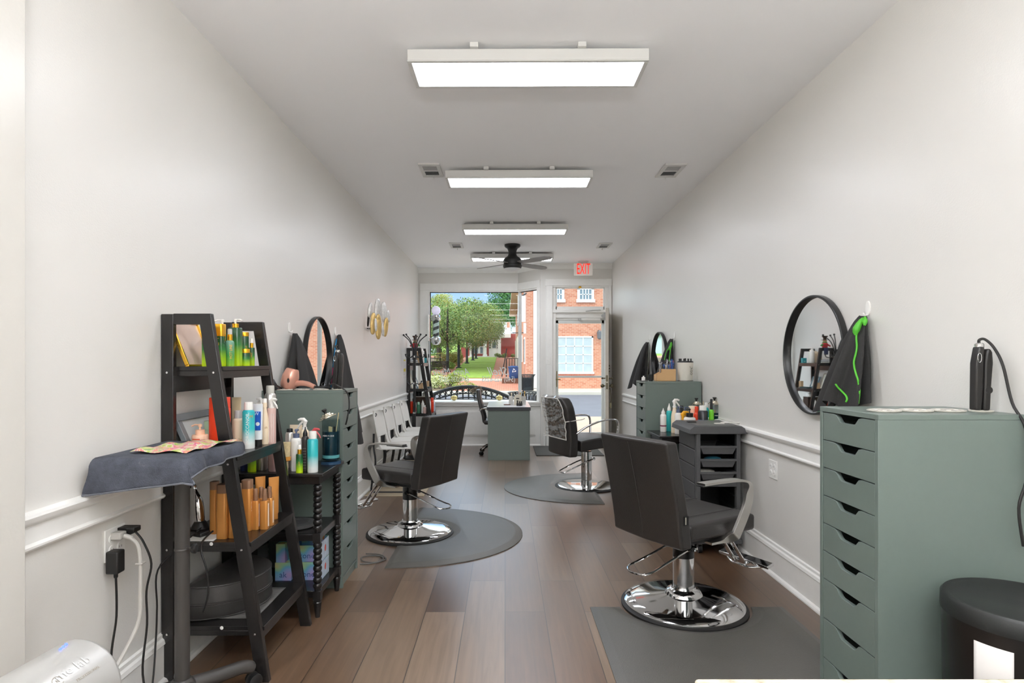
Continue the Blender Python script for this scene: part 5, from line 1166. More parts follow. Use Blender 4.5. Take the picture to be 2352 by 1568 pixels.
# ---------------------------------------------------------------- bobbin table near left: products
zt = .7525; G4 = 'products on the left bobbin table'
bottle('mousse_can', 'lime green can seen under the second ladder shelf', 572, 3.17, zt, 9.5, 1005, 'can', HC1, GCAP, group=G4, cap=.2, x=-1.33)
bottle('hairspray_can', 'brushed silver can seen under the second ladder shelf', 594, 3.22, zt, 11.5, 985, 'can', SILV, CW, group=G4, cap=.15, x=-1.30)
bottle('shampoo_bottle', 'dusty pink bottle between silver can and clear bottle', 612, 3.26, zt, 9.5, 990, 'cap', PINK, PINK, group=G4, cap=.15, x=-1.26)
bottle('spray_bottle', 'clear bottle with faint pink liquid under the second ladder shelf', 629, 3.19, zt, 12, 992, 'spray', PINKG, CLR, group=G4, cap=.2, x=-1.222)
bottle('shampoo_bottle', 'blue labelled bottle mostly hidden by the ladder leg', 556, 3.20, zt, 8, 1010, 'cap', mat('navy_label', '#2f3b6a', .4), CW, group=G4, cap=.15, x=-1.385)
bottle('hairspray_can', 'short silver can with black nozzle behind the barber brush', 660, 3.30, zt, 9.5, 984, 'can', SILV, BLACKP, group=G4, cap=.09, x=-1.178)
bottle('cream_tube', 'upright cream tube at the back of the bobbin table', 668, 3.42, zt, 13, 975, 'tube', CREAM, CREAM, 'tube', group=G4, cap=.14, x=-1.185)
bottle('pump_bottle', 'white bottle with slate blue pump', 679, 3.20, zt, 12.5, 985, 'pump', WHP, DBLU, group=G4, cap=.20, x=-1.108, ptop=DBLU, a=90, shape='round')
bottle('trigger_bottle', 'peach bottle with white trigger sprayer', 699, 3.31, zt, 10, 960, 'trigger', CREAM, CW, group=G4, cap=.22, x=-1.10, a=180)
bottle('applicator_bottle', 'tall black bottle with narrow black nozzle', 701, 3.205, zt, 8.5, 980, 'cone', BRN, BLACKP, group=G4, cap=.20, x=-1.062, extra=lambda b, r, h: [b.grid(lambda u, v, i=i: ((r+.0005)*math.cos(R(250+50*u)), (r+.0005)*math.sin(R(250+50*u)), h*(.08+.08*i)+.002*v), 8, 1, PRINT) for i in range(8)] and None)
bottle('spray_bottle', 'small green spray bottle with gold collar in front of the black one', 688, 3.145, zt, 7.8, 1021, 'spray', HC1, GCAP, group=G4, cap=.33, shape='flat', ptop=CW, x=-1.072, extra=gold_side('HOT', .012, .5, 15))
bottle('hairspray_can', 'teal and white spray can at the front of the bobbin table', 717, 3.16, zt, 12, 990, 'can', TEAL, CW, group=G4, cap=.18, x=-1.008)
bottle('trigger_bottle', 'bottle with red trigger behind the teal can', 714, 3.33, zt, 8, 983, 'trigger', BRN, mat('red_plastic', '#c64a4e', .35), group=G4, cap=.25, x=-1.055, a=0)
# barber neck brush
t = thing('neck_brush', 'barber neck brush with pale bristles and amber wooden handle', 'brush', (-1.148, 3.165, zt))
b = MB(); b.cyl((0, 0, 0), (.002, 0, .055), .009, mat('clear_handle', '#d8c9a8', .15, trans=.3), n=12); b.lathe([(.010, .055), (.024, .06), (.024, .078), (.02, .08)], mat('amber_wood', '#c8893a', .35), n=20, sy=.7); b.build('handle', t)
b = MB(); b.lathe([(.019, .078), (.021, .12), (.023, .155)], mat('bristle', '#d9c69a', .85, var=.3, vs_=90, bump=.8, bs=200), n=24, sy=.7); b.build('bristles', t)
def disinfectant_jar(label, loc, s=1.0, group='disinfectant jars', lid_tilt=24, word='MAR-V-CIDE'):
    t = thing('disinfectant_jar', label, 'disinfectant jar', loc, 0, group)
    G_ = glassmat('jar_glass', '#dfe9ea', .06)
    b = MB(); b.lathe([(.052*s, 0), (.054*s, .006), (.054*s, .02), (.046*s, .03), (.046*s, .23*s), (.044*s, .235*s), (.047*s, .24*s)], G_, n=32, closed=False); b.build('glass', t)
    b = MB(); b.lathe([(.053*s, .001), (.053*s, .012), (.045*s, .014)], mat('jar_base_blue', '#46607f', .2), n=32); b.build('base', t)
    b = MB(); b.lathe([(.044*s, .026), (.044*s, .175*s)], mat('blue_liquid', '#12303d', .08, spec=.8), n=32); b.lathe([(.0445*s, .035), (.0445*s, .052)], mat('teal_glint', '#7cc3c6', .2), n=32); b.build('liquid', t)
    b = MB(); face(b, word, .012, PW, 0, 0, .155*s, turn=0, r=.0475*s, sx=.95); face(b, 'jar', .009, PW, 0, 0, .142*s, r=.0475*s)
    b.build('lettering', t, fixn=False)
    b = MB()
    for i, (dx, dy) in enumerate(((.02, .0), (-.01, .01), (.005, -.015))): b.box(dx-.006, dy-.002, .05, dx+.006, dy+.002, .20*s, mat('comb_tan', '#cdb98a', .5) if i else BLACKP)
    b.tube([(.01, 0, .05), (.03, 0, .18*s), (.043, 0, .275*s)], .0025, MATS['comb_tan'], n=6); b.build('combs', t)
    b = MB(); M = Matrix.Translation((-.018*s, 0, .245*s)) @ Matrix.Rotation(R(-lid_tilt), 4, 'Y')
    b.lathe([(.050*s, 0), (.050*s, .006), (.040*s, .010), (.038*s, .016), (.026*s, .019), (.024*s, .026), (.012*s, .03)], mat('lid_nickel', '#cfc8b6', .2, .9), n=32, M=M); b.lathe([(.007, .03), (.009, .04), (.015, .048), (.013, .055)], BLACKP, n=16, M=M); b.build('lid', t)
    return t
disinfectant_jar('glass disinfectant jar of dark blue liquid with its lid askew, left table', (-.987, 3.42, zt), 1.05)
# boxes on the bobbin table shelves
BB = mat('box_black', '#17130f', .5); HOLO = None
def holo():
    m = bpy.data.materials.new('holographic_card'); t, b = nodes_of(m); tcn = t.nodes.new('ShaderNodeTexCoord'); n = t.nodes.new('ShaderNodeTexNoise'); n.inputs['Scale'].default_value = 9; n.inputs['Detail'].default_value = 1; r = t.nodes.new('ShaderNodeValToRGB'); e = r.color_ramp.elements
    e[0].position = .3; e[0].color = lin('#e8cf74'); e[1].position = .72; e[1].color = lin('#c4a6da')
    for p, c in ((.42, '#a6d8b0'), (.5, '#7cc4e0'), (.6, '#9fb4e6')): k = e.new(p); k.color = lin(c)
    t.links.new(tcn.outputs['Object'], n.inputs['Vector']); t.links.new(n.outputs[0], r.inputs[0]); t.links.new(r.outputs[0], b.inputs['Base Color']); b.inputs['Roughness'].default_value = .25; return m
HOLO = holo(); z = .1355
def cbox(name, label, x0, x1, y0, y1, z0, z1, m, group, word='', wm=PR, size=.03, side=None, rz=0, cat='box', op=None):
    t = thing(name, label, cat, ((x0+x1)/2, (y0+y1)/2, z0), R(rz), group); a, c = (x1-x0)/2, (y1-y0)/2; h = z1-z0
    b = MB()
    if op:
        b.box(-a, -c, 0, a, c, .002, m); b.box(-a, -c, 0, a, -c+.002, h*.85, m); b.box(-a, c-.002, 0, a, c, h, m); b.box(-a, -c, 0, -a+.002, c, h, mat('box_inner_blue', '#2b6f97', .6)); b.box(a-.002, -c, 0, a, c, h, mat('box_side_print', '#b9c7da', .5, var=.5, vs_=25))
    else: b.box(-a, -c, 0, a, c, h, m)
    if side and not op: b.box(a, -c+.002, .002, a+.001, c-.002, h-.002, mat('box_side_print', '#b9c7da', .5, var=.5, vs_=25))
    if side:
        b.sphere((a+.001, 0, h*.55), .014, mat('print_red', '#c84a3c', .5), 8, 5, 1.4, .1, 1)
    if word: face(b, word, size, wm, 0, -c-.0008, h*.32)
    b.build('carton', t, bevel=.0008); return t
GB = 'rainbow foil boxes on the lowest shelf of the left table'
cbox('product_box', 'lower right rainbow foil box, printed side facing out', -1.16, -1.005, 3.30, 3.44, z, z+.098, HOLO, GB, 'tone', mat('print_navy', '#3a5a9a', .5), .045, True)
cbox('product_box', 'upper right rainbow foil box with open brown flap', -1.16, -1.005, 3.30, 3.44, z+.0985, z+.205, HOLO, GB, 'tone', MATS['print_navy'], .045, True, op=True)
cbox('product_box', 'lower left rainbow foil box beside the black boxes', -1.255, -1.168, 3.29, 3.42, z, z+.098, HOLO, GB, 'ak', MATS['print_navy'], .045)
cbox('product_box', 'upper left rainbow foil box, turned sideways', -1.25, -1.20, 3.29, 3.42, z+.0985, z+.20, HOLO, GB)
b = MB((-1.06, 3.39, z+.205)); b.add([(-.05, -.03, 0), (.05, -.03, 0), (.045, .035, .035), (-.045, .035, .035)], [(0, 1, 2, 3)], mat('brown_card', '#9a6a3c', .8)); b.build('cardboard_flap', label='bent brown cardboard sheet on top of the open foil box', cat='cardboard', solid=.002)
GK = 'black hair colour boxes on the left table'
for i, (dx, dz, rz, w_, lb) in enumerate(((0, 0, -8, 'FROMM', 'lowest black box of the leaning stack behind the booster'), (-.012, .0715, -3, 'color', 'middle black box of the leaning stack behind the booster'), (-.02, .143, -10, 'color', 'top black box of the leaning stack with a paper sticker'))):
    k = cbox('colour_box', lb, -1.36+dx, -1.268+dx, 3.17, 3.27, z+dz, z+dz+.071, BB, GK, w_, PINK, .018, rz=rz)
b = MB((-1.14, 3.30, .4305)); b.lathe([(.085, 0), (.10, .006), (.10, .022), (.07, .026), (.06, .018), (.001, .018)], mat('scale_grey', '#4b4b4b', .4), n=36, closed=False); b.build('round_tray', label='grey round tray on the middle shelf of the left bobbin table', cat='tray')
# ---------------------------------------------------------------- tray table with towel
t = thing('tray_stand', 'dark grey rolling tray stand in front of the near ladder shelf', 'tray stand', (-1.215, 2.27, 0))
DG = mat('stand_grey', '#3d3a37', .45, bump=.05)
b = MB(); b.cyl((0, 0, .10), (0, 0, .955), .026, DG, n=24); b.lathe([(.0265, .62), (.028, .622), (.028, .628), (.0265, .63)], DG, n=24); b.build('pole', t)
b = MB(); b.cyl((.02, -.01, .635), (.055, -.025, .635), .006, CHROME, n=8); b.lathe([(.016, 0), (.019, .004), (.019, .012), (.014, .016)], BLACKP, n=7, M=Matrix.Translation((.05, -.023, .635)) @ Matrix.Rotation(R(90), 4, 'Y')); b.build('height_knob', t)
for k in range(5):
    a = R(72*k+48); c0, s0 = math.cos(a), math.sin(a); rr = .27 if c0 > -.2 else .15
    b = MB(); b.tube(smooth_path([(.0, .0, .10), (rr*.45*c0, rr*.45*s0, .098), (rr*.85*c0, rr*.85*s0, .095), (rr*c0, rr*s0, .075)], 4), [.036, .034, .032, .03, .028, .027, .026, .026, .026, .026, .026, .024, .020], DG, n=12); b.build('base_arm', t)
    b = MB()
    for d in (-.017, .017): b.lathe([(.02, -.009), (.027, -.006), (.027, .006), (.02, .009)], BLACKP, n=18, M=Matrix.Translation(((rr+.005)*c0-s0*d, (rr+.005)*s0+c0*d, .0275)) @ Matrix.Rotation(a, 4, 'Z') @ Matrix.Rotation(R(90), 4, 'X'))
    b.build('caster', t)
b = MB(); b.lathe([(.055, .06), (.06, .09), (.045, .125), (.03, .14)], DG, n=24); b.build('hub', t)
TX0, TX1, TY0, TY1, TZ = -1.385, -1.075, 2.035, 2.465, 1.0
b = MB(t, True); b.box(TX0, TY0, TZ-.03, TX1, TY1, TZ-.022, BRUSHED)
for (xa, xb, ya, yb) in ((TX0, TX1, TY0, TY0+.006), (TX0, TX1, TY1-.006, TY1), (TX0, TX0+.006, TY0, TY1), (TX1-.006, TX1, TY0, TY1)): b.box(xa, ya, TZ-.03, xb, yb, TZ-.004, BRUSHED)
b.build('tray', t, bevel=.002, label='brushed metal tray')
def denim():
    m = bpy.data.materials.new('towel_charcoal'); t_, b_ = nodes_of(m); N = t_.nodes.new; L = t_.links.new; tcn = N('ShaderNodeTexCoord'); n = N('ShaderNodeTexNoise'); n.inputs['Scale'].default_value = 9; n.inputs['Detail'].default_value = 10; n.inputs['Roughness'].default_value = .75
    r = N('ShaderNodeValToRGB'); e = r.color_ramp.elements; e[0].position = .35; e[0].color = lin('#33363f'); e[1].position = .8; e[1].color = lin('#8b8d92'); k = e.new(.62); k.color = lin('#4d515b')
    L(tcn.outputs['Object'], n.inputs['Vector']); L(n.outputs[0], r.inputs[0])
    v = N('ShaderNodeTexVoronoi'); v.inputs['Scale'].default_value = 14; L(tcn.outputs['Object'], v.inputs['Vector']); r3 = N('ShaderNodeValToRGB'); r3.color_ramp.elements[0].position = .09; r3.color_ramp.elements[0].color = (1, 1, 1, 1); r3.color_ramp.elements[1].position = .12; r3.color_ramp.elements[1].color = (0, 0, 0, 1); L(v.outputs[0], r3.inputs[0])
    n4 = N('ShaderNodeTexNoise'); n4.inputs['Scale'].default_value = 5; L(tcn.outputs['Object'], n4.inputs['Vector']); r4 = N('ShaderNodeValToRGB'); r4.color_ramp.elements[0].position = .6; r4.color_ramp.elements[1].position = .62; L(n4.outputs[0], r4.inputs[0])
    mu = N('ShaderNodeMath'); mu.operation = 'MULTIPLY'; L(r3.outputs[0], mu.inputs[0]); L(r4.outputs[0], mu.inputs[1])
    mx_ = N('ShaderNodeMix'); mx_.data_type = 'RGBA'; mx_.inputs[7].default_value = lin('#d8d6d0'); L(mu.outputs[0], mx_.inputs[0]); L(r.outputs[0], mx_.inputs[6]); L(mx_.outputs[2], b_.inputs['Base Color'])
    n2 = N('ShaderNodeTexNoise'); n2.inputs['Scale'].default_value = 260; bp = N('ShaderNodeBump'); bp.inputs['Strength'].default_value = .7; bp.inputs['Distance'].default_value = .003; L(tcn.outputs['Object'], n2.inputs['Vector']); L(n2.outputs[0], bp.inputs['Height']); L(bp.outputs[0], b_.inputs['Normal']); b_.inputs['Roughness'].default_value = .95; return m
TW = denim()
tw = thing('towel', 'worn charcoal towel with paint spots draped over the tray stand', 'towel', (TX0, TY0, TZ))
def drape(u, v):
    """u across (wall to room), v from near hem to far hem"""
    LX0, LX1 = .018, .045+.02*(1-v)**1.5; LY0, LY1 = .128-.055*u, .05
    X = -LX0+u*((TX1-TX0)+LX0+LX1); Y = -LY0+v*((TY1-TY0)+LY0+LY1); W_ = TX1-TX0; D_ = TY1-TY0
    dx = max(-X, 0) if X < 0 else max(X-W_, 0); dy = -Y if Y < 0 else max(Y-D_, 0)
    x = min(max(X, 0), W_); y = min(max(Y, 0), D_); z = 0.003
    if dx > 0 or dy > 0:
        dd = max(dx, dy); z = -dd*.96+.004; fl = .012*math.sin(min(dd/.03, 1)*1.57)
        x += (fl if X > W_ else -fl*.6 if X < 0 else 0)*(1+.8*math.sin(Y*38)); y += (-fl if Y < 0 else fl if Y > D_ else 0)*(1+.5*math.sin(X*26+1))
        if Y < 0: x += .02*dy/.15*(-1 if u < .5 else .3)*abs(2*u-1)
        if X > W_ and Y < .1: z += .012*math.sin(Y*30); x += .02*dd/.1
    else: z += .0025*math.sin(X*31+Y*9)*math.sin(Y*23)
    return (x, y, z)
b = MB(); b.grid(drape, 44, 60, TW); b.build('cloth', tw, solid=.006, bevel=0, ang=70)
hem = [drape(i/44, 0) for i in range(45)]+[drape(1, j/60) for j in range(1, 61)]
b = MB(); b.tube(hem, .0045, mat('hem_grey', '#6d7078', .95, bump=.9, bs=400), n=6); b.build('hem', tw, label='paler frayed hem')
def foil():
    m = bpy.data.materials.new('paint_smeared_paper'); t_, b_ = nodes_of(m); tcn = t_.nodes.new('ShaderNodeTexCoord'); n = t_.nodes.new('ShaderNodeTexNoise'); n.inputs['Scale'].default_value = 16; n.inputs['Detail'].default_value = 5; n.inputs['Distortion'].default_value = 2
    r = t_.nodes.new('ShaderNodeValToRGB'); e = r.color_ramp.elements; e[0].position = .3; e[0].color = lin('#3f6aa8'); e[1].position = .75; e[1].color = lin('#efe9dd')
    for p, c in ((.4, '#b2c23c'), (.47, '#d8d0c0'), (.53, '#c8407c'), (.58, '#e8b06a'), (.64, '#d9cfc4')): k = e.new(p); k.color = lin(c)
    t_.links.new(tcn.outputs['Object'], n.inputs['Vector']); t_.links.new(n.outputs[0], r.inputs[0]); t_.links.new(r.outputs[0], b_.inputs['Base Color']); b_.inputs['Roughness'].default_value = .4; return m
b = MB((-1.21, 2.25, TZ+.006)); rg = random.Random(3)
b.grid(lambda u, v: (-.085+.20*u+.05*(v-.5), -.13+.30*v, .004+.010*math.sin(v*6.5+.6)**2+.004*math.sin(u*11+v*4)), 16, 24, foil()); b.build('paint_paper', label='crumpled colour smeared paper lying on the charcoal towel', cat='paper', solid=.001)
# ---------------------------------------------------------------- plugs and cords at the left outlet
WX = XL+.006
def cord(name, label, pts, r, m, cat='power cord', k=6, par=None, **kw):
    if par is not None: b = MB(par, True); b.tube(smooth_path(pts, k), r, m, n=8); return b.build('cord', par, label)
    p0 = pts[0]; b = MB(p0, True); b.tube(smooth_path(pts, k), r, m, n=8); return b.build(name, label=label, cat=cat, **kw)
CB = mat('cord_black', '#151413', .45); CG = mat('cord_grey', '#b9b6b0', .45)
t = thing('power_adapter', 'black square power adapter plugged into the left wall outlet', 'power adapter', (WX+.03, 2.16, .62))
b = MB(); b.box(-.024, -.022, -.045, .020, .022, .035, CB); b.cyl((0, 0, -.045), (0, 0, -.065), .007, CB, n=10); b.build('body', t, bevel=.005)
b = MB(t, True); b.tube(smooth_path([(WX+.03, 2.16, .56), (WX+.032, 2.16, .42), (WX+.02, 2.15, .28), (WX+.05, 2.12, .16), (WX+.12, 2.05, .05), (WX+.20, 1.98, .006)], 6), .004, CB, n=8); b.build('cord', t)
t = thing('power_plug', 'white angled plug and thick pale cord in the left wall outlet', 'power plug', (WX+.02, 2.19, .70))
b = MB(); b.box(-.018, -.018, -.013, .018, .02, .013, CG); b.cyl((.018, 0, 0), (.05, .004, -.012), .009, CG, n=10); b.build('body', t, bevel=.004)
b = MB(t, True); b.tube(smooth_path([(WX+.065, 2.19, .69), (WX+.095, 2.19, .65), (WX+.10, 2.19, .50), (WX+.095, 2.18, .38), (WX+.06, 2.10, .25), (WX+.04, 1.98, .15), (WX+.05, 1.88, .05)], 6), .007, CG, n=8); b.build('cord', t)
b = MB(t, True); b.tube([(WX+.09, 2.178, .60), (WX+.112, 2.18, .60), (WX+.112, 2.20, .60), (WX+.09, 2.20, .60)], .003, CG, n=5, closed=True); b.build('cable_tie', t)
t = thing('power_plug', 'flat black plug in the upper part of the left wall outlet', 'power plug', (WX+.02, 2.235, .705))
b = MB(); b.prism([(-.02, -.014), (.02, -.014), (.042, -.002), (.042, .016), (-.02, .016)], 'Y', -.022, .022, CB); b.build('body', t, bevel=.003)
b = MB(t, True); b.tube(smooth_path([(WX+.055, 2.235, .70), (WX+.085, 2.235, .66), (WX+.11, 2.24, .58), (WX+.095, 2.235, .48), (WX+.10, 2.23, .36), (WX+.09, 2.22, .18), (WX+.14, 2.20, .05), (WX+.20, 2.16, .012)], 6), .004, CB, n=8); b.build('cord', t)
cord('power_cord', 'thin black cord running down behind the near ladder shelf to the stand base', [(-1.33, 2.64, .60), (-1.36, 2.56, .56), (-1.40, 2.49, .50), (-1.40, 2.485, .38), (-1.395, 2.47, .28), (-1.37, 2.40, .14), (-1.36, 2.30, .05), (-1.30, 2.1, .010)], .003, CB, par=CLIP)
cord('charging_cord', 'black cord hanging from the third shelf past the tray stand knob', [(-1.27, 2.60, .5985), (-1.27, 2.53, .585), (-1.255, 2.49, .56), (-1.235, 2.485, .50), (-1.23, 2.485, .42), (-1.25, 2.49, .36)], .0032, CB, par=CLIP)
# ---------------------------------------------------------------- silver salon appliance in the lower left corner
t = thing('silver_appliance', 'silver round topped salon machine with blue lights in lower left corner', 'appliance', (-1.06, 1.42, .535), R(-6))
SM = mat('silver_satin', '#bdbcb9', .28, .35, var=.01)
def loaf(y0, y1, r, h, m, b):
    pr = [(-r, -h), (-r*1.0, 0)]+[(r*math.cos(R(180-a)), r*math.sin(R(180-a))*1.0) for a in range(10, 171, 10)]+[(r, 0), (r, -h)]
    b.prism(pr, 'Y', y0, y1, m)
b = MB(); loaf(-.55, .085, .108, .16, SM, b); b.build('housing', t, bevel=.012, seg=4, ang=40)
b = MB(); 
for i in range(3): b.sphere((-.012+.012*i*.3, .045-.012*i, .1085), .0035, mat('blue_led', '#3a4cff', .3, emit='#4358ff', es=4), 8, 4)
b.build('indicator_lights', t, label='small glowing blue lights')
def onskin(a, y, r=.1088): return Matrix.Translation((r*math.sin(R(a)), y, r*math.cos(R(a)))) @ Matrix.Rotation(R(a), 4, 'Y') @ Matrix.Rotation(R(90), 4, 'Z')
LG_ = mat('logo_grey', '#a49c90', .5); LF = mat('logo_faint', '#c4c3c0', .3)
b = MB(); b.text('PROFESSIONAL', .0085, LG_, onskin(52, .0), .0002, 1.15); b.text('N', .011, LG_, onskin(40, -.068), .0002, 1)
M = onskin(40, -.068); ring = [M @ Vector((.0115*math.cos(6.283*i/28), .0115*math.sin(6.283*i/28), 0)) for i in range(26)]
b.tube(ring, .0006, LG_, n=5); b.text('me lab', .030, SM, onskin(36, -.02), .0001, 1.2); b.build('lettering', t, fixn=False)
b = MB(); b.box(.100, -.10, -.11, .1095, .055, -.02, mat('panel_trim', '#c9c7c2', .2, .6)); b.box(.1095, -.09, -.10, .1105, .045, -.03, mat('panel_glass', '#8c8b88', .12)); b.build('control_panel', t, bevel=.003)
b = MB(); b.cyl((0, -.2, -.16), (0, -.2, -.52), .02, BRUSHED); b.lathe([(.16, -.535), (.16, -.52), (.03, -.505)], BRUSHED, loc=(0, -.2, 0), n=32); b.build('pedestal', t)
# ---------------------------------------------------------------- round wall mirrors
MIR = mat('mirror_silver', '#f4f6f6', .015, 1.0, var=0)
def mirror(label, side, y, z, r):
    x = XL if side < 0 else XR; t = thing('round_mirror', label, 'mirror', (x, y, z), R(0 if side < 0 else 180), 'black rimmed round wall mirrors')
    Q = Matrix.Rotation(R(90), 4, 'Y')
    b = MB(); b.lathe([(r-.012, .004), (r-.002, .004), (r, .008), (r, .034), (r-.003, .037), (r-.010, .037), (r-.012, .034), (r-.012, .012)], BLACKM, n=72, M=Q, closed=False); b.build('frame', t)
    b = MB(); b.lathe([(r-.011, .003), (r-.011, .014), (.0001, .014)], MIR, n=72, M=Q); b.build('glass', t)
mirror('large near round black rimmed mirror on the right wall', 1, 3.255, 1.366, .322)
mirror('round black rimmed mirror on the left wall between two black capes', -1, 4.56, 1.352, .318)
mirror('small far round black rimmed mirror on the right wall above the far drawer tower', 1, 6.50, 1.335, .315)
# ---------------------------------------------------------------- wall hooks and capes
def hook(label, side, y, z):
    x = XL if side < 0 else XR; s_ = 1 if side < 0 else -1; t = thing('wall_hook', label, 'wall hook', (x, y, z), 0, 'white wall hooks')
    b = MB(); n = 18; V_ = []; o_ = [(.017*math.cos(6.283*i/n), .034*math.sin(6.283*i/n)) for i in range(n)]
    b.prism([(p[0], p[1]+.012) for p in o_], 'X', 0, s_*.007, WHITE); b.tube([(s_*.004, 0, -.018), (s_*.02, 0, -.022), (s_*.026, 0, -.008)], .004, WHITE, n=8); b.build('hook_body', t, bevel=.002); return t
CAPE = mat('cape_black', '#272625', .8, var=.12, vs_=9, bump=.25, bs=180); LIME = mat('lime_trim', '#4fae2c', .55, bump=.2, bs=120)
def cape(name, label, side, y, ztop, L_, wt, wb, seed, lean=0.0, trim=None, collar=None, extra=None, folds=5, depth=.05, trw=.0045, fold=.17):
    """cloth hanging from a hook: closed pleated cone, s>0 away from the wall"""
    x = XL if side < 0 else XR; s_ = 1 if side < 0 else -1; t = thing(name, label, 'cape', (x, y, ztop), 0, 'hanging salon capes'); rg = random.Random(seed); ph = rg.uniform(0, 6)
    def P(u, v):
        a = 2*math.pi*u; w_ = wt+(wb-wt)*v**.8; d = .016+depth*v**.7
        k = 1+fold*min(1, v*2.5)*math.sin(folds*a+ph+v*1.3)+.06*math.sin(9*a+ph*2)
        yy = w_*math.cos(a)*k+lean*v; xx = .010+d*(1+math.sin(a)*k*.9); dz = .035*v*math.sin(3*a+ph)
        return (s_*max(xx, .012), yy, -L_*v+dz-.01*(1-v)*abs(math.cos(a)))
    b = MB(); b.grid(lambda u, v: P(u, v), 72, 22, CAPE)
    b.add([P(i/72, 0) for i in range(72)], [tuple(range(72))], CAPE); b.build('cloth', t, ang=70)
    G = [(P(i/200, j/110), i, j) for j in range(111) for i in range(1, 100)]
    G = [((at_[0]+s_*.004, at_[1], at_[2]), CX+F*(x+at_[0])/(y+at_[1]), CY-F*(ztop+at_[2]-CH)/(y+at_[1])) for at_, i, j in G]
    def on(px, py): return min(G, key=lambda g: (g[1]-px)**2+(g[2]-py)**2)[0]
    for tr0 in (trim or []):
        pts = [Vector(on(q.x, q.y)) for q in smooth_path([(px, py, 0) for px, py in tr0], 5)]; pts = [(pts[max(i-2, 0)]+pts[max(i-1, 0)]+pts[i]+pts[min(i+1, len(pts)-1)]+pts[min(i+2, len(pts)-1)])/5 for i in range(len(pts))]; b = MB(); b.tube(pts, trw, LIME, n=12); b.build('trim', t, label='lime green binding')
    for cp_ in (collar or []):
        pp = smooth_path([(px, py, q*10) for px, py, q in cp_], 5); pts = [on(q.x, q.y) for q in pp]; rr = [trw*.24*q.z for q in pp]; b = MB(); b.tube(pts, rr, LIME, n=12); b.build('collar', t, label='lime green collar')
    if extra: extra(t, P, s_)
    return t
hook('white wall hook holding the near right green trimmed cape', 1, 2.79, 1.565)
cape('salon_cape', 'near black cape with wavy lime green trim on the right wall', 1, 2.795, 1.545, .435, .026, .158, 11, .098, [[(1976, 744), (1968, 772), (1971, 800), (1963, 830), (1966, 850), (1973, 872), (1976, 893), (1990, 901), (2006, 910), (2007, 918), (1996, 931)], [(1917, 868), (1922, 884), (1934, 897), (1948, 912), (1945, 924)]], [[(1984, 729, .4), (1976, 742, 1.1), (1969, 757, 1.5), (1967, 770, .6)], [(1990, 729, .5), (1996, 738, 1.2), (1999, 748, .5)]], folds=6, depth=.055, fold=.3)
hook('white wall hook left of the left wall mirror', -1, 3.99, 1.545)
def lining(t, P, s_):
    b = MB(); b.grid(lambda u, v: (P(.70+.05*u, .25+.5*v)[0]+s_*.004, P(.58+.05*u, .25+.5*v)[1]-.012, P(.6, .25+.5*v)[2]), 4, 12, mat('grey_lining', '#b5b3ae', .6)); b.build('lining', t, label='strip of grey lining', solid=.001)
cape('salon_cape', 'plain black cape on the left wall above the pink hair dryer', -1, 4.03, 1.52, .56, .025, .33, 12, .03, depth=.06, extra=lambda t, P, s_: (lambda b: (b.sphere((s_*.105, .10, -.40), .007, CHROME, 8, 5), b.build('snap', t)))(MB()))
hook('white wall hook right of the left wall mirror', -1, 5.07, 1.575)
def prints(t, P, s_):
    for i, (c, v0, v1) in enumerate((('#2a86b8', .03, .28), ('#c8527a', .28, .42), ('#2a86b8', .42, .50), ('#5a2f22', .50, .62), ('#2a86b8', .62, .74))):
        b = MB(); b.grid(lambda u, v: (P(.60+.12*u, v0+(v1-v0)*v)[0]+s_*.006, P(.46+.05*u, v0+(v1-v0)*v)[1]-.006, P(.5, v0+(v1-v0)*v)[2]), 3, 5, mat('print'+c[1:], c, .6)); b.build('coloured_panel', t, solid=.001)
cape('salon_cape', 'black cape with blue and pink edge strip, right of the left mirror', -1, 5.10, 1.56, .93, .03, .50, 13, .04, extra=prints, depth=.06)
hook('white wall hook holding the far plain black cape', 1, 6.97, 1.60)
cape('salon_cape', 'plain black cape on the right wall beside the far mirror', 1, 7.02, 1.56, .52, .03, .20, 14, .12, depth=.09)
hook('white wall hook holding the far green trimmed cape', 1, 5.97, 1.58)
cape('salon_cape', 'far black cape with lime green trim between the far mirror and white canister', 1, 6.0, 1.56, .42, .028, .17, 15, .10, [[(1549, 790), (1552, 806), (1548, 816), (1545, 832)], [(1536, 800), (1530, 812), (1527, 828)]], [[(1545, 788, .6), (1540, 797, 1.3), (1537, 804, .6)], [(1549, 787, .5), (1553, 793, 1.2), (1554, 799, .5)]], folds=6, depth=.055)
# ---------------------------------------------------------------- wall sculpture of metal leaves
t = thing('leaf_wall_sculpture', 'wall sculpture of hammered silver and gold metal leaves on left wall', 'wall decor', (XL, 6.62, 1.53))
SLV = mat('hammered_silver', '#dcdad6', .35, .5, var=.35, vs_=45, bump=.9, bs=60); GLD = mat('hammered_gold', '#d8b878', .35, .6, var=.4, vs_=22, bump=.9, bs=50); DKB = mat('leaf_back', '#2b241d', .5)
LV = [(850, 712, 34, 9, SLV, .07), (867, 709, 48, 13, SLV, .09), (873, 712, 30, 7, SLV, .06), (882, 717, 48, 12, SLV, .08), (892, 726, 28, 8, SLV, .07), (846, 735, 30, 5, DKB, .05), (857, 743, 50, 12, GLD, .11), (869, 750, 58, 13, GLD, .13), (863, 746, 30, 6, SLV, .15), (879, 757, 30, 6, SLV, .11), (886, 751, 44, 10, GLD, .11)]
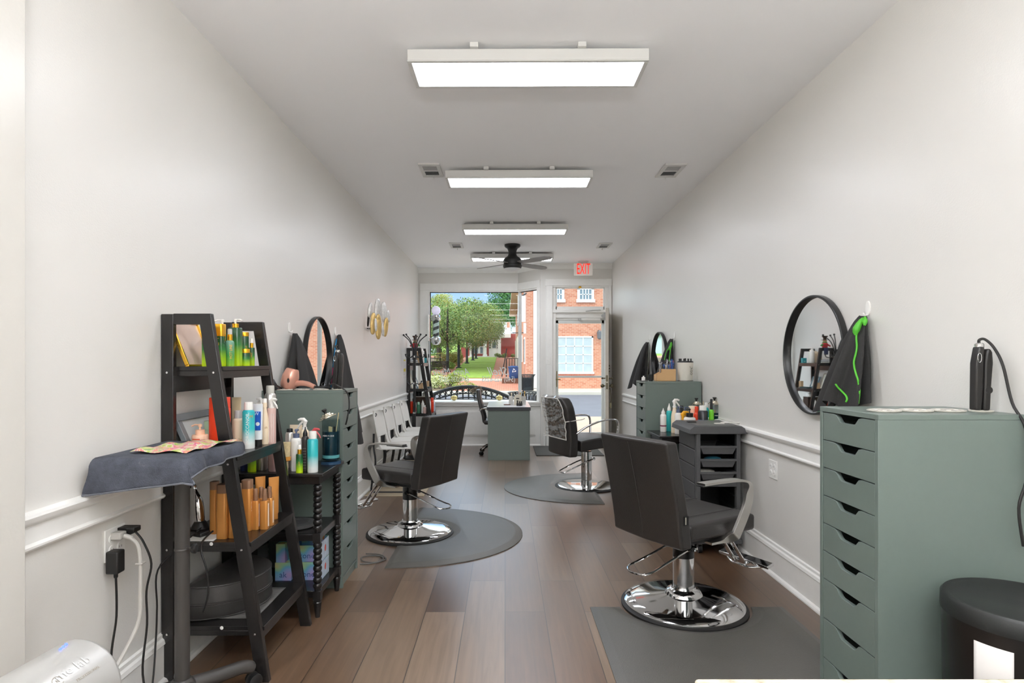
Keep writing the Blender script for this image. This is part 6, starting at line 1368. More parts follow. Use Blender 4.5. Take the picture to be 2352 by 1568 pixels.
for i, (px, py, hp, wp, m, d) in enumerate(LV):
    yl_ = F*(-(XL+d))/(CX-px); h = hp*yl_/F; w_ = wp*yl_/F*.62
    b = MB(); M = Matrix.Translation((d, yl_-6.62, zh(py, yl_)-1.53)) @ Matrix.Rotation(R(-55+6*(i % 3)), 4, 'Z') @ Matrix.Rotation(R(3*((i % 5)-2)), 4, 'X')
    def lf(u, v, h=h, w_=w_): a = (v-.5)*math.pi; k = max(math.cos(a), .02)**.75; return (.010*(1-(2*u-1)**2)*k, w_*(2*u-1)*k, h/2*math.sin(a))
    b.grid(lf, 6, 16, m, M); b.build('gold_leaf' if m is GLD else 'silver_leaf' if m is SLV else 'dark_leaf', t, solid=.002)
for dz in (.08,):
    b = MB(); b.tube([(.02, -.45, dz+.06), (.03, -.1, dz+.07), (.02, .05, dz+.06)], .006, DKB, n=6)
    for y in (-.35, -.1): b.tube([(0, y, dz+.065), (.09, y-.03, dz+.065)], .005, DKB, n=6)
    b.build('support_bar', t)
# notice on the wall
t = thing('wall_notice', 'white paper notice with yellow headings on left wall by the far shelf', 'notice', (XL+.001, 8.58, zh(846, 8.58)))
b = MB(); b.box(0, -.115, -.14, .001, .115, .14, PLB if 'PLB' in globals() else WHITE); yl = mat('notice_yellow', '#cdbb3f', .6)
b.box(.001, -.085, .105, .0014, .07, .125, yl); b.box(.001, -.085, -.045, .0014, .085, .0, yl)
for i in range(9):
    z_ = .085-.021*i
    if -.055 < z_ < .01: continue
    b.box(.001, -.085, z_, .0014, .02+.06*((i*7) % 5)/5, z_+.004, PRINT)
b.build('sheet', t)
# ---------------------------------------------------------------- things on the left drawer tower
z = 1.1605
t = thing('hair_dryer', 'rose gold hair dryer lying on the left drawer tower', 'hair dryer', (-1.305, 3.66, z+.062), R(8))
RG = mat('rose_gold', '#d8a08c', .25, .45)
b = MB(); b.lathe([(.030, -.060), (.044, -.050), (.050, -.030), (.050, .02), (.040, .055), (.034, .066), (.030, .066)], RG, n=32, M=Matrix.Rotation(R(14), 4, 'Y')); b.build('body', t)
b = MB(); b.tube(smooth_path([(.03, -.01, -.028), (.07, -.02, -.022), (.11, -.03, -.028), (.15, -.04, -.046)], 5), [.020, .020, .019, .018, .017, .017, .017, .016, .016, .016, .016, .016, .015, .015, .015, .015], RG, n=14); b.build('handle', t)
b = MB(); b.tube(smooth_path([(.15, -.04, -.046), (.19, -.045, -.045), (.23, -.03, -.050), (.24, .0, -.056), (.20, .05, -.057)], 5), .0055, BLACKP, n=8); b.tube([(.205+.012*math.cos(i*.6), -.045, -.030+.012*math.sin(i*.6)) for i in range(11)], .002, BLACKP, n=5); b.build('cord', t)
b = MB(); b.lathe([(.014, 0), (.014, .002)], BLACKP, n=20, sx=.5, M=Matrix.Translation((-.0, -.0495, -.005)) @ Matrix.Rotation(R(90), 4, 'X')); b.build('badge', t, label='oval black badge')
STN = mat('coaster_marble', '#c4bfb5', .25, var=.45, vs_=30)
def coaster(label, x, y, z, r=.05, g='marble pattern coasters on the left drawer tower'):
    t = thing('coaster', label, 'coaster', (x, y, z), 0, g); b = MB(); b.lathe([(r*.96, 0), (r, .002), (r, .005), (r*.9, .0065), (r*.86, .005), (.001, .005)], STN, n=32, closed=False); b.build('disc', t)
    b = MB()
    for i in range(6): b.lathe([(r*.13, 0), (r*.13, .0012)], CHROME if i % 2 else WHP, n=10, loc=(r*.55*math.cos(i*1.05), r*.55*math.sin(i*1.05), .005))
    b.build('dots', t)
coaster('round coaster beneath the body of the pink hair dryer', -1.315, 3.60, z, .048); coaster('round coaster beneath the handle of the pink hair dryer', -1.215, 3.61, z, .046); coaster('round coaster between hair dryer and flat iron', -1.105, 3.62, z, .046); coaster('small round coaster beneath the left flat iron', -1.005, 3.63, z, .036)
def flat_iron(label, x, y, z, h, cordpts, rz=0):
    t = thing('flat_iron', label, 'flat iron', (x, y, z), R(rz)); m = mat('iron_black', '#1e1c1b', .38)
    b = MB(); b.prism([(-.024, 0), (-.002, 0), (.004, h*.35), (.006, h*.75), (.008, h-.012), (-.012, h-.012), (-.022, h*.7)], 'Y', -.016, .016, m); b.build('left_arm', t, bevel=.006, seg=3)
    b = MB(); b.prism([(.002, 0), (.026, 0), (.030, h*.35), (.036, h*.7), (.034, h*.86), (.026, h*.92), (.014, h*.9), (.008, h*.7), (.006, h*.3)], 'Y', -.017, .017, m); b.build('right_arm', t, bevel=.006, seg=3)
    b = MB(); b.lathe([(.014, h-.014), (.014, h-.004), (.010, h)], CHROME, loc=(0, 0, 0), n=16); b.tube([(.0-.012+.006*math.cos(i*.45), -.0175, h*.78+.016*math.sin(i*.45)) for i in range(15)], .0012, CHROME, n=5); b.build('chrome_trim', t, label='chrome collar and badge ring')
    b = MB(); b.lathe([(.012, 0), (.012, .001), (.010, .0012)], m, n=20, M=Matrix.Translation((.02, -.0172, h*.3)) @ Matrix.Rotation(R(90), 4, 'X')); b.build('dial', t)
    b = MB(); b.tube(smooth_path(cordpts, 6), .0045, CB, n=8); b.build('cord', t); return t
flat_iron('black flat iron standing upright on the left drawer tower', -1.008, 3.63, z+.0055, .235, [(0, 0, .232), (-.012, 0, .255), (-.01, .03, .25), (-.03, .06, .12), (-.06, .03, .03), (.0, -.05, .03), (.065, -.03, -.02), (.078, -.03, -.10), (.072, -.05, -.17), (.06, -.04, -.21)])
t = thing('iron_holder', 'small black wedge shaped holder at the back of the left drawer tower', 'holder', (-1.39, 3.60, z))
b = MB(); b.prism([(-.02, 0), (.05, 0), (.05, .012), (.02, .03), (-.0, .065), (-.02, .065)], 'Y', -.03, .03, BLACKP); b.build('body', t, bevel=.003)
# power strip cord on the floor beyond the left tower
cord('floor_cord', 'grey cord looped on the floor beside the left drawer tower', [(-.95, 3.95, .006), (-.88, 3.96, .006), (-.82, 4.02, .006), (-.84, 4.10, .006), (-.92, 4.12, .006), (-.97, 4.08, .006), (-.94, 4.0, .006), (-.86, 3.98, .006), (-.80, 4.05, .006), (-.86, 4.14, .006), (-.96, 4.16, .006)], .004, mat('cord_mid', '#5d5b58', .5))
wbn = thing('pedal_bin', 'small white rounded bin on a black base beyond the waiting chairs', 'bin', (-1.02, 8.25, 0))
b = MB(); b.lathe([(.13, 0), (.14, .01), (.14, .03), (.11, .045)], mat('gloss_black', '#121212', .15), n=32); b.build('base', wbn)
b = MB(); b.lathe([(.11, .045), (.125, .10), (.125, .20), (.10, .26), (.04, .285), (.001, .29)], WHP, n=32, closed=False); b.build('body', wbn)
# ---------------------------------------------------------------- top of the near right drawer tower
z = 1.1605; GNR = 'marble pattern coasters on the near right drawer tower'
coaster('coaster nearest the front edge of the near right drawer tower', 1.295, 2.06, z, .052, GNR)
coaster('second coaster from the front edge on the near right drawer tower', 1.405, 2.065, z, .053, GNR)
coaster('third coaster from the front edge on the near right drawer tower', 1.515, 2.065, z, .053, GNR)
coaster('small coaster under the flat iron on the near right drawer tower', 1.618, 2.05, z, .036, GNR)
flat_iron('large black flat iron standing on the near right drawer tower', 1.612, 2.05, z+.0055, .228, [(0, 0, .224), (.0, 0, .238), (.02, 0, .24), (.035, -.02, .21), (.04, -.05, .15), (.045, -.08, .03), (.05, -.125, -.05), (.045, -.135, -.20), (.02, -.135, -.30), (.03, -.14, -.42)])
# ---------------------------------------------------------------- far right drawer tower
y0 = 5.3
t = thing('hair_clip_box', 'tan cardboard box full of hair clips on the far right tower', 'box', (at(1527, y0), y0, z))
CARD = mat('tan_card', '#cfa878', .8, bump=.1); w2 = 22*y0/F
b = MB(); b.prism([(-w2, 0), (w2, 0), (w2, .105), (-w2*.45, .105), (-w2*.45, .08), (-w2, .055)], 'Y', -.05, -.047, CARD); b.prism([(-w2, 0), (w2, 0), (w2, .105), (-w2*.45, .105), (-w2*.45, .08), (-w2, .055)], 'Y', .047, .05, CARD)
b.box(-w2, -.05, 0, w2, .05, .003, CARD); b.box(w2-.003, -.05, 0, w2, .05, .105, CARD); b.box(-w2, -.05, 0, -w2+.003, .05, .055, CARD); b.box(-.012, -.049, .0, -.009, .049, .10, CARD); b.build('carton', t, bevel=.001)
rg = random.Random(9); cols = [mat('clip_silver', '#b9b9bb', .25, .8), mat('clip_mauve', '#9a5f78', .4), mat('clip_blue', '#2d5fa8', .4), BLACKP]
for i in range(20):
    x = rg.uniform(-w2*.55, w2*.85); yy = rg.uniform(-.035, .035); h = rg.uniform(.13, .185); m = cols[rg.choice([0, 0, 1, 1, 3, 2])]; lean = rg.uniform(-.02, .02)
    b = MB(); b.tube([(x, yy, .02), (x+lean, yy, h)], .0035, m, n=6); b.tube([(x+lean+.008*math.cos(a*.9), yy, h+.009*math.sin(a*.9)) for a in range(7)], .0022, m, n=5, closed=True); o = b.build('hair_clip', group='hair clips in the tan box', label='scissor shaped hair clip standing in the tan cardboard box', cat='hair clip'); o.location = t.location
t = thing('canister', 'white textured canister with black vertical lettering on the far right tower', 'canister', (at(1574, y0), y0, z+.004)); r = 17.5*y0/F
b = MB(); b.lathe([(r*.9, 0), (r*.92, .004), (r*1.02, .15), (r*1.04, .158)], mat('canister_white', '#e3ded2', .55, bump=.9, bs=35), n=40); face(b, 'JRGO', .038, PR, 0, 0, .085, rot=-90, turn=32, r=r*.985, sx=.8); b.build('body', t)
b = MB(); b.lathe([(r*1.03, .158), (r*.98, .170), (r*.3, .172)], BLACKP, n=40)
for i in range(9): a = i*.7; b.cyl((r*.75*math.cos(a), r*.75*math.sin(a), .168), (r*.75*math.cos(a), r*.75*math.sin(a), .192), .006, BLACKP, n=8)
b.cyl((0, 0, .17), (0, 0, .195), .007, BLACKP, n=8); b.build('pronged_top', t, label='black pronged top')
b = MB((at(1574, y0), y0, z)); b.lathe([(r*1.0, 0), (r*1.0, .004)], DG, n=32); b.build('canister_tray', label='thin dark disc beneath the white canister', cat='tray')
t = thing('dispenser_cup', 'small black tapered cup on the far right drawer tower', 'cup', (at(1495, 5.25), 5.25, z)); b = MB(); b.lathe([(.016, 0), (.024, .058), (.021, .058), (.015, .004)], BLACKP, n=24); b.build('cup', t)
t = thing('small_candle', 'small white candle on a dark dish at the tower front edge', 'candle', (at(1478, 5.25), 5.25, z)); b = MB(); b.lathe([(.035, 0), (.038, .003), (.03, .005)], BLACKP, n=24); b.build('dish', t)
b = MB(); b.lathe([(.016, .005), (.016, .034), (.006, .036), (.006, .046)], WHP, n=20); b.build('wax', t)
# ---------------------------------------------------------------- bottles on the right bobbin table
zt = .7525; G5 = 'bottles crowded on the right bobbin table'
bottle('applicator_bottle', 'white bottle with pointed cap and maroon band, front left on the right table', 1523.5, 4.98, zt, 7, 937, 'cone', WHP, CW, group=G5, cap=.24, extra=lambda b, r, h: b.lathe([(r+.0004, h*.30), (r+.0004, h*.37)], mat('maroon', '#7b2f4a', .5), n=24))
bottle('applicator_bottle', 'teal bottle with white pointed cap on the right table', 1537, 5.02, zt, 6.5, 926, 'cone', TEAL2, CW, group=G5, cap=.25)
bottle('trigger_bottle', 'peach bottle with large white trigger on the right table', 1549, 4.90, zt, 7.5, 916, 'trigger', CREAM, CW, group=G5, cap=.24, shape='slope', a=8)
bottle('pump_bottle', 'white bottle with slate pump, left one on the right table', 1558, 4.83, zt, 8, 933, 'pump', WHP, DBLU, group=G5, cap=.22, ptop=DBLU, a=0)
bottle('shampoo_bottle', 'tan bottle with black cap behind the slate pumps', 1566, 4.98, zt, 5.5, 931, 'cap', CREAM, BLACKP, group=G5, cap=.3)
bottle('pump_bottle', 'white bottle with slate pump, right one on the right table', 1574, 4.87, zt, 7.5, 934, 'pump', WHP, DBLU, group=G5, cap=.22, ptop=DBLU, a=0)
bottle('trigger_bottle', 'yellow bottle half hidden behind the wide white pump bottle', 1572, 4.80, zt, 7, 944, 'trigger', YEL, mat('yellow_cap', '#e8a81c', .4), group=G5, cap=.4, x=at(1570, 4.79), a=0)
bottle('lotion_pump', 'wide white lotion bottle with black pump at the front of the right table', 1584, 4.73, zt, 13.5, 938, 'pump', WHP, BLACKP, group=G5, cap=.30, ptop=BLACKP, sy=.6, a=200, extra=lambda b, r, h: (face(b, 'lotion', .010, PRINT, 0, -r*.001, h*.55, r=r*.62), b.box(-r*.5, -r*.605, h*.2, r*.5, -r*.6, h*.22, PRINT)))
bottle('cosmetic_jar', 'peach tub with pale lid behind the lotion bottle', 1591, 4.92, zt, 9, 932, 'jar', PEACH, CREAM, 'jar', group=G5, cap=.1)
bottle('shampoo_bottle', 'orange red bottle on the right table', 1600, 4.86, zt, 6.5, 933, 'cap', ORNG, ORNG, group=G5, cap=.22)
bottle('spray_can', 'blue and white spray can with bold lettering and white cap', 1614.5, 4.74, zt, 11, 931, 'can', grad('cool_can', [(0, '#e9f1f6'), (.3, '#8fc6e6'), (.62, '#5fa8d8'), (.63, '#2b2c30'), (1, '#2b2c30')], .3), CW, group=G5, cap=.16, extra=lambda b, r, h: (face(b, 'COOL', .026, BLU, 0, 0, h*.58, turn=-12, r=r+.0006, sx=.72), face(b, 'care', .028, BLU, 0, 0, h*.36, turn=-12, r=r+.0006, sx=.8)))
bottle('spray_bottle', 'bright green bottle with black spray top on the right table', 1634, 4.72, zt, 5.5, 916, 'spray', mat('neon_green', '#6ac227', .25), BLACKP, group=G5, cap=.28, ptop=BLACKP)
bottle('shampoo_bottle', 'teal bottle with white cap at the back of the right table', 1622, 4.94, zt, 6, 924, 'cap', TEAL2, CW, group=G5, cap=.15)
disinfectant_jar('tall disinfectant jar of dark liquid at the wall end of the right table', (at(1646, 4.80), 4.80, zt), .98, lid_tilt=0, word='MAR-V-CIDE')
disinfectant_jar('smaller disinfectant jar behind the white capped can', (at(1604, 5.02), 5.02, zt), .9, lid_tilt=0)
b = MB((1.58, 4.30, .889), True)
for i, (x, y) in enumerate(((1.52, 4.28), (1.58, 4.32), (1.62, 4.26))): b.tube([(x+.035*math.cos(a*.4), y+.02*math.sin(a*.4), .8915+.003*i) for a in range(16)], .003, mat('white_cable', '#dedbd4', .5), n=6, closed=True)
b.tube([(1.655, 4.26, .889), (1.67, 4.4, .888), (1.672, 4.7, .89)], .004, MATS['white_cable'], n=6); b.build('coiled_cable', label='white cable coiled on top of the grey trolley', cat='cable')
b = MB((1.36, 4.40, .889)); b.box(-.03, -.02, 0, .03, .02, .006, BLACKP); b.build('black_comb', label='small flat black comb on top of the grey trolley', cat='comb', bevel=.001)
# ---------------------------------------------------------------- barber pole at the window
py_ = 9.86
t = thing('barber_pole', 'barber pole with white globe and dark and mint spiral by the window', 'barber pole', (at(1001.5, py_), py_, zh(792, py_)))
def Z(py): return zh(py, py_)-zh(792, py_)
CR2 = mat('pole_chrome', '#c9cac8', .15, .9)
b = MB(); b.sphere((0, 0, Z(713)), 10.3*py_/F, mat('milk_globe', '#dcd8ee', .25, emit='#dcd8f0', es=.35), 24, 14); b.build('globe', t)
b = MB(); b.lathe([(.045, Z(722)), (.075, Z(724)), (.078, Z(729)), (.068, Z(731)), (.078, Z(734)), (.07, Z(736))], CR2, n=28); b.build('upper_cap', t, label='chrome upper cap'); b = MB(); b.lathe([(.055, Z(773)), (.078, Z(776)), (.082, Z(780)), (.078, Z(786)), (.05, Z(791)), (.001, Z(792))], CR2, n=28, closed=False); b.build('lower_cap', t, label='chrome lower cap')
def spiral():
    m = bpy.data.materials.new('barber_spiral'); t_, b_ = nodes_of(m); N = t_.nodes.new; L = t_.links.new; tcn = N('ShaderNodeTexCoord'); s = N('ShaderNodeSeparateXYZ'); at2 = N('ShaderNodeMath'); at2.operation = 'ARCTAN2'; L(tcn.outputs['Object'], s.inputs[0]); L(s.outputs['Y'], at2.inputs[0]); L(s.outputs['X'], at2.inputs[1])
    k = N('ShaderNodeMath'); k.operation = 'MULTIPLY_ADD'; k.inputs[1].default_value = 58.0; L(s.outputs['Z'], k.inputs[0])
    dbl = N('ShaderNodeMath'); dbl.operation = 'MULTIPLY'; dbl.inputs[1].default_value = -1.0; L(at2.outputs[0], dbl.inputs[0]); L(dbl.outputs[0], k.inputs[2])
    sn = N('ShaderNodeMath'); sn.operation = 'SINE'; L(k.outputs[0], sn.inputs[0]); gt = N('ShaderNodeMath'); gt.operation = 'GREATER_THAN'; gt.inputs[1].default_value = -.1; L(sn.outputs[0], gt.inputs[0])
    mx_ = N('ShaderNodeMix'); mx_.data_type = 'RGBA'; mx_.inputs[6].default_value = lin('#2a2a2a'); mx_.inputs[7].default_value = lin('#cfe3d8'); L(gt.outputs[0], mx_.inputs[0]); L(mx_.outputs[2], b_.inputs['Base Color']); b_.inputs['Roughness'].default_value = .35; return m
b = MB(); b.lathe([(.048, Z(774)), (.048, Z(736))], spiral(), n=28); b.build('spiral_cylinder', t)
b = MB(); b.lathe([(.062, Z(774)), (.062, Z(736))], glassmat('pole_glass', '#eef2f2', .05), n=28, closed=False); b.build('glass_tube', t)
b = MB(); bx_ = at(985, py_)-at(1001.5, py_); b.box(bx_-.012, -.02, Z(783), bx_+.012, .045, Z(722), CR2)
for p in (729, 777): b.cyl((bx_, 0, Z(p)), (-.05, 0, Z(p)), .008, CR2, n=8)
b.build('bracket', t)
b = MB(); b.tube(smooth_path([(bx_, 0, Z(783)), (bx_+.005, 0, Z(800)), (bx_-.005, 0, Z(830)), (bx_+.01, 0, Z(870)), (bx_+.01, .04, Z(914))], 4), .004, DARK, n=6); b.box(bx_-.012, -.01, Z(821), bx_+.008, .01, Z(813), DARK); b.build('cord', t)
# ---------------------------------------------------------------- window sill ornaments
zs = WZ0; 
def pumpkin(label, px, y):
    t = thing('glass_pumpkin', label, 'ornament', (at(px, y), y, zs), 0, 'gold glass pumpkins on the sill'); GG = mat('gold_glass', '#cbb978', .1, .55, var=.05)
    b = MB(); n = 32; V_ = []; k = 10; pr = [(.02, 0)]+[(.052*math.sin(math.pi*(.12+.80*j/k)), .028-.030*math.cos(math.pi*(.12+.80*j/k))*1.15+.006) for j in range(k+1)]
    b.grid(lambda u, v: ((.006+.048*math.sin(3.1*min(max(v, .02), .98)))*math.cos(6.2832*u)*(1-.10*abs(math.sin(4*6.2832*u*.5))), (.006+.048*math.sin(3.1*min(max(v, .02), .98)))*math.sin(6.2832*u)*(1-.10*abs(math.sin(4*6.2832*u*.5))), .0+.082*(.5-.5*math.cos(3.14*v))), 48, 12, GG); b.build('body', t)
    b = MB(); b.tube([(0, 0, .078), (.004, 0, .092), (.012, 0, .10)], .004, GG, n=6); b.build('stem', t)
pumpkin('gold glass pumpkin at the left, on the window sill', 1043, 9.80); pumpkin('gold glass pumpkin at the right, behind the reception desk', 1147, 9.80)
t = thing('wire_bowl', 'black footed wire bowl of pine cones on the window sill', 'bowl', (at(1096, 9.78), 9.78, zs)); y = 9.78; H_ = zh(897, y)-zs; R_ = 16*y/F
b = MB()
for z_, r_ in ((0, .05), (.03, .02), (H_*.55, R_*.7), (H_*.8, R_*.95), (H_, R_)): b.tube([(r_*math.cos(6.283*i/24), r_*math.sin(6.283*i/24), z_+.003) for i in range(24)], .003, IRON, n=5, closed=True)
for i in range(14): a = 6.283*i/14; c, s_ = math.cos(a), math.sin(a); b.tube([(.05*c, .05*s_, .003), (.02*c, .02*s_, .03), (R_*.7*c, R_*.7*s_, H_*.55), (R_*.95*c, R_*.95*s_, H_*.8), (R_*c, R_*s_, H_)], .0022, IRON, n=5)
b.build('bowl_frame', t)
PC = mat('pine_cone', '#8d7b66', .8, var=.35, vs_=60, bump=.9, bs=80)
for i, (dx, dz, s_) in enumerate(((-.07, .02, .045), (.0, .03, .048), (.06, .02, .042), (.035, .065, .040), (-.03, .05, .035))):
    b = MB((t.location.x+dx, y-.02+.02*(i % 2), zs+H_+dz-.02)); pr = []
    for j in range(9): q = math.sin(math.pi*(j+.5)/9); pr += [(s_*q*.75, s_*(j/9*2-1)), (s_*q*1.05, s_*((j+.6)/9*2-1))]
    b.lathe(pr, PC, n=12); b.build('pine_cone', label='brown pine cone heaped in the black wire bowl', cat='pine cone', group='pine cones in the wire bowl', ang=20)
# ---------------------------------------------------------------- desk accessories
zd = .7185; yd = 8.55
t = thing('desk_caddy', 'cream handled caddy with brushes on the reception desk', 'caddy', (at(1189, yd), yd, zd)); CRM = mat('caddy_cream', '#cfc7b4', .5)
b = MB(); b.box(-.055, -.05, 0, .055, .05, .004, CRM); b.prism([(-.055, 0), (.055, 0), (.055, .10), (.035, .14), (-.035, .14), (-.055, .10)], 'Y', -.052, -.048, CRM); b.prism([(-.055, 0), (.055, 0), (.055, .10), (.035, .14), (-.035, .14), (-.055, .10)], 'Y', .048, .052, CRM); b.box(-.055, -.05, 0, -.052, .05, .10, CRM); b.box(.052, -.05, 0, .055, .05, .10, CRM); b.box(-.022, -.054, .085, .022, -.0525, .10, BLACKM); b.build('body', t, bevel=.002)
b = MB(); b.lathe([(.03, 0), (.032, .12)], mat('frosted_acrylic', '#e4e3de', .2, trans=.3), n=20, loc=(-.095, .01, 0)); b.lathe([(.028, 0), (.03, .12)], MATS['frosted_acrylic'], n=20, loc=(.088, .01, 0)); b.build('side_cups', t)
for i, (x, h, c) in enumerate(((-.02, .17, BLACKP), (.015, .18, PINK), (.03, .16, GOLD), (.088, .19, BLACKP), (.10, .175, GOLD), (-.095, .16, CREAM))):
    b = MB(); b.tube([(x, .01, .02), (x+.008*(i % 3-1), .012, h)], .005, c, n=6); b.sphere((x+.008*(i % 3-1), .012, h), .009, c, 8, 5, 1.6); o = b.build('makeup_brush', label='small brush standing in the cream desk caddy', cat='brush', group='brushes in the desk caddy'); o.location = t.location
for i, (px, yy) in enumerate(((1188.5, 8.36), (1193.5, 8.34), (1197.5, 8.35))):
    bottle('polish_bottle', ('short black bottle, left of the three on the desk', 'short black bottle, middle of the three on the desk', 'short black bottle, right of the three on the desk')[i], px, yy, zd, 2.4, (919, 921, 921)[i], 'cap', BRN, BLACKP, group='black bottles on the desk', cap=.45)
b = MB((at(1166, 8.5), 8.5, zd)); b.box(-.055, -.012, 0, .04, .012, .012, mat('brown_wood', '#6b4a38', .5, var=.2)); b.build('wooden_block', label='short brown wooden bar lying on the white desk', cat='wooden bar', bevel=.003)
# ---------------------------------------------------------------- goods on the far ladder shelf
G6 = 'goods on the far ladder shelf'; A = lambda py, yy: zh(py, yy)
z = 1.3105
bottle('shampoo_bottle', 'large cream bottle on the top board of the far ladder shelf', 962, 9.10, z, 6, 803, 'cap', mat('pale_sage_bottle', '#dfe3d2', .4), CREAM, group=G6, cap=.12, x=-1.285)
bottle('shampoo_bottle', 'slim cream bottle beside the large one on the far top board', 955, 9.0, z, 4.5, 806, 'cap', CREAM, CREAM, group=G6, cap=.12, x=-1.30)
bottle('pump_bottle', 'white pump bottle showing above the far shelf top rail', 967, 8.98, z, 5, 797, 'pump', WHP, CW, group=G6, cap=.2, ptop=CW, x=-1.235, a=0)
cbox('teal_box', 'small teal box at the far end of the top board', -1.26, -1.20, 9.19, 9.25, z, z+.075, mat('teal_card', '#1f8f96', .4), G6, 'n', PW, .03)
cbox('wooden_board', 'upright tan wooden board behind the coat rack', -1.33, -1.27, 8.88, 8.90, z, z+.16, mat('tan_wood', '#c9a77e', .6, var=.2), G6, cat='wood block')
for i, (c, lb) in enumerate((('#6a6248', 'olive book, lower of two on the far top board'), ('#2c6f9c', 'blue book, upper of two on the far top board'))):
    t = thing('small_book', lb, 'book', (-1.33, 8.80, z+.024*i), R(5*i), 'books on the far top board'); b = MB(); b.box(-.05, -.01, 0, .05, .10, .022, mat('book'+c[1:], c, .6)); b.build('cover', t, bevel=.002); b = MB(); b.box(-.047, -.0105, .004, .051, .097, .018, WHP); b.build('pages', t)
t = thing('scarecrow_doll', 'small doll with brown hat and red shirt perched on the far shelf rail', 'doll', (-1.305, 8.755, 1.531)); HB = mat('hat_brown', '#4a3728', .8)
b = MB(); b.lathe([(.035, .0), (.045, .05), (.03, .075)], mat('doll_red', '#b02f33', .7), n=16); b.lathe([(.028, -.10), (.03, .0)], mat('doll_navy', '#2b3350', .7), n=14, loc=(.0, -.035, 0)); b.build('shirt_and_trousers', t)
b = MB(); b.sphere((0, 0, .095), .028, mat('doll_face', '#c8a07a', .7), 14, 8); b.build('head', t)
b = MB(); b.lathe([(.052, .112), (.052, .116), (.022, .119), (.024, .145), (.040, .165), (.042, .172)], HB, n=18); b.build('hat', t)
b = MB(); b.lathe([(.031, .07), (.036, .078), (.03, .085)], mat('doll_green', '#3f9a4c', .7), n=16); b.tube([(.03, -.01, .05), (.07, -.03, .03)], .012, MATS['doll_green'], n=8); b.tube([(-.03, -.01, .05), (-.07, -.02, .02)], .012, MATS['doll_red'], n=8); b.build('scarf_and_arms', t)
z = .9345
leaning_frame('picture_frame', 'blue grey frame on the second board of the far ladder shelf', 8.99, 9.20, z+.001, .17, -1.30, -1.36, mat('frame_blue', '#5d7c88', .4), .025, WHP, .015)
leaning_frame('certificate_frame', 'pale framed certificate on the second board of the far ladder shelf', 8.78, 8.96, z+.001, .22, -1.345, -1.40, mat('frame_pale', '#d9cdb4', .5), .012, mat('certificate_paper', '#ece8da', .5), .012)
cbox('wooden_ornament', 'stepped tan wooden ornament on the far second board', -1.26, -1.20, 8.80, 8.86, z, z+.085, MATS['tan_wood'], G6, cat='ornament'); cbox('wooden_ornament', 'small tan wooden ornament at the far end of the second board', -1.20, -1.16, 9.17, 9.23, z, z+.10, MATS['tan_wood'], G6, cat='ornament')
cbox('dark_pouch', 'flat dark green pouch on the front edge of the second board', -1.20, -1.125, 8.92, 9.14, z, z+.018, mat('pouch_dark', '#1f3632', .7), G6, cat='pouch')
z = .5745
bk = thing('dark_basket', 'dark slatted wooden crate with white rim on the third far board', 'crate', (-1.24, 8.95, z)); DW = mat('dark_crate', '#4a382c', .7, var=.3, vs_=20)
b = MB()
for i in range(8): b.box(-.115+i*.03, -.07, 0, -.093+i*.03, -.064, .235, DW); b.box(-.115+i*.03, .064, 0, -.093+i*.03, .07, .235, DW)
b.box(-.115, -.07, 0, -.109, .07, .235, DW); b.box(.109, -.07, 0, .115, .07, .235, DW); b.box(-.115, -.07, 0, .115, .07, .006, DW); b.build('crate_sides', bk)
b = MB(); b.box(-.12, -.075, .235, .12, .075, .243, WHP); b.build('rim', bk)
zz = z+.2435
bottle('black_tub', 'black cylinder tub standing on the white rimmed crate', 960, 8.95, zz, 7, 895, 'wide', BLACKP, BLACKP, 'tub', group=G6, cap=.2, shape='flat', x=-1.28)
bottle('pump_bottle', 'short white pump bottle standing on the white rimmed crate', 970, 8.93, zz, 5.5, 897, 'pump', WHP, CW, group=G6, cap=.4, ptop=CW, x=-1.19, a=0)
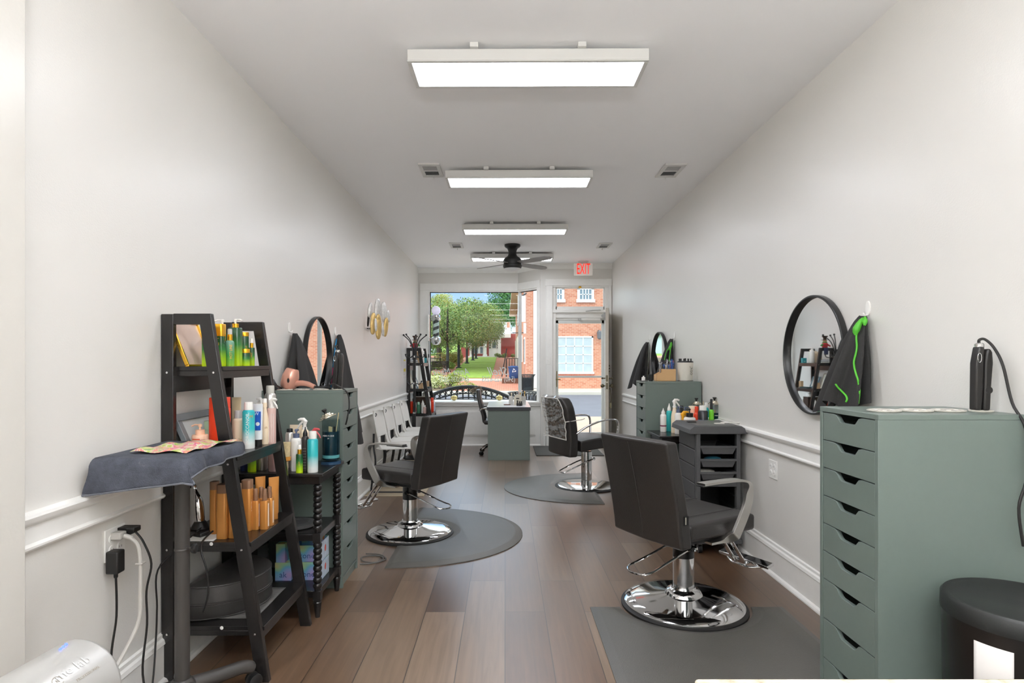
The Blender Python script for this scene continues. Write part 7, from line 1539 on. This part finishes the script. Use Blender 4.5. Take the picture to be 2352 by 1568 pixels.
for px, yy, rr_, tp, kd, m_, c_, x_, lb in ((953, 8.80, 3.4, 916, 'pump', grad('pink_band', [(0, '#f0ece6'), (.25, '#e2507a'), (.45, '#e8895a'), (.6, '#f0ece6')], .4), BLACKP, -1.315, 'white bottle with pink and orange band and black pump'),
        (961, 8.82, 4.4, 923, 'cap', mat('bottle_green', '#3e7a5c', .3), mat('mint_cap', '#a9d0b8', .4), -1.265, 'green bottle with mint cap in front of the crate'),
        (971, 8.83, 3.6, 918, 'cone', WHP, CW, -1.205, 'white bottle with pointed cap in front of the crate'), (975, 8.79, 3.4, 930, 'cap', PINK, CW, -1.172, 'small pink lettered bottle in front of the crate'),
        (989, 9.10, 3.6, 913, 'wide', ORNG, ORNG, -1.10, 'red bottle at the front of the third far board'), (994, 9.18, 3.4, 918, 'cap', mat('pale_blue_bottle', '#c9d8e6', .4), CW, -1.085, 'pale blue bottle at the far end of the third board'), (980, 9.05, 3.6, 916, 'cap', WHP, CW, -1.135, 'plain white bottle beside the red bottle'), (943, 8.86, 4, 914, 'cap', ORNG, CW, -1.375, 'orange capped bottle against the wall on the third far board')):
    bottle('shampoo_bottle', lb, px, yy, z, rr_, tp, kd, m_, c_, group=G6, cap=.2, x=x_)
z = .223
for i, (x, y, c, s_) in enumerate(((-1.30, 8.86, '#8a3a34', .06), (-1.20, 8.88, '#a8352e', .07))):
    b = MB((x, y, z)); b.lathe([(s_*.75, 0), (s_*.9, s_*.6), (s_*.7, s_*1.5), (s_*.85, s_*2.1)], mat('packet'+c[1:], c, .35, var=.6, vs_=40), n=14, sy=.55); b.build('snack_packet', label=('brown red packet', 'shiny red packet')[i]+' on the lowest board of the far shelf', cat='packet', group='packets on the lowest far board', bevel=.004)
cbox('small_carton', 'green carton on the lowest board of the far shelf', -1.10, -1.04, 8.90, 8.97, z, z+.05, mat('carton_green', '#2f6a4c', .5), G6); cbox('small_carton', 'blue carton on the lowest board of the far shelf', -1.085, -1.04, 9.02, 9.08, z, z+.13, mat('carton_blue', '#2b3f9a', .5), G6); cbox('small_carton', 'tall red carton behind the blue one on the far shelf', -1.07, -1.03, 9.12, 9.17, z, z+.20, mat('carton_red', '#b0342c', .5), G6)
